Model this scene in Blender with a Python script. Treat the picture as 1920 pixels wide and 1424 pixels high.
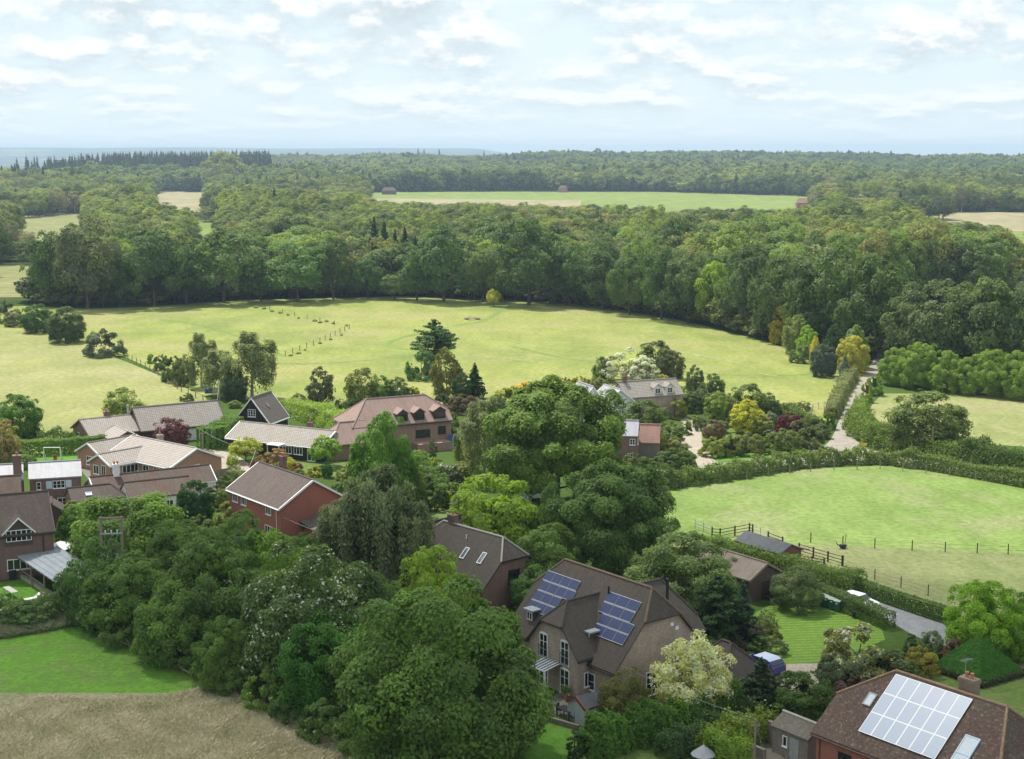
import bpy, math, numpy as np
from mathutils import Vector, Matrix
C = bpy.context.scene
for o in list(bpy.data.objects): bpy.data.objects.remove(o)

# ------------------------------------------------------------------ camera
FPX, CX, CY, HOR, CAMZ = 2800.0, 960.0, 712.0, 283.0, 46.0
PITCH = math.atan((CY - HOR) / FPX)
cam = bpy.data.objects.new('camera', bpy.data.cameras.new('camera'))
C.collection.objects.link(cam); C.camera = cam
cam.location = (0, 0, CAMZ); cam.rotation_euler = (math.pi / 2 - PITCH, 0, 0)
cam.data.sensor_width = 36; cam.data.lens = FPX / 1920 * 36
cam.data.clip_start = 1; cam.data.clip_end = 60000

# ------------------------------------------------------------------ sun and sky
SUN_EL, SUN_AZ = math.radians(60), math.radians(-38)      # azimuth measured from +Y towards +X
sdir = Vector((math.sin(SUN_AZ) * math.cos(SUN_EL), math.cos(SUN_AZ) * math.cos(SUN_EL), math.sin(SUN_EL)))
sun = bpy.data.objects.new('sun', bpy.data.lights.new('sun', 'SUN'))
C.collection.objects.link(sun)
sun.data.energy = 5.0; sun.data.angle = math.radians(0.55); sun.data.color = (1.0, 0.95, 0.86)
sun.rotation_euler = sdir.to_track_quat('Z', 'Y').to_euler()

world = bpy.data.worlds.new('World'); C.world = world; world.use_nodes = True
def build_sky(nt):
    N, Lk = nt.nodes, nt.links; N.clear()
    out = N.new('ShaderNodeOutputWorld'); bg = N.new('ShaderNodeBackground')
    sky = N.new('ShaderNodeTexSky'); sky.sky_type = 'NISHITA'; sky.sun_disc = False
    sky.sun_elevation = SUN_EL; sky.sun_rotation = SUN_AZ; sky.altitude = 100
    sky.air_density = 1.0; sky.dust_density = 1.5; sky.ozone_density = 1.0
    tc = N.new('ShaderNodeTexCoord'); sx = N.new('ShaderNodeSeparateXYZ'); Lk.new(tc.outputs['Generated'], sx.inputs[0])
    def m(op, a, b=None, c=None):
        n = N.new('ShaderNodeMath'); n.operation = op
        for i, v in enumerate((a, b, c)):
            if v is None: continue
            if isinstance(v, (int, float)): n.inputs[i].default_value = v
            else: Lk.new(v, n.inputs[i])
        return n.outputs[0]
    z = m('MAXIMUM', sx.outputs[2], 0.0)
    lz = m('LOGARITHM', m('ADD', z, 0.022), 2.718)
    def noise(shift, scale, detail, off=0.0):
        cb = N.new('ShaderNodeCombineXYZ')
        fx = m('DIVIDE', 2.2, m('ADD', m('MULTIPLY', z, 4.0), 0.30))
        Lk.new(m('ADD', m('MULTIPLY', sx.outputs[0], 10.5), off), cb.inputs[0]); Lk.new(m('MULTIPLY', sx.outputs[1], 10.5), cb.inputs[1])
        Lk.new(m('ADD', m('MULTIPLY', lz, 2.1), shift), cb.inputs[2])
        n = N.new('ShaderNodeTexNoise'); n.inputs['Scale'].default_value = scale; n.inputs['Detail'].default_value = detail
        n.inputs['Roughness'].default_value = 0.56; n.inputs['Lacunarity'].default_value = 2.1
        Lk.new(cb.outputs[0], n.inputs['Vector']); return n.outputs['Fac']
    def ramp(v, a, b):
        r = N.new('ShaderNodeMapRange'); r.interpolation_type = 'SMOOTHSTEP'
        r.inputs[1].default_value = a; r.inputs[2].default_value = b; Lk.new(v, r.inputs[0]); return r.outputs[0]
    n0 = noise(0, 1.7, 7, 3.1); n1 = noise(0.20, 1.7, 7, 3.1)
    cover = ramp(n0, 0.36, 0.66)
    lit = ramp(m('SUBTRACT', n0, n1), -0.09, 0.09)
    fade = ramp(sx.outputs[2], 0.004, 0.045)
    cover = m('MULTIPLY', cover, m('ADD', m('MULTIPLY', fade, 0.75), 0.25))
    mixc = N.new('ShaderNodeMix'); mixc.data_type = 'RGBA'
    mixc.inputs[6].default_value = CLOUD_DARK; mixc.inputs[7].default_value = CLOUD_LIT
    Lk.new(lit, mixc.inputs[0])
    # thin high veil whitens the clear sky, most of all near the horizon
    veil = N.new('ShaderNodeMix'); veil.data_type = 'RGBA'; veil.inputs[7].default_value = VEIL
    Lk.new(sky.outputs[0], veil.inputs[6])
    Lk.new(m('SUBTRACT', 0.93, m('MULTIPLY', ramp(sx.outputs[2], 0.05, 0.6), 0.12)), veil.inputs[0])
    mx = N.new('ShaderNodeMix'); mx.data_type = 'RGBA'
    Lk.new(cover, mx.inputs[0]); Lk.new(veil.outputs[2], mx.inputs[6]); Lk.new(mixc.outputs[2], mx.inputs[7])
    Lk.new(mx.outputs[2], bg.inputs[0]); bg.inputs[1].default_value = SKY_STRENGTH
    Lk.new(bg.outputs[0], out.inputs[0])
SKY_STRENGTH = 0.115
HAZE_DENSITY = 0.00012
CLOUD_LIT = (6.75, 6.85, 6.9, 1); CLOUD_DARK = (4.35, 5.0, 5.35, 1); VEIL = (5.45, 6.3, 6.75, 1)
build_sky(world.node_tree)
C.view_settings.view_transform = 'Standard'; C.view_settings.look = 'None'
C.view_settings.exposure = 0.46; C.view_settings.gamma = 1
C.view_settings.use_curve_mapping = False
C.cycles.max_bounces = 6; C.cycles.diffuse_bounces = 3; C.cycles.glossy_bounces = 2; C.cycles.transmission_bounces = 3
C.cycles.volume_bounces = 0; C.cycles.transparent_max_bounces = 8
C.cycles.use_denoising = True; C.cycles.denoising_prefilter = 'ACCURATE'

# ------------------------------------------------------------------ terrain
def sst(a, b, x):
    t = np.clip((x - a) / (b - a), 0, 1); return t * t * (3 - 2 * t)
def hgt(x, y):
    x = np.asarray(x, float); y = np.asarray(y, float)
    a = x / np.maximum(y, 1.0)
    wob = 3.6 * np.sin(x / 330 + 1.3) + 2.2 * np.sin(x / 140 + y / 300) + 2 * np.sin(y / 210 + x / 500)
    crest = -8 + 22 * sst(-0.335, -0.235, a) + 8 * sst(-0.03, 0.05, a)
    h = (crest + wob) * sst(1500, 3200, y) * (1 - sst(3350, 4200, y))
    h = h - 26 * sst(3300, 4500, y) * (1 - sst(8500, 12500, y))
    ridge = 70 + 6 * np.sin(x / 700 + 0.5) + 3.5 * np.sin(x / 260) + 2.5 * np.sin(x / 1500 + 2)
    h = h + ridge * sst(9000, 13500, y) * (1 - sst(-0.03, 0.012, a))
    h = h + 14 * np.sin(x / 900 + y / 1300) * sst(4800, 6500, y) * (1 - sst(8500, 12000, y))
    return h
def ray(px, py):
    x = (px - CX) / FPX; y = -(py - CY) / FPX
    return np.array([x, math.cos(PITCH) + y * math.sin(PITCH), -math.sin(PITCH) + y * math.cos(PITCH)])
def G(px, py, z=0.0):
    """point of the ground (or of the level z) seen at a pixel of the photograph"""
    r = ray(px, py)
    if py > HOR + 80:
        t = (z - CAMZ) / r[2]; return np.array([t * r[0], t * r[1], z])
    t = 300.0
    while t < 15500:
        p = t * r; 
        if CAMZ + p[2] <= hgt(p[0], p[1]): break
        t += 12
    return np.array([p[0], p[1], float(hgt(p[0], p[1]))])
def proj(p):
    d = np.array([p[0], p[1], p[2] - CAMZ]); yc = d[1] * math.cos(PITCH) - d[2] * math.sin(PITCH); zc = d[1] * math.sin(PITCH) + d[2] * math.cos(PITCH)
    return CX + FPX * d[0] / yc, CY - FPX * zc / yc
def ppm(py): return (py - HOR) / CAMZ

# ------------------------------------------------------------------ materials
MATS = {}
class NT:
    def __init__(s, name):
        s.m = bpy.data.materials.new(name); s.m.use_nodes = True; s.t = s.m.node_tree; s.N = s.t.nodes; s.L = s.t.links
        s.b = s.N['Principled BSDF']; s.b.inputs['Roughness'].default_value = 0.85
        s.b.inputs['Specular IOR Level'].default_value = 0.25
    def lk(s, a, b): s.L.new(a, b)
    def coord(s, kind):
        if kind == 'world': return s.N.new('ShaderNodeNewGeometry').outputs['Position']
        return s.N.new('ShaderNodeTexCoord').outputs[kind]
    def noise(s, vec, scale, detail=4, rough=0.55, stretch=None, rot=0):
        if stretch:
            mp = s.N.new('ShaderNodeMapping'); mp.inputs['Scale'].default_value = stretch; mp.inputs['Rotation'].default_value = (0, 0, rot)
            s.lk(vec, mp.inputs[0]); vec = mp.outputs[0]
        n = s.N.new('ShaderNodeTexNoise'); n.inputs['Scale'].default_value = scale; n.inputs['Detail'].default_value = detail
        n.inputs['Roughness'].default_value = rough; s.lk(vec, n.inputs['Vector']); return n.outputs['Fac']
    def rng(s, v, a, b, c=0.0, d=1.0):
        r = s.N.new('ShaderNodeMapRange'); s.lk(v, r.inputs[0])
        for i, q in enumerate((a, b, c, d)): r.inputs[i + 1].default_value = q
        return r.outputs[0]
    def mix(s, f, a, b, mode='MIX'):
        n = s.N.new('ShaderNodeMix'); n.data_type = 'RGBA'; n.blend_type = mode
        for i, v in ((0, f), (6, a), (7, b)):
            if hasattr(v, 'links') or isinstance(v, bpy.types.NodeSocket): s.lk(v, n.inputs[i])
            elif i == 0: n.inputs[0].default_value = v
            else: n.inputs[i].default_value = (*v[:3], 1)
        return n.outputs[2]
    def bump(s, h, strength=0.4, dist=0.02):
        b = s.N.new('ShaderNodeBump'); b.inputs['Strength'].default_value = strength; b.inputs['Distance'].default_value = dist
        s.lk(h, b.inputs['Height']); s.lk(b.outputs[0], s.b.inputs['Normal'])
    def col(s, c):
        if isinstance(c, tuple): s.b.inputs['Base Color'].default_value = (*c[:3], 1)
        else: s.lk(c, s.b.inputs['Base Color'])
def sc(c, k): return tuple(min(0.95, x * k) for x in c)
def plain(name, c, rough=0.7, spec=0.3, metal=0, vary=0.12, scale=3):
    if name in MATS: return MATS[name]
    n = NT(name); v = n.noise(n.coord('Object'), scale, 5)
    n.col(n.mix(n.rng(v, .3, .7), sc(c, 1 - vary), sc(c, 1 + vary)))
    n.b.inputs['Roughness'].default_value = rough; n.b.inputs['Specular IOR Level'].default_value = spec; n.b.inputs['Metallic'].default_value = metal
    MATS[name] = n.m; return n.m
def tiles(name, c1, c2, mortar, bw, rh, moss=(0.12, 0.11, 0.07), mossk=0.35, rough=0.8, spec=0.25, bump=0.6, msize=0.012, streak=0.25, pale=(0.35, 0.33, 0.28), palek=0.25):
    """tiles, slates or bricks: courses in metres on planar UVs"""
    if name in MATS: return MATS[name]
    n = NT(name); uv = n.coord('UV')
    br = n.N.new('ShaderNodeTexBrick'); n.lk(uv, br.inputs['Vector'])
    br.inputs['Scale'].default_value = 1; br.inputs['Brick Width'].default_value = bw; br.inputs['Row Height'].default_value = rh
    br.inputs['Mortar Size'].default_value = msize; br.inputs['Mortar Smooth'].default_value = 0.3; br.inputs['Bias'].default_value = 0.0
    br.inputs['Color1'].default_value = (*c1, 1); br.inputs['Color2'].default_value = (*c2, 1); br.inputs['Mortar'].default_value = (*mortar, 1)
    big = n.noise(uv, 0.35, 6, 0.65); fine = n.noise(uv, 3.5, 5, 0.7)
    st = n.noise(uv, 1.2, 5, 0.6, stretch=(1.6, 0.25, 1))
    c = n.mix(n.rng(big, .42, .62, 0, min(.95, mossk * 1.6)), br.outputs['Color'], moss)
    c = n.mix(n.rng(st, .36, .62, streak * 1.5, 0), c, sc(c1, 0.45))
    c = n.mix(n.rng(fine, .54, .70, 0, palek), c, pale)
    n.col(c); n.b.inputs['Roughness'].default_value = rough; n.b.inputs['Specular IOR Level'].default_value = spec
    inv = n.N.new('ShaderNodeMath'); inv.operation = 'SUBTRACT'; inv.inputs[0].default_value = 1; n.lk(br.outputs['Fac'], inv.inputs[1])
    ad = n.N.new('ShaderNodeMath'); ad.operation = 'ADD'; n.lk(inv.outputs[0], ad.inputs[0]); n.lk(fine, ad.inputs[1])
    n.bump(ad.outputs[0], bump, 0.03)
    MATS[name] = n.m; return n.m
def foliage(name, fixed=None, bloom=(0.66, 0.68, 0.56)):
    if name in MATS: return MATS[name]
    n = NT(name)
    oi = n.N.new('ShaderNodeObjectInfo')
    at = n.N.new('ShaderNodeAttribute'); at.attribute_name = 'tint'
    ab = n.N.new('ShaderNodeAttribute'); ab.attribute_name = 'bloom'
    base = oi.outputs['Color']
    if fixed:
        base = n.mix(oi.outputs['Random'], sc(fixed, 0.62), sc((fixed[0] * 1.18, fixed[1], fixed[2] * 0.8), 1.4))
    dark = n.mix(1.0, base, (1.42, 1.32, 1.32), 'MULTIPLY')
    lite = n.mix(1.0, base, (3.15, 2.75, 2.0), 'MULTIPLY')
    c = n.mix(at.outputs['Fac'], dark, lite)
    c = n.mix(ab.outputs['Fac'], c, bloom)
    n.col(c); n.b.inputs['Roughness'].default_value = 0.6; n.b.inputs['Specular IOR Level'].default_value = 0.18
    tr = n.N.new('ShaderNodeBsdfTranslucent'); mx = n.N.new('ShaderNodeMixShader'); mx.inputs[0].default_value = 0.42
    tcol = n.mix(1.0, c, (1.22, 1.28, 0.65), 'MULTIPLY'); n.lk(tcol, tr.inputs[0])
    n.lk(n.b.outputs[0], mx.inputs[1]); n.lk(tr.outputs[0], mx.inputs[2]); n.lk(mx.outputs[0], n.N['Material Output'].inputs[0])
    MATS[name] = n.m; return n.m
def ground_mat(name, a, b, c=None, scale=0.03, patch=0.5, streak=None, fine=1.5, flecks=None, stripe=None, bump=0.5):
    if name in MATS: return MATS[name]
    n = NT(name); w = n.coord('world')
    big = n.noise(w, scale, 6, 0.62); mid = n.noise(w, scale * 7, 6, 0.65, stretch=(1, 0.45, 1) if scale < 0.05 else None); fn = n.noise(w, fine, 6, 0.7)
    col = n.mix(n.rng(big, .38, .62), a, b)
    col = n.mix(n.rng(mid, .42, .66, 0, .75), col, sc(a, 1.28))
    if c: col = n.mix(n.rng(n.noise(w, scale * 2.3, 7, 0.6), .5, .66, 0, patch), col, c)
    if streak:
        s_ = n.noise(w, 0.05, 6, .6, stretch=(0.5, 2.2, 1), rot=streak[1]); col = n.mix(n.rng(s_, .5, .68, 0, .5), col, streak[0])
    if stripe:
        wv = n.N.new('ShaderNodeTexWave'); wv.wave_type = 'BANDS'; wv.bands_direction = 'X'; mp = n.N.new('ShaderNodeMapping')
        mp.inputs['Rotation'].default_value = (0, 0, stripe[0]); n.lk(w, mp.inputs[0]); n.lk(mp.outputs[0], wv.inputs[0])
        wv.inputs['Scale'].default_value = stripe[1]; wv.inputs['Distortion'].default_value = stripe[3] if len(stripe) > 3 else .5; wv.inputs['Detail'].default_value = 2
        col = n.mix(n.rng(wv.outputs['Fac'], .3, .7, 0, stripe[2]), col, sc(a, 0.66))
    if flecks:
        f_ = n.noise(w, 0.35, 8, .8, stretch=(0.5, 1.6, 1)); m_ = n.noise(w, 0.02, 3, .5)
        mul = n.N.new('ShaderNodeMath'); mul.operation = 'MULTIPLY'
        n.lk(n.rng(f_, .6, .68), mul.inputs[0]); n.lk(n.rng(m_, .45, .6, 0, flecks[1]), mul.inputs[1]); col = n.mix(mul.outputs[0], col, flecks[0])
    col = n.mix(n.rng(fn, .34, .66, .62, 0), col, sc(b, 0.5))
    n.col(col); n.b.inputs['Roughness'].default_value = 0.95; n.b.inputs['Specular IOR Level'].default_value = 0.1
    n.bump(fn, bump, 0.15); MATS[name] = n.m; return n.m

# ------------------------------------------------------------------ mesh helpers
def link(o, parent=None):
    C.collection.objects.link(o)
    if parent is not None: o.parent = parent
    return o
def props(o, label=None, cat=None, group=None, kind=None):
    if label: o['label'] = label
    if cat: o['category'] = cat
    if group: o['group'] = group
    if kind: o['kind'] = kind
    return o
def empty(name, loc=(0, 0, 0), rz=0, label=None, cat=None, group=None):
    e = bpy.data.objects.new(name, None); e.empty_display_size = 0.3
    link(e); e.location = loc; e.rotation_euler = (0, 0, rz); return props(e, label, cat, group)
class MB:
    def __init__(s): s.v = []; s.f = []; s.mi = []
    def face(s, pts, mi=0):
        k = len(s.v); s.v += [tuple(map(float, p)) for p in pts]; s.f.append(list(range(k, k + len(pts)))); s.mi.append(mi); return s
    def box(s, a, b, mi=0, M=None):
        x0, y0, z0 = a; x1, y1, z1 = b
        P = [(x0,y0,z0),(x1,y0,z0),(x1,y1,z0),(x0,y1,z0),(x0,y0,z1),(x1,y0,z1),(x1,y1,z1),(x0,y1,z1)]
        if M is not None: P = [tuple(M @ Vector(p)) for p in P]
        for q in ((0,3,2,1),(4,5,6,7),(0,1,5,4),(1,2,6,5),(2,3,7,6),(3,0,4,7)): s.face([P[i] for i in q], mi)
        return s
    def slab(s, top, t, mi=0, mi2=None):
        """polygon extruded straight down by t"""
        bot = [(x, y, z - t) for x, y, z in top]; s.face(top, mi); s.face(bot[::-1], mi if mi2 is None else mi2); n = len(top)
        for i in range(n): s.face([top[i], bot[i], bot[(i + 1) % n], top[(i + 1) % n]], mi if mi2 is None else mi2)
        return s
    def tube(s, p, q, r0, r1=None, n=8, mi=0, caps=True):
        r1 = r0 if r1 is None else r1; p = Vector(p); q = Vector(q); d = (q - p).normalized()
        u = d.orthogonal().normalized(); w = d.cross(u); A = []; B = []
        for i in range(n):
            t = 2 * math.pi * i / n; o = u * math.cos(t) + w * math.sin(t); A.append(p + o * r0); B.append(q + o * r1)
        for i in range(n): s.face([A[i], A[(i + 1) % n], B[(i + 1) % n], B[i]], mi)
        if caps: s.face(A[::-1], mi); s.face(B, mi)
        return s
    def mesh(s, name, mats, uv=True, smooth=False):
        me = bpy.data.meshes.new(name); me.from_pydata(s.v, [], s.f)
        for m in (mats if isinstance(mats, (list, tuple)) else [mats]): me.materials.append(m)
        me.polygons.foreach_set('material_index', s.mi)
        if smooth: me.polygons.foreach_set('use_smooth', [True] * len(s.f))
        if uv and s.f:
            l = me.uv_layers.new(name='UVMap'); out = []
            for f in s.f:
                P = [Vector(s.v[i]) for i in f]; n = Vector((0, 0, 0))
                for i in range(len(P)): n += (P[i] - P[0]).cross(P[(i + 1) % len(P)] - P[0])
                n = n.normalized() if n.length > 1e-9 else Vector((0, 0, 1))
                u = Vector((0, 0, 1)).cross(n); u = u.normalized() if u.length > 1e-3 else Vector((1, 0, 0)); w = n.cross(u)
                for p in P: out += [p.dot(u), p.dot(w)]
            l.data.foreach_set('uv', out)
        me.update(); return me
    def obj(s, name, mats, parent=None, M=None, **k):
        o = bpy.data.objects.new(name, s.mesh(name, mats, **k)); link(o, parent)
        if M is not None: o.matrix_local = M
        return o

# ================================================================== GROUND
def sheet(name, pix, mat, lift, world_pts=None, kind='structure'):
    P = world_pts if world_pts is not None else [G(*p)[:2] for p in pix]
    m = MB(); m.face([(p[0], p[1], lift) for p in P]); o = m.obj(name, mat, uv=False)
    if o.data.polygons[0].normal.z < 0: o.data.flip_normals()
    bm_tri(o.data); return props(o, kind=kind)
def bm_tri(me):
    import bmesh
    b = bmesh.new(); b.from_mesh(me); bmesh.ops.triangulate(b, faces=b.faces[:]); b.to_mesh(me); b.free()
def smooth_poly(pts, n=6, closed=False):
    """Catmull-Rom through pixel or ground points"""
    P = [np.array(p, float) for p in pts]; out = []
    m = len(P)
    for i in range(m if closed else m - 1):
        p0 = P[(i - 1) % m] if closed or i > 0 else P[0]; p1 = P[i]; p2 = P[(i + 1) % m]; p3 = P[(i + 2) % m] if closed or i + 2 < m else P[-1]
        for k in range(n):
            t = k / n; out.append(0.5 * ((2 * p1) + (-p0 + p2) * t + (2 * p0 - 5 * p1 + 4 * p2 - p3) * t * t + (-p0 + 3 * p1 - 3 * p2 + p3) * t ** 3))
    if not closed: out.append(P[-1])
    return out
M_base = ground_mat('garden_grass', (0.082, 0.135, 0.030), (0.060, 0.098, 0.026), (0.11, 0.10, 0.05), scale=0.06, patch=.4)
def far_land():
    n = NT('far_farmland'); w = n.coord('world')
    vo = n.N.new('ShaderNodeTexVoronoi'); vo.inputs['Scale'].default_value = 0.0021; vo.inputs['Randomness'].default_value = 1
    mp = n.N.new('ShaderNodeMapping'); mp.inputs['Scale'].default_value = (1, 0.5, 1); n.lk(w, mp.inputs[0]); n.lk(mp.outputs[0], vo.inputs['Vector'])
    sp = n.N.new('ShaderNodeSeparateColor'); n.lk(vo.outputs['Color'], sp.inputs[0])
    wood = n.noise(w, 0.0012, 6, .6)
    c = n.mix(n.rng(sp.outputs[0], .3, .7), (0.10, 0.13, 0.05), (0.20, 0.19, 0.10))
    c = n.mix(n.rng(wood, .43, .47), c, (0.028, 0.045, 0.022))
    sy = n.N.new('ShaderNodeSeparateXYZ'); n.lk(w, sy.inputs[0])
    nearc = n.mix(n.rng(n.noise(w, .05, 5), .4, .6), (0.030, 0.045, 0.018), (0.060, 0.080, 0.028))
    c = n.mix(n.rng(sy.outputs[1], 3600, 4300), nearc, c)
    gar = n.mix(n.rng(n.noise(w, .05, 6, .62), .4, .62), (0.075, 0.125, 0.030), (0.055, 0.088, 0.024))
    gar = n.mix(n.rng(n.noise(w, 1.4, 5, .7), .35, .7, .5, 0), gar, (0.03, 0.048, 0.014))
    c = n.mix(n.rng(sy.outputs[1], 430, 470), gar, c)
    n.col(c); n.b.inputs['Roughness'].default_value = 1; n.b.inputs['Specular IOR Level'].default_value = 0; return n.m
ys = [-120, -40, 20] + list(range(60, 1500, 90)) + list(range(1500, 4300, 70)) + list(range(4300, 15800, 230)); us = np.linspace(-0.62, 0.62, 121)
gv = []; 
for y in ys:
    for u in us:
        x = u * (y + 420); gv.append((x, y, float(hgt(x, y))))
nu = len(us); gf = [(r * nu + c, r * nu + c + 1, (r + 1) * nu + c + 1, (r + 1) * nu + c) for r in range(len(ys) - 1) for c in range(nu - 1)]
me = bpy.data.meshes.new('ground'); me.from_pydata(gv, [], gf); me.materials.append(far_land()); me.polygons.foreach_set('use_smooth', [True] * len(gf))
props(link(bpy.data.objects.new('ground', me)), kind='structure')

M_meadow = ground_mat('meadow_grass', (0.270, 0.292, 0.080), (0.168, 0.222, 0.052), (0.37, 0.330, 0.150), scale=0.014, patch=.75, streak=((0.31, 0.29, 0.15), 0.25), flecks=((0.52, 0.50, 0.38), .9), fine=0.9)
M_meadow2 = ground_mat('meadow_grass_left', (0.285, 0.29, 0.11), (0.195, 0.232, 0.072), (0.38, 0.335, 0.19), scale=0.016, patch=.7, streak=((0.30, 0.28, 0.15), -0.1), flecks=((0.5, 0.5, 0.38), .5), fine=0.9)
M_paddock = ground_mat('paddock_grass', (0.195, 0.265, 0.078), (0.135, 0.215, 0.048), (0.33, 0.295, 0.185), scale=0.035, patch=.6, fine=1.2)
M_paddock2 = ground_mat('lower_paddock_grass', (0.20, 0.22, 0.095), (0.155, 0.19, 0.07), (0.25, 0.225, 0.13), scale=0.045, patch=.6, fine=1.4)
M_rfield = ground_mat('right_field_grass', (0.265, 0.28, 0.115), (0.205, 0.235, 0.08), (0.34, 0.30, 0.17), scale=0.03, patch=.7, fine=1.1)
M_lawn = ground_mat('striped_lawn', (0.17, 0.285, 0.050), (0.145, 0.25, 0.042), None, scale=0.12, stripe=(math.radians(90 - 6), 0.42, .75), fine=2.5)
M_lawn2 = ground_mat('mown_lawn', (0.125, 0.19, 0.045), (0.098, 0.155, 0.036), (0.18, 0.18, 0.08), scale=0.12, patch=.5, fine=2.5)
M_lawn3 = ground_mat('bright_lawn', (0.11, 0.25, 0.030), (0.085, 0.20, 0.026), (0.16, 0.19, 0.065), scale=0.09, patch=.55, fine=2.2)
M_rough = ground_mat('rough_grass_soil', (0.30, 0.28, 0.17), (0.20, 0.21, 0.10), (0.36, 0.31, 0.22), scale=0.2, patch=.6, fine=2.0)
M_green = ground_mat('far_crop', (0.195, 0.25, 0.062), (0.165, 0.225, 0.055), (0.23, 0.25, 0.08), scale=0.006, patch=.5, fine=0.1)
M_tan = ground_mat('far_stubble', (0.33, 0.28, 0.17), (0.27, 0.25, 0.14), (0.22, 0.24, 0.10), scale=0.008, patch=.5, fine=0.1)
M_pale = ground_mat('far_hay', (0.24, 0.25, 0.10), (0.21, 0.22, 0.09), (0.28, 0.25, 0.14), scale=0.01, patch=.5, fine=0.1, stripe=(math.radians(80), 0.03, .35))
M_gravel = ground_mat('pale_gravel', (0.40, 0.35, 0.28), (0.34, 0.30, 0.245), None, scale=0.3, fine=4)
M_lane = ground_mat('lane_surface', (0.34, 0.305, 0.26), (0.29, 0.265, 0.225), (0.20, 0.20, 0.13), scale=0.12, patch=.35, fine=3)
M_asph = ground_mat('asphalt', (0.26, 0.265, 0.28), (0.225, 0.23, 0.245), (0.31, 0.305, 0.29), scale=0.15, patch=.5, fine=5)
M_paving = tiles('paving_slabs', (0.34, 0.31, 0.26), (0.29, 0.27, 0.23), (0.15, 0.14, 0.11), 0.6, 0.6, mossk=.2, streak=0.05)

sheet('meadow', [(-250, 586), (40, 574), (160, 580), (300, 574), (450, 563), (750, 556), (920, 560), (1080, 569), (1180, 583), (1300, 606), (1450, 645), (1560, 678), (1640, 700), (1600, 745), (1555, 790), (1440, 770), (1330, 740), (1200, 760), (1050, 760), (850, 775), (700, 770), (560, 775), (520, 760), (430, 745), (380, 742), (300, 700), (240, 672), (100, 640), (-250, 612)], M_meadow, 0.010)
sheet('meadow', [(-300, 606), (60, 622), (170, 655), (240, 680), (300, 705), (385, 745), (400, 770), (200, 850), (-300, 870)], M_meadow2, 0.016)
sheet('paddock', [(1180, 905), (1260, 908), (1400, 893), (1520, 880), (1650, 873), (1760, 880), (2100, 915), (2100, 1048), (1800, 1032), (1560, 1024), (1240, 1020)], M_paddock, 0.012)
sheet('paddock', [(1240, 1016), (1560, 1024), (1800, 1032), (2100, 1048), (2100, 1200), (1800, 1168), (1610, 1105), (1380, 1085)], M_paddock2, 0.018)
sheet('field', [(1655, 738), (1920, 742), (2150, 748), (2150, 865), (1920, 838), (1810, 830), (1660, 800), (1625, 770)], M_rfield, 0.012)
lawn_px = [(1415, 1150), (1450, 1132), (1520, 1130), (1590, 1146), (1650, 1170), (1660, 1200), (1560, 1240), (1480, 1248), (1430, 1235), (1380, 1200)]
sheet('lawn', lawn_px, M_lawn, 0.014)
sheet('lawn', [(1745, 1252), (1790, 1230), (1930, 1262), (2060, 1290), (2060, 1424), (1800, 1400), (1720, 1330)], M_lawn2, 0.014)
sheet('lawn', [(985, 1424), (960, 1395), (1010, 1345), (1060, 1352), (1100, 1390), (1070, 1440)], M_lawn3, 0.014)
sheet('lawn', [(1060, 1424), (1180, 1392), (1330, 1352), (1400, 1348), (1300, 1400), (1200, 1450)], M_lawn2, 0.014)
sheet('lawn', [(50, 852), (146, 852), (150, 868), (60, 872)], M_lawn3, 0.014)
sheet('lawn', [(-40, 1094), (28, 1090), (40, 1086), (110, 1122), (110, 1140), (-40, 1140)], M_lawn3, 0.014)
sheet('lawn', [(790, 955), (840, 950), (850, 975), (800, 985)], M_lawn2, 0.014)
sheet('lawn', [(1300, 868), (1420, 848), (1545, 838), (1520, 850), (1340, 868)], M_lawn3, 0.014)
sheet('lawn', [(1240, 800), (1340, 795), (1420, 815), (1400, 845), (1320, 850), (1290, 830)], M_lawn2, 0.014)
sheet('lawn', [(520, 855), (700, 870), (690, 905), (600, 890), (500, 880)], M_lawn2, 0.012)
sheet('mown_grass', [(-120, 1215), (0, 1200), (60, 1188), (130, 1172), (170, 1178), (260, 1225), (340, 1258), (400, 1290), (395, 1305), (330, 1316), (200, 1322), (60, 1318), (-120, 1330)],
      ground_mat('mown_field', (0.125, 0.28, 0.030), (0.115, 0.215, 0.040), (0.19, 0.21, 0.085), scale=0.10, patch=.55, fine=2.2), 0.012)
sheet('rough_grass_ground', [(-160, 1300), (60, 1300), (330, 1300), (400, 1280), (470, 1300), (600, 1350), (720, 1390), (760, 1520), (-160, 1520)], M_rough, 0.018)
def strip(name, pts, width, mat, lift):
    P = [G(*p) for p in smooth_poly(pts, 6)]; A = []; B = []
    for i, p in enumerate(P):
        d = P[min(i + 1, len(P) - 1)] - P[max(i - 1, 0)]; d = d / np.linalg.norm(d); n = np.array([-d[1], d[0], 0]) * width / 2 * (1 + .25 * math.sin(i * 1.7)); A.append(p + n); B.append(p - n)
    return sheet(name, None, mat, lift, world_pts=[q[:2] for q in A + B[::-1]])
M_path = ground_mat('trodden_grass', (0.175, 0.25, 0.060), (0.15, 0.22, 0.055), (0.26, 0.26, 0.11), scale=0.05, patch=.5, fine=1.0)
M_daisy = ground_mat('flowering_grass', (0.29, 0.305, 0.12), (0.21, 0.25, 0.075), (0.42, 0.41, 0.29), scale=0.12, patch=.7, fine=.8)
strip('path', [(945, 568), (940, 582), (905, 602), (840, 614), (760, 632), (728, 645), (740, 652), (790, 660)], 1.6, M_path, 0.026)
strip('path', [(510, 682), (600, 682), (700, 675), (780, 664)], 1.6, M_path, 0.028)
strip('path', [(300, 600), (380, 612), (470, 640), (530, 668)], 1.5, M_path, 0.030)
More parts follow.
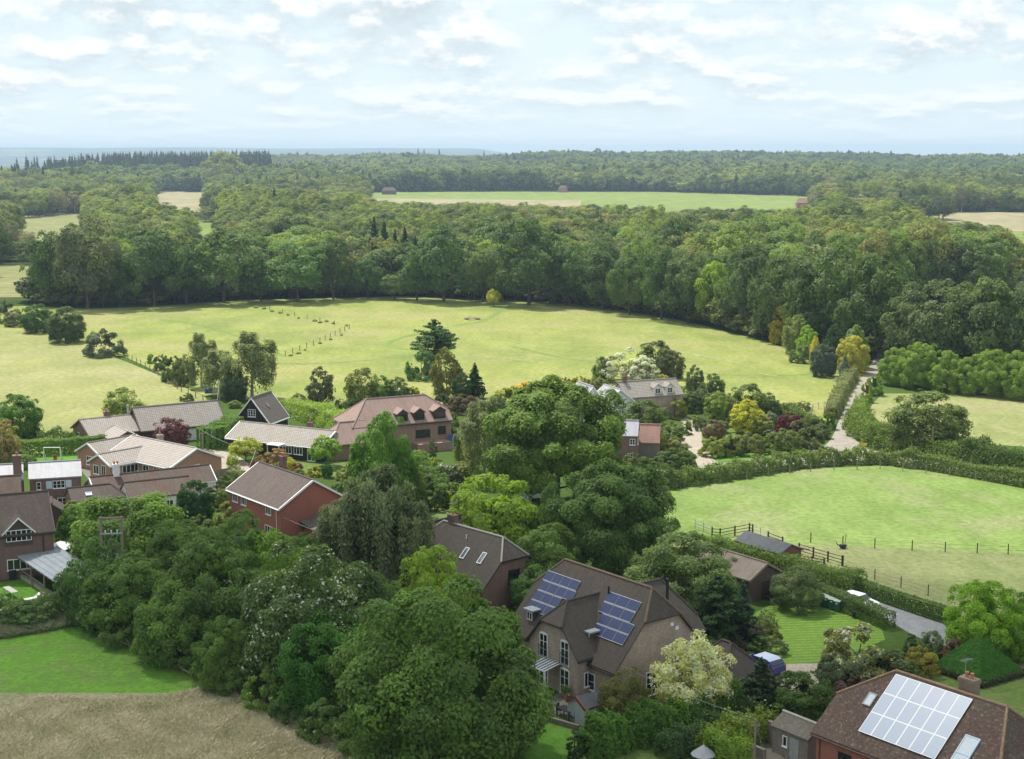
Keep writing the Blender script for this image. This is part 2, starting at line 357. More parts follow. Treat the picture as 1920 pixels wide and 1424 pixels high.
strip('path', [(960, 650), (1060, 672), (1200, 690), (1400, 705), (1560, 700)], 1.4, M_path, 0.032)
for q, w_ in (([(1212, 621), (1235, 623), (1262, 627)], 2.6), ([(1130, 655), (1180, 658), (1240, 668)], 1.5), ([(1268, 660), (1320, 668), (1390, 682)], 1.6), ([(1150, 672), (1210, 678), (1260, 690)], 1.2), ([(905, 668), (980, 676), (1040, 684)], 1.4), ([(655, 700), (720, 694), (760, 690)], 1.2), ([(1420, 700), (1455, 706)], 1.2)):
    strip('flower_patch', q, w_, M_daisy, 0.036 + .001 * w_)
strip('path', [(170, 580), (300, 580), (450, 572), (620, 566)], 2.5, M_path, 0.034)
lane_l = smooth_poly([(1660, 640), (1632, 685), (1612, 715), (1590, 752), (1573, 790), (1560, 820), (1540, 838), (1480, 852), (1400, 862), (1320, 872), (1200, 880), (1080, 885)])
lane_r = smooth_poly([(1690, 640), (1652, 690), (1638, 715), (1617, 752), (1602, 785), (1596, 815), (1620, 838), (1640, 852), (1600, 866), (1420, 880), (1200, 893), (1080, 900)])
sheet('road', lane_l + lane_r[::-1], M_lane, 0.022)
sheet('road', [(1600, 845), (1640, 846), (1780, 868), (1950, 895), (2100, 920), (2100, 932), (1900, 905), (1700, 876), (1600, 864)], M_lane, 0.017)
sheet('driveway', smooth_poly([(1262, 808), (1290, 792), (1312, 800), (1318, 830), (1338, 862), (1350, 872), (1310, 874), (1300, 850), (1275, 838), (1255, 825)], closed=True), M_gravel, 0.020)
sheet('driveway', [(1284, 795), (1262, 780), (1272, 776), (1300, 790)], M_gravel, 0.024)
sheet('driveway', [(385, 842), (440, 850), (480, 880), (470, 905), (380, 880), (340, 850)], M_gravel, 0.016)
sheet('road', smooth_poly([(1545, 1085), (1600, 1105), (1680, 1140), (1760, 1168), (1860, 1200), (1930, 1225), (2100, 1275), (2100, 1320), (1930, 1252), (1880, 1238), (1800, 1222), (1720, 1195), (1660, 1160), (1600, 1130), (1530, 1098)], closed=True), M_asph, 0.020)
sheet('driveway', [(1870, 1225), (1920, 1222), (2060, 1262), (2060, 1300), (1900, 1250)], M_gravel, 0.026)
sheet('driveway', [(1380, 1290), (1400, 1260), (1470, 1246), (1545, 1244), (1600, 1262), (1540, 1290), (1440, 1310)], M_gravel, 0.020)
sheet('patio', [(1015, 1325), (1060, 1290), (1130, 1330), (1130, 1350), (1085, 1362)], M_paving, 0.024)
sheet('patio', [(1110, 1345), (1180, 1320), (1260, 1330), (1240, 1352), (1140, 1368)], M_paving, 0.022)
sheet('patio', [(150, 880), (230, 868), (250, 890), (170, 905)], M_paving, 0.020)
sheet('yard', [(1360, 1440), (1420, 1380), (1540, 1424), (1540, 1470)], M_paving, 0.020)
kerb = MB()
kr = [G(*p) for p in smooth_poly([(1600, 1103), (1680, 1138), (1760, 1166), (1860, 1198), (1930, 1223)])]
for a, b in zip(kr[:-1], kr[1:]):
    d = (b - a) / np.linalg.norm(b - a); nn = np.array([-d[1], d[0], 0]) * .14
    kerb.face([a, b, b + [0, 0, .12], a + [0, 0, .12]]); kerb.face([a + [0, 0, .12], b + [0, 0, .12], b + nn + [0, 0, .12], a + nn + [0, 0, .12]])
props(kerb.obj('kerb', plain('kerb_concrete', (0.36, 0.34, 0.31))), kind='structure')
def patch(name, c4, mat, lift=0.4, n=14):
    m = MB(); g = [[None] * (n + 1) for _ in range(n + 1)]
    for i in range(n + 1):
        for j in range(n + 1):
            s, t = i / n, j / n
            q = (np.array(c4[0]) * (1 - s) + np.array(c4[1]) * s) * (1 - t) + (np.array(c4[3]) * (1 - s) + np.array(c4[2]) * s) * t
            p = G(*q); g[j][i] = (p[0], p[1], float(hgt(p[0], p[1])) + lift)
    for j in range(n):
        for i in range(n): m.face([g[j + 1][i], g[j + 1][i + 1], g[j][i + 1], g[j][i]])
    return props(m.obj(name, mat, uv=False), kind='structure')
patch('field', [(690, 361), (1515, 362), (1560, 425), (660, 425)], M_green)
patch('field', [(690, 374), (1090, 378), (1090, 420), (660, 420)], M_tan, 0.9)
patch('field', [(1680, 398), (2000, 400), (2050, 440), (1650, 430)], M_tan)
patch('field', [(1868, 436), (2000, 436), (2050, 470), (1850, 468)], M_green)
patch('field', [(30, 404), (170, 400), (180, 470), (20, 475)], M_pale)
patch('field', [(-150, 496), (230, 498), (240, 556), (-200, 560)], M_pale, 0.05)
patch('field', [(280, 358), (390, 360), (400, 400), (270, 398)], M_tan)
patch('field', [(365, 415), (405, 415), (410, 470), (360, 470)], M_green)
patch('field', [(240, 500), (700, 500), (720, 545), (230, 545)], M_pale, 0.05)


# ================================================================== FOLIAGE MESHES
M_fol = foliage('foliage')
M_bark = plain('bark', (0.10, 0.08, 0.06), 0.95, 0.1, vary=.35, scale=2)
M_bark_pale = plain('pale_bark', (0.34, 0.32, 0.28), 0.9, 0.1, vary=.3, scale=2)
def nrm(a): return a / np.maximum(np.linalg.norm(a, axis=1, keepdims=True), 1e-9)
def leaf_mesh(name, pos, nor, size, tint, bloom=None, mat=None, asp=0.62, extra=None, long_axis=None):
    """many small leaf faces as one mesh; extra = (verts, faces, material) of a trunk"""
    n = len(pos); rng = np.random.default_rng(n)
    nor = nrm(nor); a = rng.normal(size=(n, 3)) if long_axis is None else long_axis + rng.normal(size=(n, 3)) * .25
    a = nrm(a - nor * np.sum(a * nor, 1, keepdims=True)); b = np.cross(nor, a); s = size[:, None]
    V = np.stack([pos - a * s * .55, pos + b * s * asp * .5 - a * s * .05, pos + a * s * .5, pos - b * s * asp * .5 - a * s * .05], 1).reshape(-1, 3)
    nv0 = len(V); ev = extra[0] if extra else []; ef = extra[1] if extra else []
    me = bpy.data.meshes.new(name); nvt = nv0 + len(ev); me.vertices.add(nvt)
    me.vertices.foreach_set('co', np.concatenate([V.ravel(), np.array(ev, float).ravel()]) if len(ev) else V.ravel())
    loops = list(range(nv0)) if not ef else None
    lt = np.arange(nv0, dtype=np.int32); starts = np.arange(0, nv0, 4, dtype=np.int32)
    if ef:
        el = np.array([i + nv0 for f in ef for i in f], np.int32); es = np.arange(nv0, nv0 + len(el), 4, dtype=np.int32)
        lt = np.concatenate([lt, el]); starts = np.concatenate([starts, es])
    me.loops.add(len(lt)); me.loops.foreach_set('vertex_index', lt)
    me.polygons.add(len(starts)); me.polygons.foreach_set('loop_start', starts)
    try: me.polygons.foreach_set('loop_total', np.full(len(starts), 4, np.int32))
    except Exception: pass
    at = me.attributes.new('tint', 'FLOAT', 'POINT'); at.data.foreach_set('value', np.concatenate([np.repeat(np.clip(tint, 0, 1), 4), np.full(len(ev), .5)]).astype(np.float32))
    at = me.attributes.new('bloom', 'FLOAT', 'POINT'); bl = np.zeros(n) if bloom is None else bloom
    at.data.foreach_set('value', np.concatenate([np.repeat(bl, 4), np.zeros(len(ev))]).astype(np.float32))
    me.materials.append(mat or M_fol)
    if ef:
        me.materials.append(extra[2]); me.polygons.foreach_set('material_index', np.concatenate([np.zeros(n, np.int32), np.ones(len(ef), np.int32)]))
    me.update(); me.validate(); return me
def limbs(H, W, targets, r0, rng, base=0.0, top=.62):
    """tapered trunk with limbs, quads only"""
    v = []; f = []
    def tube(pts, rad, n=7):
        k = len(v)
        for i, (p, r) in enumerate(zip(pts, rad)):
            d = (pts[min(i + 1, len(pts) - 1)] - pts[max(i - 1, 0)]); d = d / (np.linalg.norm(d) + 1e-9)
            u = np.cross(d, [0.31, .95, .05]); u /= np.linalg.norm(u); w = np.cross(d, u)
            for j in range(n):
                a = 2 * math.pi * j / n; v.append(tuple(p + (u * math.cos(a) + w * math.sin(a)) * r))
        for i in range(len(pts) - 1):
            for j in range(n): f.append((k + i * n + j, k + i * n + (j + 1) % n, k + (i + 1) * n + (j + 1) % n, k + (i + 1) * n + j))
    sway = rng.normal(size=2) * W * .02; ax = lambda t: np.array([sway[0] * t * t * 3, sway[1] * t * t * 3, base + H * t])
    ts = np.linspace(0, top, 6); tube([ax(t) for t in ts], [r0 * (1.35 if t == 0 else 1) * (1 - .72 * t / top) for t in ts], 9)
    for q in targets:
        t0 = min(top * .95, max(.14, (q[2] / H) * rng.uniform(.35, .65))); p = ax(t0); m_ = (p + q) / 2 + np.array([0, 0, -.04 * H * rng.random()])
        tube([p, m_, np.array(q)], [r0 * .42, r0 * .26, r0 * .09], 5)
    return v, f
def make_tree(name, kind, H, W, nleaf, leaf, seed, split=False, bark=None, bloomf=0.0, mat=None, low=0.14, lump=1.0, gap=0.0):
    rng = np.random.default_rng(seed); bark = bark or M_bark
    R = W / 2
    bloom = None; la = None
    if kind in ('broad', 'bush', 'willow', 'column', 'round'):
        z0, z1 = (H * low, H) if kind not in ('bush',) else (0.0, H)
        cz = (z0 + z1) / 2 if kind != 'bush' else H * .42; rz = (z1 - z0) / 2 if kind != 'bush' else H * .58
        K = {'broad': 95, 'bush': 46, 'willow': 70, 'column': 40, 'round': 125}[kind]; K = int(K * (1.45 if (low < .05 and kind != 'willow') else 1)); K = 62 if name[:4] in ('wood', 'far0', 'far1', 'far2') else K
        d = nrm(rng.normal(size=(K * 3, 3))); d = d[(d[:, 2] > (-.97 if (low < .05 and kind != 'bush') else -.75 if kind != 'bush' else -.62))][:K]; K = len(d)
        rad = rng.uniform(.62, .88, K); rad[: K // 6] *= .55
        egg = 1 - .18 * d[:, 2] if kind in ('broad', 'bush') else np.ones(K)
        c = np.stack([d[:, 0] * R * rad * egg, d[:, 1] * R * rad * egg, cz + d[:, 2] * rz * rad], 1)
        if kind in ('broad', 'willow'): c += rng.normal(size=(K, 3)) * np.array([R, R, rz]) * .07 * lump
        rc = rng.uniform(.13, .29, K) * (R if kind != 'column' else R * 1.3); rc = rc * (1.22 if name[:4] in ('wood', 'far0', 'far1', 'far2') else 1); rc = np.minimum(rc, R * .42)
        if kind == 'round': rc *= .95
        ctint = rng.normal(0, .17, K); keep = rng.random(K) > gap
        wgt = (rc ** 2) * keep; idx = rng.choice(K, nleaf * 2, p=wgt / wgt.sum())
        dd = nrm(rng.normal(size=(len(idx), 3)) * .8 + d[idx] * .7 + np.array([0, 0, .5]))
        fillb = low < .05 or kind == 'bush'
        if fillb:
            nb = int(K * .45) if kind != 'willow' else int(K * .2); zz_ = rng.uniform(-.97, .1, nb); an_ = rng.random(nb) * 6.283; r_ = np.sqrt(1 - .5 * zz_ ** 2) * rng.uniform(.66, .9, nb)
            fz = np.minimum(1 / np.sqrt(np.maximum(1 - .92 * np.minimum(d[:, 2], 0) ** 2, .05)), 1.9); c[:, :2] *= fz[:, None]
            c[:nb] = np.stack([np.cos(an_) * R * r_, np.sin(an_) * R * r_, cz + zz_ * rz * .93], 1); d[:nb] = nrm(np.stack([np.cos(an_), np.sin(an_), zz_ * .2], 1)); rc[:nb] = rng.uniform(.17, .28, nb) * R
        # twigs: second level lumps keep the outline ragged
        sub = rng.integers(0, 9, len(idx)); sdir = nrm(np.random.default_rng(seed + 5).normal(size=(K * 9, 3)))[idx * 9 + sub]
        rr = rng.uniform(.72, 1.02, len(idx))
        p = c[idx] + (dd * (.86 * rr)[:, None] + sdir * .24) * rc[idx][:, None] * np.array([1, 1, .82])
        if kind == 'willow':
            hang = rng.exponential(.10 * H, len(idx)) * (rng.random(len(idx)) < .75); st = np.random.default_rng(seed + 9).normal(size=(400, 2))[rng.integers(0, 400, len(idx))]
            p[:, 2] -= hang; p[:, :2] += st * R * .05 + d[idx][:, :2] * hang[:, None] * .12
            la = np.tile([0., 0., 1.], (len(idx), 1))
        q = (p - np.array([0, 0, cz])) / np.array([R, R, rz]); ok = ((np.linalg.norm(q, axis=1) < (1.12 if kind != 'bush' else 1.18)) | (fillb & (q[:, 2] < 0) & (np.linalg.norm(q[:, :2], axis=1) < 1.08 - .12 * q[:, 2] ** 2))) & (p[:, 2] > (.01 * H if fillb else z0 * .7))
        p = p[ok][:nleaf]; idx = idx[ok][:nleaf]; dd = dd[ok][:nleaf]; la = la[ok][:nleaf] if la is not None else None
        nor = dd * .75 + d[idx] * .35 + rng.normal(size=p.shape) * .38 + np.array([0, 0, .3])
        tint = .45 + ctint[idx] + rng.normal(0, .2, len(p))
        size = leaf * rng.uniform(.65, 1.35, len(p))
        if bloomf: bloom = ((rng.random(len(p)) < bloomf * (1 + 2.5 * ctint[idx])) & (dd[:, 2] > -.1)).astype(float)
        tg = c[rng.choice(K, 9 if kind == 'broad' else 6, replace=False)]
        tr = limbs(H, W, tg, max(.10, H * .020), rng, top=.62 if kind != 'column' else .8)
    else:                                                        # conifers and pines
        lvl = 20 if kind != 'pine' else 13; P = []; Nn = []; T = []; LA = []; tg = []
        wgts = []; br = []
        for i in range(lvl):
            t = i / (lvl - 1); z = H * (.06 + .92 * t); rr = R * ((1 - t) ** .85 + .03)
            if kind == 'pine': z = H * (.30 + .68 * t); rr = R * (math.sin(math.pi * min(1, .25 + .75 * t)) * .9 + .12)
            for k in range(9):
                a = rng.random() * 6.283; r = rr * rng.uniform(.62, 1.12); br.append((a, r, z + rng.normal() * H * .012, rng.normal() * .12)); wgts.append(r + .02 * R)
        br = np.array(br); w = np.array(wgts); idx = rng.choice(len(br), nleaf, p=w / w.sum())
        t = rng.random(nleaf) ** .6; a = br[idx, 0]; r = br[idx, 1] * t; lat = rng.normal(size=nleaf) * (.10 * br[idx, 1] + .02 * R) * (1.15 - t * .5)
        droop = -.32 * r + .16 * r * t if kind == 'conifer' else .12 * r
        p = np.stack([np.cos(a) * r - np.sin(a) * lat, np.sin(a) * r + np.cos(a) * lat, br[idx, 2] + droop + rng.normal(size=nleaf) * H * .010], 1)
        nor = np.stack([np.cos(a) * .5, np.sin(a) * .5, np.full(nleaf, .9)], 1) + rng.normal(size=p.shape) * .4
        la = np.stack([np.cos(a), np.sin(a), np.full(nleaf, -.35)], 1)
        tint = .42 + br[idx, 3] + rng.normal(0, .17, nleaf) + (t - .5) * .15; size = leaf * rng.uniform(.7, 1.4, nleaf)
        tr = limbs(H, W, [], max(.09, H * .016), rng, top=.93)
        p = p[p[:, 2] > 0.05]; m_ = len(p); nor, la, tint, size = nor[:m_], la[:m_], tint[:m_], size[:m_]
    if split:
        crown = leaf_mesh(name + '_crown', p, nor, size, tint, bloom, mat, long_axis=la)
        tm = MB(); tm.v = tr[0]; tm.f = [list(f) for f in tr[1]]; tm.mi = [0] * len(tr[1]); trunk = tm.mesh(name + '_trunk', bark, uv=False, smooth=True)
        return dict(crown=crown, trunk=trunk, H=H, W=W)
    return dict(mesh=leaf_mesh(name, p, nor, size, tint, bloom, mat, extra=(tr[0], tr[1], bark), long_axis=la), H=H, W=W)
PR = {}
def proto(key, *a, **k): PR[key] = make_tree(key, *a, **k)
# near (drawn at 10 pixels a metre and more)
proto('maple', 'broad', 14, 14, 72000, .28, 1, split=True, low=.02)
proto('elder', 'broad', 10, 10, 42000, .24, 2, split=True, low=.02, bloomf=.08)
proto('ash', 'broad', 11, 11, 40000, .28, 3, split=True, low=.0)
proto('thorn', 'broad', 8, 9, 20000, .26, 4, split=True, low=.02, lump=1.4)
proto('dome', 'round', 8, 9, 24000, .22, 5, split=True, low=.02)
proto('shrub_a', 'bush', 4, 4.5, 8000, .19, 6, split=True)
proto('shrub_b', 'bush', 3.5, 4.5, 7000, .20, 7, split=True, bloomf=.05)
proto('pale', 'broad', 6.5, 6.5, 20000, .21, 8, split=True, low=.03, bloomf=.5, lump=1.3)
proto('willow', 'willow', 14, 11, 30000, .34, 9, split=True, low=.12, gap=.12)
proto('oak', 'broad', 15, 15, 70000, .33, 10, split=True, low=.05, lump=.8)
proto('round', 'round', 10, 10, 26000, .34, 11, split=True, low=.0)
proto('small', 'broad', 6, 6, 9000, .27, 12, split=True, low=.02, lump=1.1)
proto('small_b', 'broad', 6, 5, 8000, .28, 13, split=True, low=.0, lump=1.2)
proto('birch', 'willow', 13, 8, 15000, .34, 14, split=True, low=.06, bark=M_bark_pale, gap=.12)
proto('fir', 'conifer', 8, 5.5, 16000, .24, 15, split=True)
proto('spruce', 'conifer', 9, 6, 9000, .34, 16, split=True)
proto('pine', 'pine', 11, 9, 9000, .40, 17, split=True)
proto('cypress', 'column', 5, 1.8, 5000, .17, 18, split=True, low=.0)
proto('ball', 'round', 2.6, 3, 4500, .16, 19, split=True, low=.0)
proto('ball_tree', 'round', 5, 5, 6500, .24, 20, split=True, low=.12)
proto('blossom', 'bush', 7, 9, 12000, .30, 21, split=True, bloomf=.85)
proto('bush', 'bush', 5, 6, 8500, .30, 22, split=True)
proto('rhodo', 'bush', 4, 5, 6000, .26, 23, split=True, bloomf=.28)
# woodland, one mesh each
for i in range(4): proto('wood%d' % i, 'broad', 17, 17, 8000, .66, 40 + i, low=.06, lump=.9)
proto('wood_conifer', 'conifer', 19, 9, 4500, .75, 50)
proto('wood_sparse', 'willow', 18, 13, 5000, .62, 51, low=.15, bark=M_bark_pale, gap=.1)
def put_tree(key, x, y, z, H, W, rot, name, label, cat, col, group=None, parts=None):
    p = PR[key]; s = (W / p['W'], W / p['W'], H / p['H'])
    if 'mesh' in p:
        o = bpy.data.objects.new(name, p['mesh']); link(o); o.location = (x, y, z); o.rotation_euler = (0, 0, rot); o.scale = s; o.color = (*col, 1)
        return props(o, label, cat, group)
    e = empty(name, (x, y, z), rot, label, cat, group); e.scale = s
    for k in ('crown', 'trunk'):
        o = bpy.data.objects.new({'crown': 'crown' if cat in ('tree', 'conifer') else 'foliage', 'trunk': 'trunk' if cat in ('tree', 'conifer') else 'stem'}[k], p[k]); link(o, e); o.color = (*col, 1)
    return e
_r = np.random.default_rng(77)
placed = []
def T(key, cx, top, base, wpx, col, label, name=None, cat='tree', group=None):
    """tree whose foot stands at pixel (cx, base) of the photograph and whose top reaches `top`"""
    g = G(cx, base); k = ppm(base); H = (base - top) / k * 1.03; W = wpx / k * 1.04
    placed.append((g[0], g[1], W / 2))
    return put_tree(key, g[0], g[1], 0, H, W, _r.random() * 6.28, name or {'tree': 'broadleaf_tree', 'shrub': 'shrub', 'conifer': 'conifer', 'bush': 'bush'}.get(cat, cat), label, cat, col, group)
# leaf colours (reflectance)
DK = (0.044, 0.084, 0.023); MD = (0.060, 0.112, 0.028); LT = (0.088, 0.155, 0.030); LM = (0.13, 0.205, 0.032); GR = (0.085, 0.115, 0.060)
OL = (0.075, 0.085, 0.030); YG = (0.21, 0.235, 0.030); GO = (0.28, 0.24, 0.03); PU = (0.070, 0.022, 0.030); BL = (0.085, 0.13, 0.125); CO = (0.022, 0.048, 0.020); PL = (0.30, 0.33, 0.15); BR = (0.14, 0.10, 0.06)

# ---- foreground belt
T('maple', 832, 1052, 1440, 385, MD, 'largest dark green maple in the foreground, left of the brick house with blue solar panels')
T('ash', 815, 1012, 1215, 125, LM, 'light green treetop just behind the largest foreground maple, in front of the skylight roof')
T('dome', 618, 1140, 1345, 190, (0.030, 0.088, 0.014), 'smooth dark green domed tree left of the largest maple')
T('elder', 590, 1008, 1290, 270, (0.050, 0.088, 0.030), 'elder tree covered in cream flower heads behind the smooth domed tree')
T('ash', 520, 985, 1190, 150, LT, 'light green tree showing above and left of the flowering elder')
T('thorn', 400, 990, 1215, 200, (0.055, 0.10, 0.03), 'broad chestnut tree with pale leaf tips left of the flowering elder')
T('ash', 250, 1030, 1185, 170, MD, 'mid green tree under the twin pole electricity frame')
T('thorn', 180, 1010, 1165, 130, (0.05, 0.10, 0.03), 'bushy tree touching the right end of the grey lean-to roof')
T('willow', 245, 918, 1080, 215, LT, 'feathery light green tree behind the twin pole electricity frame')
T('round', 155, 938, 1040, 85, (0.055, 0.12, 0.02), 'clipped green tree beside the red gabled outbuilding')
T('thorn', 320, 975, 1100, 140, MD, 'green tree right of the electricity frame below the dark clipped tree')
T('ash', 470, 985, 1130, 130, (0.045, 0.09, 0.025), 'dark leafy tree in front of the brick house with dark brown roof')
T('ash', 565, 1000, 1130, 120, MD, 'mid green tree below the red gable, left of the feathery willow')
T('ash', 700, 1060, 1260, 150, DK, 'shadowy dark tree between the elder and the largest maple')
T('thorn', 330, 1090, 1240, 150, MD, 'green scrub tree in the middle of the foreground belt')
T('ash', 425, 1150, 1290, 120, MD, 'green tree at the field side of the belt below the chestnut')
T('ash', 455, 950, 1095, 110, (0.07, .125, .032), 'light green tree screening the foot of the red brick house')
T('thorn', 940, 1180, 1400, 140, DK, 'dark green tree squeezed against the house side of the largest maple')
ORD = 'first second third fourth fifth sixth seventh eighth ninth tenth eleventh twelfth thirteenth fourteenth fifteenth sixteenth seventeenth eighteenth nineteenth twentieth'.split()
scrub = [(185, 1105, 1185, 75), (232, 1125, 1208, 85), (290, 1145, 1235, 85), (345, 1165, 1252, 90), (395, 1190, 1275, 85), (448, 1215, 1300, 90), (500, 1240, 1325, 90), (555, 1270, 1352, 95), (610, 1300, 1385, 100), (668, 1330, 1412, 100), (735, 1340, 1440, 105)]
for i, (cx, t, b, w) in enumerate(scrub):
    T('shrub_a' if i % 2 else 'shrub_b', cx, t, b, w, (MD, (0.06, .105, .03), LT, DK)[i % 4], ORD[i] + ' scrub bush from the left along the foot of the tree belt', cat='bush', group='scrub bushes along the rough grass')
for i, (cx, t, b, w) in enumerate([(150, 1060, 1140, 70), (118, 1100, 1150, 60), (60, 1120, 1172, 90), (10, 1118, 1172, 90), (-40, 1120, 1172, 80)]):
    T('shrub_b', cx, t, b, w, (0.06, .11, .035), ORD[i] + ' bramble bush from the right in the hedge line below the small back garden', cat='bush', group='bramble bushes below the back garden')
# ---- around the solar house
T('thorn', 1172, 1252, 1362, 105, OL, 'olive brown leaved tree beside the white shed')
T('pale', 1302, 1188, 1345, 148, PL, 'pale cream and yellow variegated tree in front of the brick gable')
T('fir', 1425, 1232, 1345, 135, (0.035, .06, .035), 'ragged dark fir in front of the blue car')
T('round', 1500, 1255, 1350, 125, (0.035, .07, .016), 'dark rounded yew right of the ragged fir')
T('cypress', 1545, 1290, 1352, 32, YG, 'golden conifer growing against the dark yew', cat='conifer')
T('cypress', 1522, 1328, 1358, 17, YG, 'small golden conifer by the stone outbuilding, beside the dark yew', cat='conifer')
T('cypress', 1549, 1335, 1366, 14, YG, 'smallest golden conifer, touching the tiled roof corner', cat='conifer')
T('rhodo', 1607, 1162, 1275, 145, (0.13, .145, .05), 'large shrub with pale yellow flower tips beside the striped lawn', cat='shrub')
T('bush', 1655, 1215, 1300, 120, (0.06, .085, .045), 'grey green shrub behind the ridge with white solar panels', cat='shrub')
T('bush', 1570, 1215, 1295, 90, (0.06, .085, .05), 'grey green shrub at the bend of the gravel drive', cat='shrub')
T('bush', 1600, 1265, 1315, 80, (0.05, .035, .035), 'dull purple shrub below the pale flowering shrub', cat='shrub')
T('cypress', 1706, 1182, 1240, 28, (0.03, .07, .02), 'small pointed dark green conifer beside the asphalt drive', cat='conifer')
T('small', 1745, 1180, 1238, 48, (0.08, .12, .06), 'small grey green bush at the edge of the asphalt drive', cat='shrub')
T('bush', 1728, 1205, 1262, 70, (0.14, .14, .03), 'yellow tinged shrub between the pointed conifer and the pyramid hedge', cat='shrub')
T('small', 1788, 1195, 1250, 45, (0.09, .06, .05), 'thin reddish shrub left of the pyramid hedge', cat='shrub')
T('ash', 1848, 1080, 1228, 145, (0.115, .215, .022), 'bright green maple above the pyramid hedge')
T('ash', 1935, 1098, 1240, 110, (0.09, .175, .022), 'green tree cut by the edge, right of the bright green maple')
T('pine', 1345, 1078, 1215, 110, CO, 'dark conifer behind the brick gable, left of the blue one')
T('spruce', 1392, 1088, 1205, 78, (0.04, .075, .062), 'blue green conifer beside the striped lawn')
T('bush', 1400, 1160, 1215, 70, (0.055, .06, .04), 'brownish shrub at the foot of the blue green conifer', cat='shrub')
for i, (cx, t, b, w, c) in enumerate([(1440, 1165, 1205, 48, OL), (1425, 1190, 1225, 45, MD), (1455, 1195, 1228, 42, GR), (1408, 1205, 1235, 40, DK)]):
    T('shrub_a', cx, t, b, w, c, ('olive leaved shrub at the corner of the striped lawn', 'green rounded shrub at the end of the garage roof', 'grey green mound shrub at the lawn edge by the blue car', 'dark low shrub beside the garage roof')[i], cat='shrub')
T('ash', 1275, 992, 1165, 215, (0.075, .12, .045), 'broad grey green tree behind the rear roof of the solar panel house')
T('ash', 1030, 975, 1120, 135, (0.065, .115, .03), 'mid green tree between the skylight roof and the solar panel house')
T('thorn', 1000, 1060, 1150, 90, (0.05, .1, .03), 'green bush tree against the skylight house gable')
T('thorn', 1375, 1045, 1110, 60, GR, 'shrubby tree beside the boarded barn roof')
T('thorn', 1495, 1060, 1142, 100, (0.07, .105, .05), 'creamy leaved shrub beside the boarded barn gable', cat='shrub')
# ---- village middle
T('oak', 1150, 862, 1092, 225, (0.048, .09, .026), 'great round dark oak right of centre, above the solar panel house')
T('oak', 1045, 708, 950, 255, (0.062, .108, .024), 'largest spreading oak in the village with a thick dark trunk')
T('round', 922, 876, 1062, 160, LM, 'round lime green tree above the skylight house')
T('ash', 985, 930, 1050, 80, DK, 'dark green tree between the lime green tree and the great oak')
T('willow', 708, 866, 1120, 150, (0.085, .118, .068), 'tall feathery willow in the middle of the village')
T('willow', 648, 925, 1112, 115, (0.10, .13, .078), 'lower left hand crown of the feathery willows, beside the red gable')
T('willow', 762, 930, 1125, 110, (0.08, .112, .06), 'lower right hand crown of the feathery willows, above the skylight roof')
T('ash', 720, 766, 960, 122, (0.058, .125, .022), 'fresh green tree standing behind the feathery willow')
T('birch', 908, 738, 905, 88, (0.105, .135, .065), 'weeping birch beside the hipped roof house')
T('round', 367, 893, 992, 66, (0.022, .058, .016), 'very dark clipped egg shaped tree by the white walled cottage', cat='conifer')
T('spruce', 488, 918, 985, 34, (0.02, .05, .022), 'small dark spruce against the brown roofed brick house', cat='conifer')
T('round', 765, 860, 955, 70, (0.075, .12, .025), 'green tree right of the feathery willow by the rhododendron')
T('bush', 815, 905, 955, 60, (0.035, .07, .016), 'dark green bush left of the lime green tree', cat='bush')
T('bush', 832, 915, 950, 35, YG, 'yellow green bush at the foot of the lime green tree', cat='bush')
T('rhodo', 842, 862, 912, 52, (0.06, .08, .04), 'rhododendron with pale flower heads below the blue garage door', cat='shrub')
T('cypress', 812, 816, 862, 17, (0.04, .085, .02), 'slim pointed conifer in front of the blue garage door', cat='conifer')
T('bush', 790, 842, 880, 60, (0.14, .19, .035), 'light green clipped shrub below the slim conifer', cat='bush')
T('birch', 870, 800, 880, 40, (0.10, .135, .04), 'yellowish birch beside the blue garage door')
T('bush', 960, 855, 900, 50, (0.15, .2, .03), 'bright green garden shrub under the great spreading oak', cat='bush')
T('ash', 1035, 900, 1000, 50, DK, 'dark small tree at the foot of the great spreading oak')
# hayfield edge gardens
T('round', 38, 735, 818, 82, (0.05, .11, .02), 'glossy round green tree in the meadow corner above the long hedge')
T('small', 10, 788, 872, 60, (0.15, .14, .07), 'pale brownish tree at the edge below the glossy round tree')
T('bush', 45, 842, 876, 52, (0.075, .14, .035), 'soft green shrub left of the football goal', cat='shrub')
T('small', 232, 728, 792, 76, (0.11, .155, .04), 'light green tree behind the long bungalow chimney')
T('small', 322, 782, 842, 66, (0.075, .03, .04), 'purple leaved tree in front of the white garage doors')
T('ball_tree', 461, 820, 866, 62, (0.17, .21, .025), 'golden green mushroom shaped tree beside the pale driveway')
T('ball', 436, 850, 876, 23, (0.13, .19, .025), 'small clipped yellow green ball beside the driveway', cat='shrub')
T('bush', 513, 838, 872, 62, (0.15, .11, .05), 'orange brown bush in front of the low bungalow', cat='shrub')
T('ball_tree', 611, 817, 876, 62, (0.10, .18, .03), 'fresh green round tree at the right end of the low bungalow')
T('ball', 614, 866, 896, 22, (0.02, .06, .015), 'small dark clipped ball below the fresh green round tree', cat='shrub')
T('ball', 545, 858, 882, 24, YG, 'yellow green shrub in the border of the brown roofed house', cat='shrub')
T('bush', 590, 872, 893, 30, (0.18, .2, .03), 'yellow flowering shrub on the small lawn', cat='shrub')
T('bush', 556, 866, 886, 26, (0.13, .06, .04), 'russet shrub beside the yellow green one', cat='shrub')
T('bush', 475, 862, 876, 18, (0.12, .03, .03), 'small red leaved shrub under the golden tree', cat='shrub')
T('bush', 448, 872, 905, 50, (0.11, .13, .09), 'silvery shrub by the timber fence', cat='shrub')
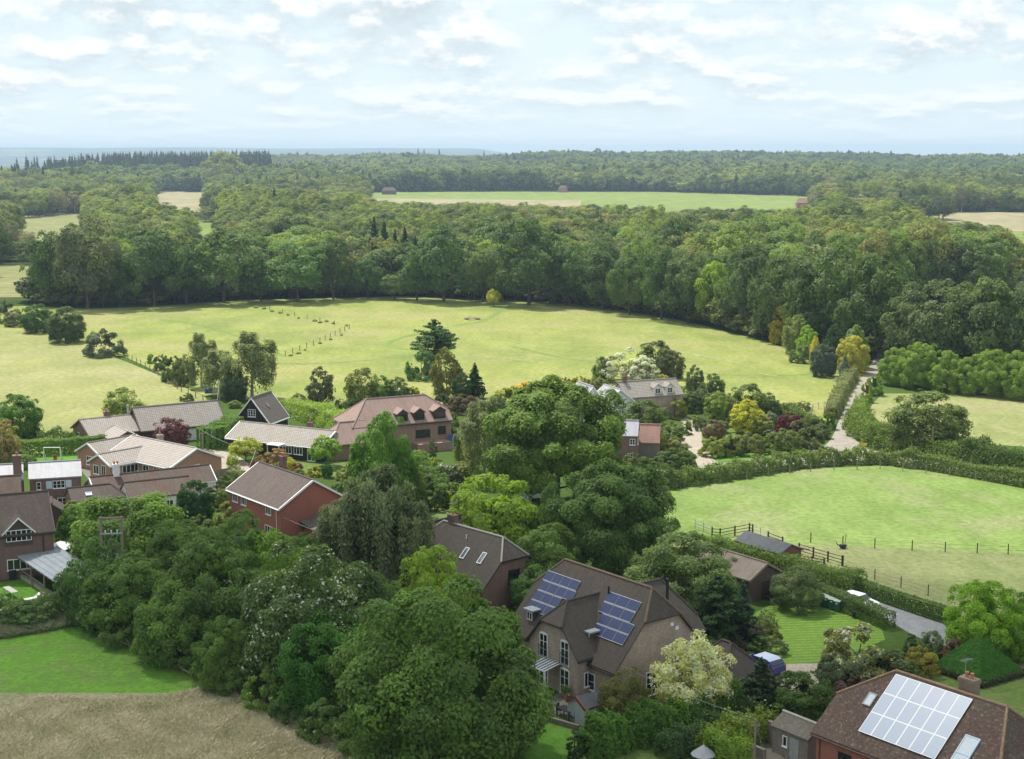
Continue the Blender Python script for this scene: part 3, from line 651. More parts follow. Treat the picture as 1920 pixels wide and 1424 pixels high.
T('bush', 408, 905, 950, 50, (0.05, .06, .025), 'dull bush beside the white walled cottage end', cat='bush')
for i, (k, cx, t, b, w, c, l) in enumerate([
    ('birch', 378, 620, 728, 58, (0.105, .135, .065), 'tall narrow birch, first of the birch group'), ('birch', 412, 652, 742, 70, (0.105, .135, .065), 'leaning birch in the middle of the birch group'),
    ('birch', 473, 616, 748, 92, (0.105, .135, .065), 'tallest birch with pale trunks, right of its group'), ('ash', 440, 690, 752, 50, (0.03, .06, .02), 'dark tree between the two tallest birches'),
    ('bush', 326, 664, 716, 50, (0.06, .09, .03), 'green bush at the left of the birch group'), ('bush', 345, 670, 722, 48, (0.07, .1, .035), 'lighter bush under the leaning birch'), ('bush', 303, 663, 695, 32, (0.055, .085, .03), 'small dark bush at the left end of the birch group'), ('bush', 285, 662, 682, 18, LT, 'tiny light bush at the end of the birch group')]):
    T(k, cx, t, b, w, c, l, cat='tree' if k != 'bush' else 'bush')
T('small_b', 601, 690, 768, 52, (0.06, .075, .04), 'narrow grey green tree in the meadow edge above the long hedge')
T('small', 678, 690, 760, 62, (0.085, .11, .035), 'light olive tree above the hipped roof house')
T('small_b', 715, 705, 758, 50, (0.08, .14, .03), 'green bushy tree above the hipped roof')
T('small_b', 745, 708, 757, 50, (0.05, .085, .02), 'dark bushy tree behind the hipped roof')
T('bush', 772, 722, 758, 40, (0.16, .2, .03), 'yellow green bush behind the hipped roof', cat='bush')
T('bush', 572, 745, 775, 28, LT, 'light green sapling bush left of the narrow grey green tree', cat='bush')
T('pine', 815, 602, 700, 95, (0.03, .065, .02), 'bushy dark pine standing in the meadow')
T('bush', 790, 648, 712, 60, (0.06, .11, .04), 'glossy green bush under the bushy pine', cat='bush')
T('small_b', 838, 655, 748, 58, (0.085, .095, .03), 'olive green tree right of the bushy pine')
T('spruce', 890, 682, 762, 62, (0.025, .055, .025), 'dark spreading conifer at the edge of the meadow', cat='conifer')
T('small_b', 866, 700, 765, 40, CO, 'dark conifer touching the olive green tree', cat='conifer')
T('bush', 830, 735, 770, 32, (0.055, .08, .05), 'blue green bush beside the hipped roof', cat='bush')
T('bush', 865, 735, 775, 60, (0.075, .06, .04), 'brownish shrub below the dark spreading conifer', cat='shrub')
for i, (cx, t, b, w, c, l) in enumerate([
    (960, 722, 765, 70, (0.16, .19, .03), 'yellow green shrub behind the top of the great spreading oak'), (990, 712, 752, 50, (0.30, .24, .05), 'orange yellow shrub behind the great spreading oak'),
    (1030, 705, 745, 40, (0.10, .15, .03), 'green shrub on the meadow edge behind the oak'), (1058, 705, 742, 34, (0.12, .07, .06), 'pinkish shrub on the meadow edge'),
    (1085, 702, 742, 40, (0.18, .2, .04), 'yellow shrub left of the white blossom bush'), (1112, 700, 745, 40, (0.13, .15, .05), 'soft green shrub beside the white blossom bush')]):
    T('bush', cx, t, b, w, c, l, cat='shrub')
# ---- white cottage garden
T('blossom', 1178, 650, 716, 100, (0.10, .11, .06), 'bush smothered in white blossom behind the white gabled cottage', cat='shrub')
T('blossom', 1205, 668, 722, 65, (0.10, .11, .06), 'second white blossom bush nearer the cottage roof', cat='shrub')
T('small', 1128, 668, 715, 35, (0.06, .10, .035), 'green tree left of the white blossom bush')
T('small', 1228, 638, 705, 72, (0.05, .075, .025), 'dark green tree right of the white blossom')
T('small', 1258, 655, 710, 50, (0.06, .075, .035), 'grey green tree behind the cottage dormers')
T('bush', 1240, 700, 722, 30, (0.22, .23, .04), 'yellow shrub against the cottage gable end', cat='shrub')
T('small_b', 1302, 686, 742, 36, (0.06, .09, .045), 'grey green tree between cottage and hedge garden')
T('small_b', 1335, 702, 748, 48, (0.05, .085, .03), 'dark green tree in the garden centre by the meadow')
T('bush', 1290, 730, 772, 60, (0.05, .08, .025), 'green bush right of the cottage end wall', cat='bush')
T('small', 1400, 718, 792, 72, (0.075, .11, .035), 'mid green tree in the middle of the cottage garden')
T('small_b', 1345, 735, 790, 52, (0.10, .155, .035), 'light green tree in the middle of the cottage garden')
T('small_b', 1437, 738, 790, 50, (0.05, .085, .03), 'dark green tree left of the purple shrub')
T('small_b', 1402, 750, 812, 66, YG, 'golden yellow conifer in the cottage garden', cat='conifer')
T('bush', 1375, 745, 790, 40, (0.24, .18, .04), 'orange tipped shrub behind the golden conifer', cat='shrub')
T('bush', 1478, 770, 812, 52, (0.075, .016, .028), 'deep purple domed shrub near the lane', cat='shrub')
T('bush', 1463, 798, 850, 68, (0.075, .11, .035), 'large rounded green shrub on the verge below the purple one', cat='shrub')
T('bush', 1520, 795, 845, 55, (0.065, .09, .04), 'grey green shrub at the lane junction', cat='shrub')
T('bush', 1500, 782, 825, 40, (0.09, .1, .07), 'silvery shrub right of the purple shrub', cat='shrub')
T('bush', 1400, 805, 852, 60, (0.10, .125, .045), 'pale green shrub in the verge hedge', cat='shrub')
T('bush', 1335, 815, 855, 55, (0.13, .17, .04), 'yellow green shrub at the driveway gate', cat='shrub')
T('bush', 1370, 812, 855, 45, (0.085, .115, .035), 'green shrub between driveway gate and verge', cat='shrub')
T('small', 1338, 786, 828, 44, (0.09, .075, .055), 'weeping brown grey tree over the driveway')
T('bush', 1313, 780, 808, 24, (0.07, .1, .06), 'small round blue green shrub at the driveway', cat='shrub')
T('bush', 1440, 768, 805, 40, (0.11, .14, .1), 'silver green shrub behind the purple shrub', cat='shrub')
T('small', 1205, 748, 810, 80, (0.06, .095, .03), 'green garden tree in front of the white cottage gable')
T('bush', 1245, 720, 752, 55, (0.13, .15, .03), 'yellow green creeper bush on the cottage front', cat='shrub')
T('small_b', 1255, 790, 835, 60, (0.075, .115, .035), 'green garden tree beside the red tiled small house')
T('small_b', 1235, 800, 850, 30, (0.10, .135, .035), 'narrow light green tree in front of the small brick house')
T('ball', 1232, 832, 856, 24, (0.10, .02, .045), 'crimson leaved bush beside the small brick house', cat='shrub')
T('bush', 1260, 835, 885, 75, (0.05, .085, .025), 'dark green bush in front of the small brick house', cat='bush')
T('bush', 1285, 842, 880, 45, (0.07, .1, .035), 'rounded bush beside the driveway mouth', cat='bush')
T('bush', 1215, 880, 930, 85, (0.06, .095, .03), 'wide green bush where the long hedge meets the oak', cat='bush')
T('bush', 1190, 845, 890, 60, (0.055, .09, .025), 'green bush under the small brick house window', cat='bush')
def fill(pts, label, group, cols, keys=('bush', 'small_b', 'bush')):
    for i, (cx, b, w, h) in enumerate(sorted(pts)): T(keys[i % len(keys)], cx, b - h, b, w, cols[i % len(cols)], ORD[i] + ' from the left: ' + label, cat='shrub', group=group)
GC = [(0.06, .095, .03), (0.09, .13, .04), (0.045, .08, .022), (0.12, .15, .05), (0.075, .095, .055)]
fill([(1275, 765, 40, 40), (1315, 760, 40, 30), (1365, 768, 46, 34), (1300, 800, 30, 24), (1420, 780, 44, 40), (1380, 800, 40, 36), (1450, 790, 40, 34), (1425, 815, 46, 36), (1350, 812, 36, 26), (1495, 805, 44, 34), (1440, 835, 44, 32), (1490, 846, 40, 34), (1420, 846, 36, 24), (1385, 845, 36, 26), (1540, 822, 34, 28), (1355, 850, 34, 26), (1285, 815, 28, 22), (1265, 760, 26, 24), (1505, 770, 30, 20), (1330, 775, 34, 30)],
     'garden shrub in the planting between white cottage and lane', 'shrubs in the cottage garden', GC)
fill([(1130, 745, 40, 34), (1100, 755, 44, 30), (1150, 770, 36, 34), (1225, 770, 40, 40), (1270, 850, 40, 34), (1215, 845, 30, 30), (1180, 790, 34, 34), (1240, 890, 50, 36), (1290, 900, 40, 26), (1165, 900, 50, 40)],
     'shrub among the bushes round the small red roofed house', 'shrubs round the red roofed house', GC)
fill([(650, 900, 40, 30), (640, 925, 40, 26), (560, 850 + 45, 22, 16), (525, 885, 26, 18), (690, 905, 44, 44), (780, 905, 50, 44), (770, 935, 50, 40), (800, 925, 40, 36), (830, 895, 30, 26), (865, 900, 40, 34), (880, 880, 30, 40), (845, 940, 34, 26), (935, 900, 30, 30), (850, 800, 24, 30), (862, 770, 40, 34), (845, 830, 30, 34)],
     'garden shrub between the village houses left of the great oak', 'shrubs between the village houses', GC)
fill([(135, 985, 50, 45), (125, 1010, 50, 40), (290, 955, 50, 40), (410, 955, 44, 44), (430, 985, 60, 50), (380, 1010, 60, 50), (300, 985, 50, 40), (420, 930, 36, 40), (150, 960, 40, 30)],
     'bush behind the tree belt, below the brown roofed cottages', 'bushes below the brown roofed cottages', GC)
fill([(1130, 1090, 60, 44), (1090, 1105, 60, 50), (1180, 1130, 60, 44), (1300, 1190, 60, 60), (1260, 1160, 60, 44), (980, 1140, 50, 50), (1350, 1230, 60, 44), (1470, 1125, 60, 40), (1440, 1110, 50, 40)],
     'bush in the shady planting round the solar panel house', 'bushes round the solar panel house', [GC[2], GC[0], (0.05, .07, .035)])
fill([(1665, 1290, 60, 44), (1700, 1275, 50, 36), (1630, 1300, 50, 36), (1680, 1250, 44, 36), (1765, 1248, 36, 28), (1470, 1330, 60, 44), (1390, 1345, 60, 40), (1440, 1365, 50, 30), (1540, 1335, 40, 36)],
     'shrub in the border behind the house with pale solar panels', 'shrubs behind the pale panel roof', GC)
fill([(560, 762, 30, 24), (640, 770, 30, 24), (520, 775, 34, 24), (500, 762, 34, 20), (660, 765, 30, 20), (585, 785, 30, 16), (790, 760, 30, 24), (905, 770, 40, 30), (930, 775, 44, 34), (350, 752, 26, 16), (440, 765, 26, 14)],
     'low shrub on the edge between gardens and meadow', 'shrubs on the meadow edge', GC)
fill([(20, 850, 40, 34), (90, 842, 44, 24), (150, 838, 34, 20), (60, 820, 40, 20), (15, 905, 40, 30)], 'bush beside the lawn with the football goal', 'bushes near the football goal', GC)
for cx, t, b, w, c, l in [(1265, 742, 785, 46, (0.13, .15, .035), 'creeper covered bush against the right half of the white cottage'), (1212, 738, 778, 44, (0.07, .11, .035), 'green bush hiding the foot of the white cottage gable'), (1170, 745, 790, 50, (0.06, .095, .03), 'dark green bush left of the white cottage gable'), (1238, 755, 792, 40, (0.09, .13, .04), 'bright bush below the cottage creeper')]: T('bush', cx, t, b, w, c, l, cat='shrub')
# ---- lane trees
T('small_b', 1461, 577, 646, 40, (0.20, .19, .02), 'golden conifer at the far end of the ornamental row by the wood', cat='conifer')
T('small', 1492, 592, 664, 54, (0.11, .15, .05), 'pale green tree in the ornamental row, next to the golden conifer')
T('small_b', 1512, 612, 672, 40, (0.13, .22, .025), 'bright green tree in the ornamental row')
T('bush', 1505, 640, 680, 50, (0.08, .12, .045), 'low green bush below the bright green tree', cat='bush')
T('small_b', 1528, 632, 690, 22, (0.26, .25, .03), 'thin yellow tree left of the blue grey tree')
T('round', 1543, 642, 706, 50, (0.05, .075, .07), 'dense blue grey tree in the ornamental row')
T('spruce', 1583, 666, 716, 38, (0.12, .17, .17), 'small silver blue spruce nearest the lane', cat='conifer')
T('round', 1598, 626, 700, 60, (0.22, .23, .05), 'yellow round tree beside the lane')
T('small', 1565, 610, 690, 45, CO, 'dark tree behind the yellow round tree')
T('small_b', 1600, 612, 690, 50, (0.10, .16, .06), 'green tree behind the yellow round tree')
for i, (cx, t, b, w) in enumerate([(1680, 650, 722, 66), (1722, 640, 728, 78), (1775, 655, 735, 70), (1815, 668, 740, 60), (1860, 652, 742, 80), (1910, 655, 748, 80), (1960, 655, 752, 80)]):
    T('ash', cx, t, b, w, (0.10, .165, .035), ORD[i] + ' tree from the lane in the dense bright green row above the right hand field', group='trees in the row above the right field')
T('round', 1735, 727, 846, 150, (0.08, .115, .04), 'large round tree alone in the roadside hedge, right of the lane')
T('bush', 1640, 700, 742, 34, LT, 'light bush on the right verge of the lane', cat='bush')
T('bush', 1625, 712, 755, 24, (0.12, .17, .04), 'small bright bush on the right verge of the lane', cat='bush')
T('bush', 1607, 760, 785, 26, MD, 'green bush at the bend of the lane', cat='bush')
T('bush', 1552, 768, 805, 28, (0.06, .11, .025), 'dark green bush on the left verge of the lane', cat='bush')
# ---- meadow bushes
T('round', 123, 572, 642, 72, (0.045, .075, .028), 'round dark bush standing in the meadow, nearest of the left pair', cat='bush')
T('round', 69, 568, 624, 58, (0.04, .085, .022), 'round green bush left of the round dark meadow bush', cat='bush')
T('bush', 33, 578, 612, 48, (0.10, .12, .06), 'grey green bush at the end of the meadow hedge line', cat='bush')
T('bush', 12, 560, 605, 50, (0.055, .08, .04), 'leafy bush at the left edge of the meadow', cat='bush')
T('bush', 197, 613, 668, 75, (0.075, .10, .07), 'low grey willow bush alone in the meadow', cat='bush')
T('ball_tree', 926, 543, 575, 29, YG, 'small yellow green tree alone near the woodland edge')
for i, (cx, b) in enumerate([(470, 575), (480, 578), (495, 580), (510, 585), (525, 588), (540, 592), (560, 598), (590, 603), (600, 606), (612, 604), (625, 608), (650, 612), (572, 658), (560, 664), (545, 668), (600, 645), (620, 638), (640, 630)]):
    T('small_b', cx, b - 4 - (i * 7 % 7), b, 5 + (i * 5 % 6), (0.17, .22, .09), ORD[min(i, 11) if i < 12 else i - 12] + (' sapling from the wood along the upper meadow fence' if i < 12 else ' sapling from the lower end of the returning meadow fence'), cat='shrub', group='saplings along the meadow fence')
# ---- front of the woodland
WF = [(95, 438, 572, 95, DK, 'wood1'), (165, 410, 578, 140, (0.070, .092, .045), 'wood2'), (225, 470, 575, 80, DK, 'wood0'), (290, 432, 575, 125, (0.042, .078, .024), 'wood0'), (350, 470, 572, 80, DK, 'wood3'), (420, 437, 568, 135, (0.06, .105, .03), 'wood3'),
      (490, 480, 566, 80, DK, 'wood1'), (558, 455, 566, 128, (0.06, .115, .03), 'wood2'), (625, 448, 562, 80, (0.04, .07, .02), 'wood1'), (690, 486, 560, 66, (0.04, .085, .022), 'wood0'), (740, 515, 562, 56, (0.065, .11, .035), 'wood2'),
      (782, 480, 564, 80, DK, 'wood1'), (832, 432, 566, 120, (0.042, .085, .024), 'wood3'), (905, 470, 566, 90, (0.06, .10, .025), 'wood0'), (992, 415, 572, 150, (0.042, .075, .022), 'wood1'), (1068, 460, 574, 80, DK, 'wood2'),
      (1130, 470, 580, 95, (0.04, .07, .02), 'wood0'), (1180, 480, 590, 85, (0.055, .095, .025), 'wood3'), (1240, 465, 600, 90, DK, 'wood1'), (1290, 475, 606, 100, (0.055, .09, .03), 'wood2'), (1345, 490, 612, 82, (0.12, .185, .025), 'wood0'), (1400, 470, 622, 110, (0.05, .085, .028), 'wood3'),
      (1465, 480, 640, 120, (0.045, .075, .024), 'wood0'), (1545, 465, 655, 160, (0.045, .08, .025), 'wood2'), (1640, 480, 672, 150, (0.042, .075, .024), 'wood1'), (1705, 540, 690, 110, (0.065, .095, .04), 'wood3'), (1780, 530, 700, 150, (0.06, .09, .038), 'wood2'), (1860, 520, 710, 140, (0.06, .095, .035), 'wood0'), (1945, 530, 715, 130, (0.055, .09, .035), 'wood1')]
WL = ['dark oak at the left end of the wood front, beside the pale hay field', 'broad grey green oak, second in the wood front from its left end', 'short dark tree filling under the broad grey green oak', 'dark oak with a forked trunk above the round meadow bushes', 'dark narrow tree between the forked oak and a paler oak', 'pale topped oak with visible trunk at the wood front above the birches', 'dark low tree right of the pale topped oak',
 'wide domed mid green oak at the wood front above the meadow fence', 'tall dark tree right of the wide domed oak', 'small round dark tree at the wood front', 'lowest light green tree of the wood front, left of centre', 'dark tree right of the lowest light green one in the wood front', 'tall dark oak at the wood front, left of the small yellow tree', 'green tree directly behind the small yellow meadow tree', 'broadest dark oak at the centre of the wood front', 'dark tree right of the broadest central oak in the wood front',
 'dark green tree where the wood front starts bending towards the lane', 'mid green tree on the bend of the wood front', 'dark gap filling tree left of the brightest tree of the wood front', 'grey green oak touching the brightest tree of the wood front', 'brightest yellow green tree of the wood front', 'mid green oak right of the brightest tree in the wood front', 'dark oak above the golden conifer of the ornamental row', 'very wide dark oak behind the ornamental row by the lane', 'large dark oak overhanging the top of the lane', 'grey green tree right of the top of the lane',
 'wide grey green tree behind the dense row along the right field', 'wide tree of the wood front close to the right edge', 'wood front tree cut off by the right edge']
for (cx, t, b, w, c, k), l in zip(WF, WL):
    T(k, cx, t, b, w, c, l, group='trees along the front edge of the wood')
for cx, t, b, w, l in [(703, 410, 545, 52, 'tallest dark conifer of the clump inside the wood'), (722, 418, 546, 48, 'second dark conifer of the clump inside the wood'), (742, 432, 545, 44, 'middle conifer of the dark clump inside the wood'), (760, 428, 543, 52, 'right hand conifer of the dark clump inside the wood'), (780, 445, 542, 40, 'lowest conifer at the right end of the dark clump')]:
    T('wood_conifer', cx, t, b, w, (0.026, .048, .024), l, cat='conifer', group='dark conifer clump inside the wood')
# ---- sampled woodland
FIELDS = [[(695, 362), (1000, 358), (1200, 360), (1512, 370), (1518, 389), (1440, 392), (1200, 386), (1000, 383), (760, 379), (700, 377)], [(1700, 401), (1925, 399), (1925, 424), (1850, 420), (1770, 411)],
          [(1880, 441), (1925, 438), (1925, 458), (1884, 452)], [(45, 412), (155, 402), (148, 425), (125, 440), (75, 455)], [(-10, 500), (62, 497), (62, 552), (-10, 552)],
          [(290, 372), (315, 360), (378, 362), (376, 388), (305, 382)], [(375, 420), (400, 418), (394, 446), (378, 448)]]
def inside(p, poly):
    x, y = p; c = False; j = len(poly) - 1
    for i in range(len(poly)):
        xi, yi = poly[i]; xj, yj = poly[j]
        if (yi > y) != (yj > y) and x < (xj - xi) * (y - yi) / (yj - yi) + xi: c = not c
        j = i
    return c
EDGE = [(-400, 545), (0, 552), (60, 572), (150, 578), (300, 572), (450, 562), (750, 556), (1000, 566), (1150, 582), (1300, 604), (1450, 640), (1560, 655), (1640, 665), (1700, 688), (2400, 720)]
ex, ey = zip(*EDGE)
def visible_ok(x, y, z, H, W):
    pb = proj((x, y, z)); 
    if pb[0] < -90 or pb[0] > 2010: return False
    pt = proj((x, y, z + H)); hw = W / 2 * FPX / y
    for poly in FIELDS:
        for fx in (-.85, -.4, 0, .4, .85):
            for fz in ((0, .35, .6, .8, .96) if abs(fx) < .5 else (0, .35, .6, .75)):
                if inside((pb[0] + fx * hw, pb[1] + (pt[1] - pb[1]) * fz), poly): return False
    return True
rs = np.random.default_rng(2024); near = []; far = []
y = 440.0
while y < 4000:
    sp = 11.0 if y < 900 else 12.5 if y < 1600 else 15.0 if y < 2600 else 19.0
    x = -(y * .37 + 40)
    while x < y * .37 + 40:
        jx, jy = x + rs.uniform(-.42, .42) * sp, y + rs.uniform(-.42, .42) * sp; x += sp
        z = float(hgt(jx, jy)); a = jx / jy; pb = proj((jx, jy, z))
        if pb[1] > np.interp(pb[0], ex, ey) - 2: continue
        plantation = -.345 < a < -.16 and 1900 < jy < 2700
        pn = math.sin(jx / 47 + 1.7 * math.sin(jy / 83)) + math.sin(jy / 61 + jx / 120); H = (16.5 + 2.6 * pn + rs.normal() * 1.8) * (1.25 if 1500 < jy < 1900 else 1); W = sp * rs.uniform(1.15, 1.9)
        if jy > 1850 + 9000 * max(0, a + .335): 
            if a < -.27: continue
        if plantation: H = rs.uniform(24, 40); W = sp * rs.uniform(.8, 1.15)
        if a < -.12 and 620 < jy < 1400 and rs.random() < .25: continue
        if jy < 1000:                                           # open up space around the hand-placed front trees
            if any((jx - q[0]) ** 2 + (jy - q[1]) ** 2 < (q[2] * .72 + 3) ** 2 for q in placed[-34:]): continue
        if not visible_ok(jx, jy, z, H, W):
            H2, W2 = H * .5, W * .7
            if rs.random() < .5 and visible_ok(jx, jy, z, H2, W2): H, W = H2, W2
            else: continue
        con = plantation or (rs.random() < (.004 if jy < 1000 else .02 if jy < 1500 else .06 + .5 * max(0, math.sin(jx / 300 + jy / 170) - .45)))
        if jy > 2500 and a > -.02 and rs.random() < .35: con = True
        rec = (jx, jy, z, H, W, con)
        (near if jy < 1600 else far).append(rec)
    y += sp * .92
near.sort(key=lambda q: q[1])
CW = [((0.044, .076, .024), 'dark green'), ((0.066, .108, .032), 'mid green'), ((0.086, .138, .036), 'fresh green'), ((0.120, .178, .040), 'light green'), ((0.100, .125, .065), 'grey green'), ((0.115, .13, .048), 'olive green')]
nind = 300
for i, (x, y, z, H, W, con) in enumerate(near[:nind]):
    if con:
        put_tree('wood_conifer', x, y, z, H * 1.1, W * .62, rs.random() * 6.28, 'woodland_conifer', 'dark conifer rising among the broadleaf trees inside the wood', 'conifer', CO, 'conifers inside the wood')
    else:
        c, nm = CW[rs.choice(6, p=[.17, .25, .21, .12, .16, .09])]; kk = 'wood_sparse' if nm == 'grey green' and rs.random() < .7 else 'wood%d' % rs.integers(0, 4)
        put_tree(kk, x, y, z, H, W, rs.random() * 6.28, 'woodland_tree', nm + ' broadleaf tree inside the wood, behind its front edge', 'tree', c, nm + ' trees inside the wood')
# the rest of the woods: one object each, instanced on points
def scatter(name, recs, defs):
    """recs (x,y,z,H,W,variant)"""
    coll = bpy.data.collections.new(name + '_kinds')
    for k, (key, col) in enumerate(defs):
        src = PR[key]; me = src['mesh'].copy(); me.materials[0] = foliage('foliage_%s_%d' % (name, k), fixed=col)
        o = bpy.data.objects.new('kind_%02d' % k, me); coll.objects.link(o)
    me = bpy.data.meshes.new(name); me.from_pydata([(r[0], r[1], r[2]) for r in recs], [], [])
    a = me.attributes.new('sc', 'FLOAT_VECTOR', 'POINT'); v = []
    for r in recs:
        s = PR[defs[r[5]][0]]; v += [r[4] / s['W'], r[4] / s['W'], r[3] / s['H']]
    a.data.foreach_set('vector', v)
    a = me.attributes.new('rot', 'FLOAT_VECTOR', 'POINT'); a.data.foreach_set('vector', [q for _ in recs for q in (0, 0, rs.random() * 6.28)])
    a = me.attributes.new('var', 'INT', 'POINT'); a.data.foreach_set('value', [r[5] for r in recs])
    o = bpy.data.objects.new(name, me); link(o); props(o, kind='stuff')
    ng = bpy.data.node_groups.new(name, 'GeometryNodeTree'); ng.interface.new_socket('Geometry', in_out='INPUT', socket_type='NodeSocketGeometry'); ng.interface.new_socket('Geometry', in_out='OUTPUT', socket_type='NodeSocketGeometry')
    N, Lk = ng.nodes, ng.links; gi = N.new('NodeGroupInput'); go = N.new('NodeGroupOutput'); ip = N.new('GeometryNodeInstanceOnPoints'); ci = N.new('GeometryNodeCollectionInfo')
    ci.inputs[0].default_value = coll; ci.inputs['Separate Children'].default_value = True; ci.inputs['Reset Children'].default_value = True
    def attr(nm, t):
        q = N.new('GeometryNodeInputNamedAttribute'); q.data_type = t; q.inputs[0].default_value = nm; return [s for s in q.outputs if s.enabled][0]
    Lk.new(gi.outputs[0], ip.inputs['Points']); Lk.new(ci.outputs[0], ip.inputs['Instance']); ip.inputs['Pick Instance'].default_value = True
    Lk.new(attr('var', 'INT'), ip.inputs['Instance Index']); Lk.new(attr('rot', 'FLOAT_VECTOR'), ip.inputs['Rotation']); Lk.new(attr('sc', 'FLOAT_VECTOR'), ip.inputs['Scale'])
    Lk.new(ip.outputs[0], go.inputs[0]); md = o.modifiers.new('scatter', 'NODES'); md.node_group = ng
    return o
for i in range(3): proto('far%d' % i, 'broad', 15, 15, 1900, 1.2, 60 + i, low=.05, lump=.8)
proto('far_conifer', 'conifer', 19, 9, 1300, 1.1, 64)
DEFS = [('wood0', (0.046, .082, .026)), ('wood1', (0.060, .10, .030)), ('wood2', (0.075, .122, .034)), ('wood3', (0.095, .145, .036)), ('wood_sparse', (0.082, .10, .052)), ('wood_conifer', CO)]
def pk(x, y, n):
    v = (math.sin(x / 58 + 2 * math.sin(y / 170)) + math.sin(y / 95 + x / 210) + rs.normal() * .9) * .5; return int(np.clip(round((v + 1) / 2 * (n - 1)), 0, n - 1))
def var6(con, x=0, y=0): return 5 if con else [0, 1, 4, 2, 3][pk(x, y, 5)]
scatter('woodland', [(x, y, z, H * (1.1 if con else 1), W * (.65 if con else 1), var6(con, x, y)) for x, y, z, H, W, con in near[nind:]], DEFS)
DEFF = [('far0', (0.046, .080, .030)), ('far1', (0.060, .098, .034)), ('far2', (0.075, .115, .040)), ('far0', (0.085, .125, .05)), ('far_conifer', (0.022, .040, .024))]
scatter('distant_woodland', [(x, y, z, H * (1.0 if not con else 1.05), W * (.8 if con else 1), 4 if con else pk(x * .6, y * .35, 4)) for x, y, z, H, W, con in far], DEFF)
# undergrowth closing the foot of the wood
ug = []
for cx in range(60, 1960, 5):
    b = np.interp(cx, ex, ey) - rs.uniform(1, 9)
    if inside((cx, b - 10), FIELDS[4]): continue
    if 1640 < cx < 1665: continue
    g = G(cx, b); ug.append((g[0], g[1], 0, rs.uniform(4, 9), rs.uniform(7, 11), int(rs.integers(0, 3))))
scatter('undergrowth', ug, [('far0', (0.035, .058, .02)), ('far1', (0.045, .07, .024)), ('far2', (0.06, .085, .03))])
# crest trees seen on the skyline
for cx, t, b in [(562, 283, 300), (581, 284, 300), (786, 278, 300), (797, 279, 300), (825, 279, 300), (908, 283, 300), (245, 287, 305)]:
    yy = 3100.; z = 46 + (HOR - t) * yy / FPX; x = (cx - CX) / FPX * yy; zg = float(hgt(x, yy))
    put_tree('wood_conifer', x, yy, zg, z - zg, 12, 0, 'skyline_conifer', 'tall dark conifer standing clear of the skyline wood', 'conifer', CO, 'tall conifers on the skyline')
g = G(420, 362); put_tree('wood0', g[0], g[1], g[2], 46, 50, 1, 'broadleaf_tree', 'huge pale round tree in front of the dark conifer plantation', 'tree', (0.115, .145, .06))
def hedge(pts, w, h, col, label, leaf=.22, dens=14, clipped=True, name='hedge', bloomf=0.0, seed=0, base_z=0):
    """hedge along pixel points: leafy skin over a lumpy box; its trunk-dark core is left open"""
    rng = np.random.default_rng(abs(int(pts[0][0])) + seed); P = [G(*p)[:2] for p in smooth_poly(pts, 5)] if len(pts) > 2 else [G(*p)[:2] for p in pts]
    seg = [(a, b, np.linalg.norm(b - a)) for a, b in zip(P[:-1], P[1:])]; L_ = sum(s[2] for s in seg)
    n = int(L_ * (w + 2 * h) * dens * (2.6 if clipped else 3.2)); si = rng.choice(len(seg), n, p=np.array([s[2] for s in seg]) / L_); t = rng.random(n)
    A = np.array([s[0] for s in seg])[si]; B = np.array([s[1] for s in seg])[si]; d = (B - A) / np.linalg.norm(B - A, axis=1)[:, None]; q = A + (B - A) * t[:, None]; nn = np.stack([-d[:, 1], d[:, 0]], 1)
    u = rng.random(n) * (w + 2 * h); side = np.where(u < h, -1, np.where(u > h + w, 1, 0))
    off = np.where(side == 0, (u - h) - w / 2, side * w / 2); zz = np.where(side == 0, h, np.where(side < 0, u, u - h - w))
    lum = (.06 if clipped else .22); s0 = q[:, 0] * .9 + q[:, 1] * .7
    lump = 1 + lum * (np.sin(s0 * 1.3) + .7 * np.sin(s0 * 2.9 + 1) + .5 * np.sin(s0 * 6.1 + zz)) + rng.normal(size=n) * (.03 if clipped else .10)
    off = off * lump; zz = np.maximum(zz * (lump if not clipped else 1 + (lump - 1) * .5), .03)
    if not clipped: rnd = np.clip(zz / h, 0, 1); off = off * (1.1 - .35 * rnd ** 3)
    pos = np.stack([q[:, 0] + nn[:, 0] * off, q[:, 1] + nn[:, 1] * off, zz + base_z], 1)
    nor = np.stack([nn[:, 0] * side * 1.0, nn[:, 1] * side * 1.0, np.where(side == 0, 1.0, .3)], 1) + rng.normal(size=(n, 3)) * (.35 if clipped else .6)
    tint = .45 + rng.normal(0, .2, n) + .12 * np.sin(s0 * .7)
    bl = (rng.random(n) < bloomf).astype(float) if bloomf else None
    me = leaf_mesh('hedge', pos, nor, leaf * rng.uniform(.7, 1.3, n), tint, bl)
    o = bpy.data.objects.new(name, me); link(o); o.color = (*col, 1); props(o, label, 'hedge')
    return o
HG = (0.060, 0.105, 0.028)
hedge([(1262, 912), (1330, 903), (1420, 888), (1520, 873), (1620, 868), (1720, 876), (1820, 893), (1960, 918)], 2.6, 1.7, (0.075, .115, .04), 'long rough hedge curving along the top of the green paddock', .3, 26, False)
hedge([(1115, 925), (1200, 918), (1270, 911)], 3, 2.0, (0.055, .09, .03), 'dark overgrown end of the paddock hedge beside the great oak', .3, 24, False)
hedge([(1810, 868), (1870, 884), (1960, 900)], 4.0, 3.2, (0.045, .08, .025), 'tall dark hedge below the right hand field', .32, 22, False)
hedge([(1605, 800), (1625, 825), (1680, 846), (1740, 858), (1815, 872)], 3.4, 2.6, (0.08, .125, .035), 'thick hedge curving round the lane junction', .3, 22, False)
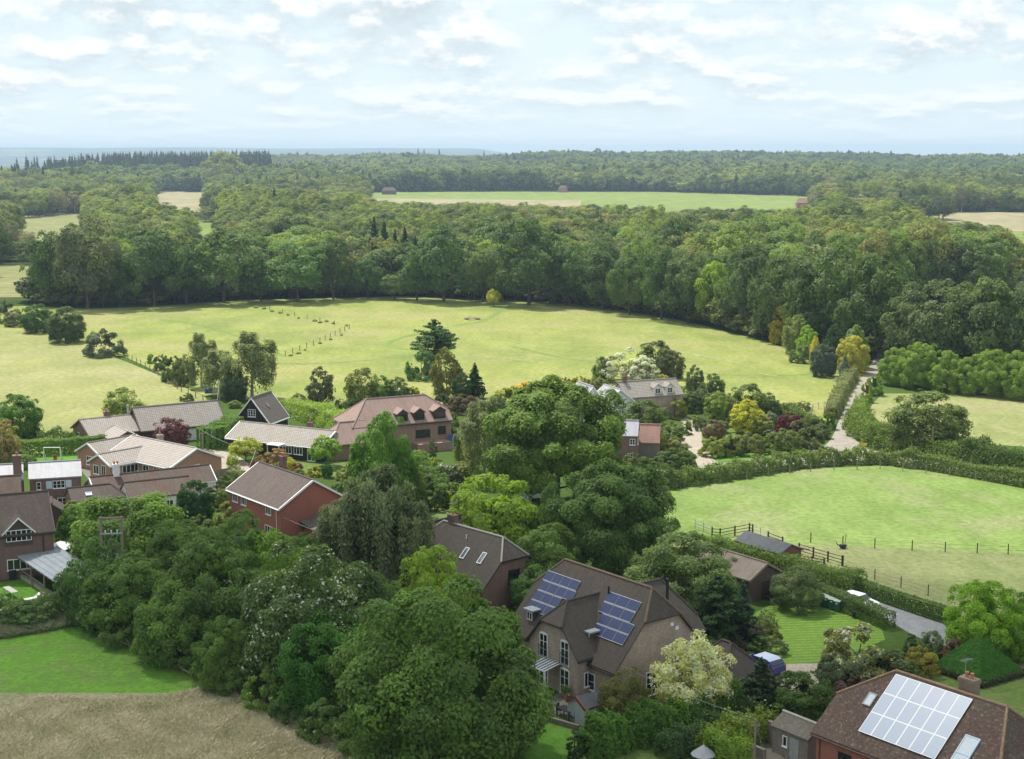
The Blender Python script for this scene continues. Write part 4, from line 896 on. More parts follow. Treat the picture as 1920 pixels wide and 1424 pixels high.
hedge([(1616, 700 + 66), (1605, 795)], 2.2, 1.8, (0.09, .14, .035), 'short leafy hedge on the right verge of the lane', .28, 24, False)
hedge([(1598, 712), (1576, 745), (1558, 785)], 2.0, 1.9, (0.12, .145, .085), 'silvery hedge along the left side of the lane', .28, 26, False)
hedge([(1335, 1040), (1430, 1068), (1520, 1092), (1612, 1114)], 2.6, 2.2, (0.07, .115, .035), 'rough hedge between stable and boarded barn', .24, 30, False)
hedge([(1598, 1108), (1690, 1140), (1785, 1170)], 1.1, 1.5, (0.045, .085, .022), 'clipped hedge between asphalt drive and paddock', .2, 44)
hedge([(1543, 1127), (1600, 1151), (1668, 1180)], 1.5, 1.6, (0.055, .095, .026), 'clipped hedge behind the green wheelie bins', .2, 44)
hedge([(1095, 1420), (1190, 1395), (1290, 1368), (1415, 1330)], 2.2, 2.2, (0.050, .11, .022), 'long glossy laurel hedge across the garden in front of the solar panel house', .24, 60, False)
hedge([(1325, 1424), (1380, 1400), (1440, 1380)], 2.0, 1.9, (0.10, .15, .03), 'yellow green hedge beside the timber pole', .22, 50, False, bloomf=.03)
hedge([(1240, 1424), (1300, 1400), (1370, 1372), (1440, 1352)], 1.6, 1.5, (0.045, .085, .035), 'loose hedge with spiky plants in front of the stone outbuilding', .22, 50, False)
hedge([(1330, 1440), (1400, 1432)], 2.5, 2.0, (0.10, .17, .03), 'bright green bush hedge at the bottom edge beside the timber pole', .22, 50, False)
hedge([(-40, 862), (50, 855), (140, 850), (200, 843)], 2.0, 2.3, (0.06, .115, .025), 'long clipped hedge behind the football goal', .25, 30)
hedge([(372, 842), (402, 838), (440, 818)], 3.2, 3.2, (0.055, .11, .022), 'block shaped clipped hedge beside the white garage', .25, 34)
hedge([(540, 772), (600, 790), (660, 815), (690, 830)], 4.2, 2.2, (0.12, .185, .045), 'broad light green hedge running down behind the low bungalow', .28, 28, False)
hedge([(75, 832), (140, 835), (170, 838)], 2, 1.8, (0.055, .10, .03), 'leafy hedge left of the long bungalow gable', .28, 24, False)
hedge([(640, 820), (690, 850), (720, 875)], 3, 2.0, (0.07, .13, .03), 'green hedge right of the low bungalow', .28, 26, False)
hedge([(770, 870), (800, 900), (840, 940)], 2.5, 1.8, (0.055, .10, .03), 'garden hedge behind the rhododendron', .28, 26, False)
hedge([(1130, 1110), (1200, 1125)], 2.5, 2.5, (0.05, .09, .03), 'short dark hedge behind the ridge of the solar panel house', .26, 26, False)
hedge([(1340, 752), (1440, 770), (1530, 800)], 2.2, 1.6, (0.075, .11, .04), 'garden hedge between meadow and cottage garden', .28, 24, False)
hedge([(1420, 1190), (1440, 1172)], 1.5, 1.1, (0.07, .10, .04), 'low border hedge at the corner of the striped lawn', .22, 40, False)
hedge([(0, 1160), (60, 1155), (130, 1150)], 3.0, 1.4, (0.065, .11, .035), 'bramble hedge below the small back garden', .24, 40, False, bloomf=.03)
hedge([(900, 1062), (960, 1085)], 2, 1.8, (0.05, .09, .025), 'small hedge beside the skylight house', .25, 30, False)
hedge([(430, 905), (520, 925)], 1.5, 1.4, (0.09, .12, .05), 'garden hedge beside the timber fence', .25, 30, False)
T('cypress', 1077, 1362, 1430, 32, (0.028, .055, .022), 'dark column shaped cypress at the bottom edge below the laurel hedge', cat='conifer')
# pyramid hedge: clipped faces over a dark skirt
g = G(1832, 1262); m = MB(); rng = np.random.default_rng(5); n = 26000
ang = math.radians(33); c_, s_ = math.cos(ang), math.sin(ang); half, HP = 2.75, 3.1
fc = rng.integers(0, 4, n); a = rng.random(n); b = np.sqrt(rng.random(n)); s = (2 * a - 1) * b; hgt_ = (1 - b)
base = np.array([(1, 0), (0, 1), (-1, 0), (0, -1)])[fc]; tan = np.stack([-base[:, 1], base[:, 0]], 1)
xy = (base * b[:, None] + tan * s[:, None]) * half; pos = np.stack([xy[:, 0] * c_ - xy[:, 1] * s_ + g[0], xy[:, 0] * s_ + xy[:, 1] * c_ + g[1], (hgt_ - .06 * hgt_ ** 8) * HP + .35 + .12 * np.sin(math.pi * hgt_)], 1) + rng.normal(size=(n, 3)) * .045
nx = np.stack([base[:, 0] * c_ - base[:, 1] * s_, base[:, 0] * s_ + base[:, 1] * c_, np.full(n, .9)], 1) + rng.normal(size=(n, 3)) * .3
pe = empty('pyramid_hedge', (0, 0, 0), 0, 'green hedge clipped into a pyramid on the lawn', 'hedge')
o = bpy.data.objects.new('clipped_top', leaf_mesh('pyramid_top', pos, nx, .17 * rng.uniform(.7, 1.4, n), .4 + .2 * rng.normal(size=n) + .12 * np.sin(pos[:, 0] * 3) * np.sin(pos[:, 1] * 3.3 + pos[:, 2] * 4))); link(o, pe); o.color = (0.030, .100, .014, 1)
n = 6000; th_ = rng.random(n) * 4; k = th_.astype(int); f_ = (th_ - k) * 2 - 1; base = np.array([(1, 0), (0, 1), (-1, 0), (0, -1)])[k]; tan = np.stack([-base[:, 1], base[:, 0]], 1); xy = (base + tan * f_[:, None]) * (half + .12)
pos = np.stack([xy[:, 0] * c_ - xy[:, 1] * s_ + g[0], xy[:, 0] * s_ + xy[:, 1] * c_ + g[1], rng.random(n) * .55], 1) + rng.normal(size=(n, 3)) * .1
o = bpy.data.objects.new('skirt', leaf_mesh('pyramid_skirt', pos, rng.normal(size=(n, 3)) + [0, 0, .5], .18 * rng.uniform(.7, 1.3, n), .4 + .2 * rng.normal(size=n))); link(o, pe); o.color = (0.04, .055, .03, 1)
# long dry grass at the bottom left
def grass(name, poly, n, hmin, hmax, cols, seed):
    rng = np.random.default_rng(seed); W_ = [G(*p)[:2] for p in poly]; xs = [p[0] for p in W_]; ys_ = [p[1] for p in W_]
    q = np.stack([rng.uniform(min(xs), max(xs), n * 3), rng.uniform(min(ys_), max(ys_), n * 3)], 1)
    q = np.array([p for p in q if inside(p, W_)])[:n]; n = len(q)
    cl = np.sin(q[:, 0] * .9 + 1.3 * np.sin(q[:, 1] * .5)) * np.sin(q[:, 1] * .8 + np.sin(q[:, 0] * .4) * 1.7)
    h = rng.uniform(hmin, hmax, n) * (1 + .35 * cl); lean = rng.normal(size=(n, 2)) * .55 + np.array([.12, -.1]); d = rng.normal(size=(n, 2)); d /= np.linalg.norm(d, axis=1)[:, None]; w = rng.uniform(.014, .032, n)[:, None]
    z0 = np.zeros((n, 1)); P0 = np.hstack([q - d * w, z0]); P1 = np.hstack([q + d * w, z0]); P2 = np.hstack([q + lean * h[:, None] * .5 + d * w * .8, h[:, None] * .65]); P3 = np.hstack([q + lean * h[:, None], h[:, None]])
    V = np.stack([P0, P1, P2, P3], 1).reshape(-1, 3); me = bpy.data.meshes.new(name); me.vertices.add(len(V)); me.vertices.foreach_set('co', V.ravel())
    me.loops.add(len(V)); me.loops.foreach_set('vertex_index', np.arange(len(V), dtype=np.int32)); me.polygons.add(n); me.polygons.foreach_set('loop_start', np.arange(0, len(V), 4, dtype=np.int32))
    at = me.attributes.new('tint', 'FLOAT', 'POINT'); at.data.foreach_set('value', np.repeat(np.clip(.5 + .3 * cl + rng.normal(0, .25, n), 0, 1), 4).astype(np.float32))
    nt = NT(name); a_ = nt.N.new('ShaderNodeAttribute'); a_.attribute_name = 'tint'; w_ = nt.coord('world'); big = nt.noise(w_, .35, 5, .6)
    c = nt.mix(a_.outputs['Fac'], cols[0], cols[1]); c = nt.mix(nt.rng(big, .42, .62, 0, .8), c, cols[2]); nt.col(c); nt.b.inputs['Roughness'].default_value = .8
    me.materials.append(nt.m); me.update(); me.validate(); o = bpy.data.objects.new(name, me); link(o); props(o, kind='stuff'); return o
grass('dry_grass', [(-60, 1322), (10, 1326), (60, 1314), (120, 1312), (200, 1316), (330, 1308), (400, 1288), (440, 1300), (560, 1345), (690, 1392), (760, 1460), (-60, 1460)], 230000, .2, .45, ((0.40, .40, .21), (0.88, .77, .57), (0.62, .57, .36)), 3)
grass('long_grass', [(-60, 1178), (60, 1162), (130, 1155), (150, 1172), (60, 1190), (-60, 1208)], 16000, .5, .9, ((0.15, .19, .09), (0.42, .40, .26), (0.26, .28, .15)), 4)
grass('long_grass', [(150, 1165), (220, 1205), (300, 1245), (400, 1288), (440, 1302), (560, 1350), (700, 1400), (760, 1450), (800, 1440), (620, 1345), (450, 1265), (300, 1205), (180, 1150)], 30000, .4, .9, ((0.12, .17, .06), (0.36, .34, .20), (0.22, .25, .11)), 6)

# ================================================================== BUILDINGS
R_grey = tiles('roof_brown_grey', (0.120, 0.094, 0.080), (0.075, 0.060, 0.053), (0.04, 0.034, 0.03), .17, .11, mossk=.3, moss=(.085, .08, .055), palek=.12, pale=(.24, .22, .18))
R_red = tiles('roof_red_brown', (0.165, 0.095, 0.072), (0.095, 0.062, 0.052), (0.05, 0.035, 0.03), .19, .13, mossk=.3, pale=(.42, .36, .30), palek=.5, bump=1.0)
R_conc = tiles('roof_concrete', (0.42, 0.375, 0.335), (0.36, 0.325, 0.295), (0.13, 0.12, 0.11), .33, .34, mossk=.30, msize=.045, moss=(.24, .20, .15), palek=.35, pale=(.55, .52, .47))
R_conc2 = tiles('roof_concrete_pink', (0.47, 0.41, 0.37), (0.42, 0.37, 0.34), (0.16, 0.14, 0.13), .33, .36, mossk=.15, msize=.05, moss=(.30, .25, .20), palek=.4, pale=(.6, .57, .53))
R_slate = tiles('roof_slate', (0.36, 0.36, 0.40), (0.32, 0.325, 0.36), (0.20, 0.20, 0.22), .3, .25, mossk=.25, moss=(.25, .24, .24), rough=.5, spec=.45, bump=.3)
R_old = tiles('roof_old_clay', (0.17, 0.095, 0.075), (0.12, 0.085, 0.072), (0.05, 0.04, 0.035), .17, .11, mossk=.5, moss=(.11, .10, .075))
R_dark = tiles('roof_dark_clay', (0.125, 0.088, 0.080), (0.105, 0.078, 0.072), (0.045, 0.035, 0.032), .17, .11, mossk=.25)
R_brn = tiles('roof_brown', (0.125, 0.088, 0.080), (0.10, 0.073, 0.068), (0.06, 0.045, 0.042), .3, .20, mossk=.15, msize=.02)
R_pink = tiles('roof_pink_clay', (0.37, 0.25, 0.215), (0.31, 0.215, 0.188), (0.17, 0.10, 0.085), .18, .14, mossk=.3, moss=(.26, .21, .17))
R_rib = tiles('roof_ribbed', (0.23, 0.195, 0.175), (0.19, 0.16, 0.145), (0.055, 0.048, 0.045), .33, .36, mossk=.2, msize=.06)
R_rust = tiles('roof_red_pantile', (0.42, 0.235, 0.19), (0.36, 0.20, 0.165), (0.15, 0.09, 0.075), .30, .30, mossk=.2, msize=.03)
R_felt = plain('roofing_felt', (0.085, 0.09, 0.10), .85, .2, vary=.15, scale=1.2)
B_brown = tiles('brick_brown', (0.52, 0.385, 0.31), (0.31, 0.22, 0.18), (0.46, 0.41, 0.35), .225, .075, mossk=.2, palek=.2, bump=.3, msize=.010)
B_red = tiles('brick_red', (0.38, 0.115, 0.075), (0.31, 0.10, 0.07), (0.30, 0.20, 0.16), .225, .075, mossk=.0, palek=.05, bump=.3, msize=.008, streak=.1)
B_orange = tiles('brick_orange', (0.42, 0.20, 0.13), (0.34, 0.165, 0.115), (0.33, 0.27, 0.22), .225, .075, mossk=.0, palek=.1, bump=.3, msize=.010, streak=.1)
B_dull = tiles('brick_dull_red', (0.25, 0.13, 0.105), (0.19, 0.105, 0.09), (0.22, 0.17, 0.145), .225, .075, mossk=.2, palek=.12, bump=.3, msize=.010)
B_pink = tiles('brick_pinkish', (0.36, 0.20, 0.16), (0.30, 0.17, 0.14), (0.32, 0.25, 0.21), .225, .075, mossk=.1, palek=.1, bump=.3, msize=.010)
B_hang = tiles('hung_tiles', (0.15, 0.085, 0.075), (0.12, 0.075, 0.068), (0.05, 0.04, 0.035), .17, .11, mossk=.1, palek=.05)
B_stone = tiles('rubble_stone', (0.33, 0.28, 0.23), (0.25, 0.21, 0.175), (0.18, 0.155, 0.13), .30, .14, mossk=.2, palek=.3, bump=.8, msize=.02)
BD_brown = tiles('brown_weatherboard', (0.14, 0.095, 0.075), (0.12, 0.082, 0.068), (0.04, 0.03, 0.026), 6, .20, mossk=.1, palek=.05, msize=.02, bump=.8)
BD_black = tiles('black_weatherboard', (0.035, 0.030, 0.030), (0.03, 0.026, 0.026), (0.012, 0.011, 0.011), 6, .20, mossk=.0, palek=.03, msize=.02, bump=.8)
BD_red = tiles('red_timber_boards', (0.24, 0.105, 0.075), (0.20, 0.09, 0.07), (0.08, 0.04, 0.03), 6, .15, mossk=.1, palek=.05, msize=.015)
BD_white = tiles('white_boards', (0.60, 0.63, 0.66), (0.56, 0.60, 0.64), (0.36, 0.38, 0.40), 6, .20, mossk=.05, palek=.1, msize=.02, pale=(.7, .72, .74))
W_white = plain('white_render', (0.72, 0.72, 0.72), .8, .2, vary=.05)
P_white = plain('white_paint', (0.80, 0.80, 0.80), .45, .4, vary=.03)
P_brown = plain('brown_paint', (0.10, 0.055, 0.045), .5, .35)
P_black = plain('black_paint', (0.02, 0.02, 0.022), .45, .4)
P_blue = plain('blue_paint', (0.035, 0.09, 0.32), .5, .4)
P_shut = plain('pale_blue_paint', (0.50, 0.62, 0.70), .55, .3, vary=.03)
GLASS = NT('window_glass'); GLASS.col((0.018, 0.022, 0.026)); GLASS.b.inputs['Roughness'].default_value = .06; GLASS.b.inputs['Specular IOR Level'].default_value = .7; GLASS = GLASS.m
GLASS_L = NT('skylight_glass'); GLASS_L.col((0.10, 0.13, 0.16)); GLASS_L.b.inputs['Roughness'].default_value = .05; GLASS_L.b.inputs['Specular IOR Level'].default_value = 1.0; GLASS_L.b.inputs['Coat Weight'].default_value = 1.0; GLASS_L = GLASS_L.m
LEAD = plain('lead', (0.30, 0.31, 0.33), .6, .4, vary=.1)
PALE_ROOF = plain('pale_flat_roofing', (0.52, 0.56, 0.60), .6, .3, vary=.06)
LEADR = plain('flat_lead_roof', (0.27, 0.29, 0.31), .6, .3, vary=.08)
SHEET = plain('grey_roof_sheet', (0.25, 0.28, 0.31), .6, .3, vary=.12, scale=.8)
STEEL = plain('grey_metal', (0.35, 0.36, 0.37), .45, .5, metal=.3)
WOOD = plain('weathered_timber', (0.25, 0.205, 0.155), .9, .15, vary=.25, scale=5)
WOODD = plain('dark_timber', (0.075, 0.050, 0.042), .85, .2, vary=.25, scale=5)
POT = plain('terracotta', (0.42, 0.18, 0.11), .8, .2)

class Block:
    """one roofed volume. x runs along the ridge, y from the front eave (0) to the back eave (W)"""
    def __init__(s, root, x0, y0, rot, L, W, ze, zr, wall, roof, hl=0, hr=0, yl=None, yr=None, o=.32, t=.16, barge=None, ridge=True, ridge_m=None, base=0.0, gl=None, gr=None, fascia=None, gutter=None):
        s.root, s.L, s.W, s.ze, s.zr, s.o = root, L, W, ze, zr, o
        s.hl, s.hr = hl, hr; h = W / 2; s.h = h; s.k = (zr - ze) / h
        yl = h if not hl else (0 if yl is None else yl); yr = h if not hr else (0 if yr is None else yr)
        s.M = Matrix.Translation((x0, y0, 0)) @ Matrix.Rotation(math.radians(rot), 4, 'Z')
        s.rel = root.matrix_world.inverted() @ s.M if root.matrix_world != Matrix.Identity(4) else s.M
        s.rel = s.root_inv(root) @ s.M
        zl, zq = ze + s.k * yl, ze + s.k * yr
        m = MB()
        m.face([(0, 0, base), (L, 0, base), (L, 0, ze), (0, 0, ze)]); m.face([(L, W, base), (0, W, base), (0, W, ze), (L, W, ze)])
        for x, yy, zz, flip, gm in ((0, yl, zl, 1, gl), (L, yr, zq, 0, gr)):
            if yy >= h - .01: p = [(x, 0, base), (x, W, base), (x, W, ze), (x, h, zr - .03), (x, 0, ze)]
            elif yy > .01: p = [(x, 0, base), (x, W, base), (x, W, ze), (x, W - yy, zz), (x, yy, zz), (x, 0, ze)]
            else: p = [(x, 0, base), (x, W, base), (x, W, ze), (x, 0, ze)]
            if gm is not None and yy > .01:
                up = [q for q in p if q[2] >= ze - .001]; lo = [(x, 0, base), (x, W, base), (x, W, ze), (x, 0, ze)]
                m.face(lo[::-1] if flip else lo); up = sorted(up, key=lambda q: 0); m.face(up[::-1] if flip else up, 1)
            else: m.face(p[::-1] if flip else p)
        gmat = gl or gr
        m.obj('wall', [wall] + ([gmat] if gmat else []), root, s.rel)
        # roof
        m = MB(); f = lambda x, y: (x, y, ze + s.k * (y if y <= h else W - y) + t)
        xl, xr = -o, L + o; gy = -o
        def hipx(xe, xin, yy): return xe
        A = [f(xl, gy), f(xr, gy)]
        if hr: A += ([f(xr, max(yr, gy))] if yr > .01 else []) + [f(L - hr, h)]
        else: A += [f(xr, h)]
        if hl: A += [f(hl, h)] + ([f(xl, max(yl, gy))] if yl > .01 else [])
        else: A += [f(xl, h)]
        m.slab(A, t, 0, 1); m.slab([(x, W - y, z) for x, y, z in A][::-1], t, 0, 1)
        if hr: q = max(yr, gy) if yr > .01 else gy; m.slab([f(xr, q), f(xr, W - q), f(L - hr, h)], t, 0, 1)
        if hl: q = max(yl, gy) if yl > .01 else gy; m.slab([f(hl, h), f(xl, W - q), f(xl, q)], t, 0, 1)
        s.roof = m.obj('roof', [roof, barge or fascia or roof], root, s.rel)
        s.t = t; s.f = f
        if ridge:
            m = MB(); rm = ridge_m or roof; a = f(hl if hl else xl, h); b = f(L - hr if hr else xr, h); m.tube(a, b, .13, n=6)
            if hr: q = max(yr, gy) if yr > .01 else gy; m.tube(b, f(xr, q), .11, n=6); m.tube(b, f(xr, W - q), .11, n=6)
            if hl: q = max(yl, gy) if yl > .01 else gy; m.tube(a, f(xl, q), .11, n=6); m.tube(a, f(xl, W - q), .11, n=6)
            m.obj('ridge_tiles', rm, root, s.rel)
        if barge:
            for xe, hh in ((xl, hl), (xr, hr)):
                if hh: continue
                sg = -1 if xe < 0 else 1; m = MB()
                for y0_, y1_ in ((gy, h), (W + o, h)):
                    a = f(xe, y0_); b = f(xe, y1_)
                    m.face([(xe + sg * .03, a[1], a[2] + .04), (xe + sg * .03, b[1], b[2] + .04), (xe + sg * .03, b[1], b[2] - .22), (xe + sg * .03, a[1], a[2] - .22)])
                    m.face([(xe + sg * .03, a[1], a[2] + .04), (xe + sg * .03, b[1], b[2] + .04), (xe - sg * .10, b[1], b[2] + .04), (xe - sg * .10, a[1], a[2] + .04)])
                m.obj('bargeboard', barge, root, s.rel)
        if gutter or fascia:
            m = MB(); zg = f(0, gy)[2] - t - .02
            m.tube((xl + .05, gy - .03, zg), (xr - .05, gy - .03, zg), .065, n=6)
            m.box((xl + .02, gy + .03, zg - .10), (xr - .02, gy + .06, zg + .08)); m.obj('gutter', gutter or fascia, root, s.rel)
    def root_inv(s, root): return (Matrix.Translation(root.location) @ root.rotation_euler.to_matrix().to_4x4()).inverted()
    def face_M(s, face, u, z):
        """frame on a wall: X along the wall to the right seen from outside, Y outwards, Z up"""
        if face == 'F': m = Matrix.Translation((u, 0, z)) @ Matrix.Rotation(0, 4, 'Z'); out = Matrix(((1, 0, 0, 0), (0, -1, 0, 0), (0, 0, 1, 0), (0, 0, 0, 1)))
        elif face == 'B': m = Matrix.Translation((u, s.W, z)); out = Matrix(((-1, 0, 0, 0), (0, 1, 0, 0), (0, 0, 1, 0), (0, 0, 0, 1)))
        elif face == 'R': m = Matrix.Translation((s.L, u, z)); out = Matrix(((0, 1, 0, 0), (1, 0, 0, 0), (0, 0, 1, 0), (0, 0, 0, 1)))
        else: m = Matrix.Translation((0, u, z)); out = Matrix(((0, -1, 0, 0), (-1, 0, 0, 0), (0, 0, 1, 0), (0, 0, 0, 1)))
        return s.rel @ m @ out
    def window(s, face, u, z, w, h, cols=2, rows=1, frame=None, glass=None, name='window', sill=True, arch=False, M=None, sub=True, parent=None):
        frame = frame or P_white; M = s.face_M(face, u, z) if M is None else M; m = MB(); fw = .07; d0, d1 = .0, .07
        m.box((-w/2, d0, 0), (-w/2 + fw, d1, h)); m.box((w/2 - fw, d0, 0), (w/2, d1, h)); m.box((-w/2 + fw, d0, 0), (w/2 - fw, d1, fw)); m.box((-w/2 + fw, d0, h - fw), (w/2 - fw, d1, h))
        for i in range(1, cols): x = -w/2 + w * i / cols; m.box((x - .035, d0, fw), (x + .035, d1 - .008, h - fw))
        for j in range(1, rows): zz = h * j / rows; m.box((-w/2 + fw, d0, zz - .02), (w/2 - fw, d1 - .016, zz + .02))
        if sill: m.box((-w/2 - .06, d0, -.07), (w/2 + .06, .13, -.003))
        if arch:
            P = [(w/2 * math.cos(a), h + w * .17 * math.sin(a)) for a in np.linspace(0, math.pi, 9)]
            m.face([(x, d1, z_) for x, z_ in P]); 
        if sub:
            o = m.obj(name, frame, parent or s.root, M, uv=False)
            g = MB(); g.face([(-w/2 + fw, .035, fw), (w/2 - fw, .035, fw), (w/2 - fw, .035, h - fw), (-w/2 + fw, .035, h - fw)])
            p = g.obj('pane', glass or GLASS, o, uv=False)
        else:
            m.face([(-w/2 + fw, .035, fw), (w/2 - fw, .035, fw), (w/2 - fw, .035, h - fw), (-w/2 + fw, .035, h - fw)], 1)
            o = m.obj(name, [frame, glass or GLASS], parent or s.root, M, uv=False)
        return o
    def door(s, face, u, w, h, mat, name='door', z=.02):
        m = MB(); M = s.face_M(face, u, z); m.box((-w/2, 0, 0), (w/2, .05, h))
        for i in range(1, 5): m.box((-w/2 + .04, .05, h * i / 5 - .01), (w/2 - .04, .058, h * i / 5 + .01))
        return m.obj(name, mat, s.root, M, uv=False)
    def slope_M(s, x, y, side='F', lift=.03):
        a = math.atan(s.k); M = Matrix.Translation((x, y, s.ze + s.k * y + s.t + lift)) @ Matrix.Rotation(a, 4, 'X')
        if side == 'B': M = Matrix.Translation((x, s.W - y, s.ze + s.k * y + s.t + lift)) @ Matrix.Rotation(math.pi, 4, 'Z') @ Matrix.Rotation(a, 4, 'X')
        return s.rel @ M
    def skylight(s, x, y, w, h, side='F', frame=None, glass=None, rows=1):
        M = s.slope_M(x, y, side); m = MB(); b = .07
        m.box((-w/2, 0, 0), (-w/2 + b, h, .10)); m.box((w/2 - b, 0, 0), (w/2, h, .10)); m.box((-w/2 + b, 0, 0), (w/2 - b, b, .10)); m.box((-w/2 + b, h - b, 0), (w/2 - b, h, .10))
        for j in range(1, rows): m.box((-w/2 + b, h * j / rows - .04, 0), (w/2 - b, h * j / rows + .04, .095))
        o = m.obj('skylight', frame or LEAD, s.root, M, uv=False); g = MB(); g.face([(-w/2 + b, b, .06), (w/2 - b, b, .06), (w/2 - b, h - b, .06), (-w/2 + b, h - b, .06)]); g.obj('pane', glass or GLASS_L, o, uv=False)
        return o
    def chimney(s, x, y, w, d, z0, z1, mat, pots=1, name='chimney', cap=True):
        m = MB(); m.box((x - w/2, y - d/2, z0), (x + w/2, y + d/2, z1 - .25)); m.box((x - w/2 - .05, y - d/2 - .05, z1 - .25), (x + w/2 + .05, y + d/2 + .05, z1))
        m.box((x - w/2 - .02, y - d/2 - .02, z1), (x + w/2 + .02, y + d/2 + .02, z1 + .06))
        c = m.obj(name, mat, s.root, s.rel)
        for i in range(pots):
            px = x + (i - (pots - 1) / 2) * .42 if w > d or pots == 1 else x; py = y if w > d or pots == 1 else y + (i - (pots - 1) / 2) * .42
            q = MB(); q.tube((px, py, z1 + .05), (px, py, z1 + .42), .13, .11, 10); q.tube((px, py, z1 + .36), (px, py, z1 + .44), .14, .14, 10); q.obj('chimney_pot', POT, c, uv=False)
        return c
    def dormer(s, x, y0, w, hw, hg, wall, roof, side='F', cols=2, rows=2, frame=None, flat=False, bargem=None, winh=None, o=.18, zb=None):
        """dormer whose front stands over depth y0"""
        z0 = (s.ze + s.k * y0 + s.t - .1) if zb is None else zb; zt = z0 + hw; yb = (zt - s.ze - s.t) / s.k + .3; ybr = (zt + hg - s.ze - s.t) / s.k + .3
        D = Matrix.Identity(4) if side == 'F' else Matrix.Translation((0, s.W, 0)) @ Matrix.Scale(-1, 4, (0, 1, 0))
        m = MB(); h_ = w / 2
        m.face([(x - h_, y0, z0 - .4), (x + h_, y0, z0 - .4), (x + h_, y0, zt)] + ([] if flat else [(x, y0, zt + hg)]) + [(x - h_, y0, zt)])
        for sg in (-1, 1): m.face([(x + sg * h_, y0, z0 - .4), (x + sg * h_, yb, z0 - .4), (x + sg * h_, yb, zt), (x + sg * h_, y0, zt)][::sg])
        d = m.obj('dormer', wall, s.root, s.rel)
        m = MB()
        if flat: m.slab([(x - h_ - o, y0 - o - .1, zt + .14), (x + h_ + o, y0 - o - .1, zt + .14), (x + h_ + o, yb, zt + .14), (x - h_ - o, yb, zt + .14)], .14, 0, 1)
        else:
            kk = hg / h_
            for sg in (-1, 1):
                q = [(x, y0 - o, zt + hg + .10), (x, ybr, zt + hg + .10), (x + sg * (h_ + o), yb, zt - kk * o + .10), (x + sg * (h_ + o), y0 - o, zt - kk * o + .10)]
                m.slab(q if sg < 0 else q[::-1], .12, 0, 1)
        m.obj('roof', [roof, bargem or roof], d)
        if bargem and not flat:
            m = MB()
            for sg in (-1, 1):
                a = (x, y0 - o - .02, zt + hg + .12); b = (x + sg * (h_ + o), y0 - o - .02, zt - kk * o + .12); q = [a, b, (b[0], b[1], b[2] - .2), (a[0], a[1], a[2] - .22)]; m.face(q if sg > 0 else q[::-1])
            m.obj('bargeboard', bargem, d, uv=False)
        wh = winh or hw - .25; M = Matrix.Translation((x, y0, z0 + .12)) @ Matrix(((1, 0, 0, 0), (0, -1, 0, 0), (0, 0, 1, 0), (0, 0, 0, 1)))
        s.window('F', 0, 0, w - .25, wh, cols, rows, frame, M=M, sub=False, parent=d, sill=False)
        return d
    def pipe(s, face, u, mat, z1=None):
        m = MB(); M = s.face_M(face, u, 0); m.tube((0, .07, 0), (0, .07, z1 or s.ze), .045, n=6); return m.obj('drainpipe', mat, s.root, M, uv=False)
def building(name, label, x, y, rot=0, cat='house', group=None): return empty(name, (x, y, 0), math.radians(rot), label, cat, group)

# ---------- solar panel house
r = building('brick_house', 'large brown brick house with two arrays of blue solar panels on its roof', -0.22, 130.64, -52)
h1 = Block(r, -.22, 130.64, -52, 14.24, 10.4, 3.2, 8.9, B_brown, R_grey, hl=1.6, hr=1.1, yl=3.2, yr=3.1, ridge_m=tiles('ridge_rust', (.22, .13, .085), (.16, .11, .085), (.06, .05, .04), .3, .3), gutter=P_black)
w1 = Block(r, 5.57, 121.06, 39, 7.2, 6.4, 3.75, 7.45, B_brown, R_grey, hl=1.5, yl=1.75, gutter=P_black)
Block(r, 12.2, 125.5, 38, 6.1, 7.2, 3.6, 7.5, B_brown, R_grey, hr=1.7, yr=.8)
ga = Block(r, 15.0, 122.6, -52, 4.6, 4.6, 2.4, 4.6, B_brown, R_grey, hl=1.8, hr=1.8)
h1.chimney(10.9, 9.2, .18, .18, 5, 8.6, P_black, pots=0, name='flue')
for u in (1.65, 4.45):
    w1.window('L', u, 2.62, 1.05, 2.05, 2, 3, arch=True, name='french_window'); w1.window('L', u, .06, 1.15, 2.15, 2, 3, arch=True, name='french_window')
    m = MB(); M = w1.face_M('L', u, 2.65)
    for zz in (0.0, .95): m.box((-.55, .14, zz), (.55, .17, zz + .04))
    for i in range(12): m.box((-.55 + i * .1 - .008, .148, .04), (-.55 + i * .1 + .008, .162, .95))
    m.obj('balcony_rail', P_black, r, M, uv=False)
w1.window('F', 1.1, .9, .8, 1.3, 2, 1); w1.pipe('F', 2.1, P_white)
h1.dormer(9.75, .7, 1.3, 1.2, 0, R_grey, LEADR, flat=True, cols=2, rows=1); h1.dormer(1.95, .8, 1.0, 1.0, 0, R_grey, LEADR, flat=True, cols=2, rows=1)
for u in (9.6, 11.4): h1.window('F', u, .6, .8, 1.5, 1, 2)
h1.window('R', 4.6, .05, 2.0, 2.1, 3, 2, name='french_window'); h1.window('R', 7.4, .9, 1.3, 1.2, 2, 1)
for y_, z_ in ((6.55, 5.7), (7.15, 5.25)):
    m = MB(); m.box((-.17, 0, 0), (.17, .05, .30)); m.obj('wall_vent', P_white, r, h1.face_M('R', y_, z_), uv=False)
m = MB(); m.tube((0, 0, -.2), (0, 0, .75), .09, n=8); m.obj('vent_pipe', P_black, r, h1.rel @ Matrix.Translation((9.0, 3.95, h1.ze + h1.k * 3.95 + .2)), uv=False)
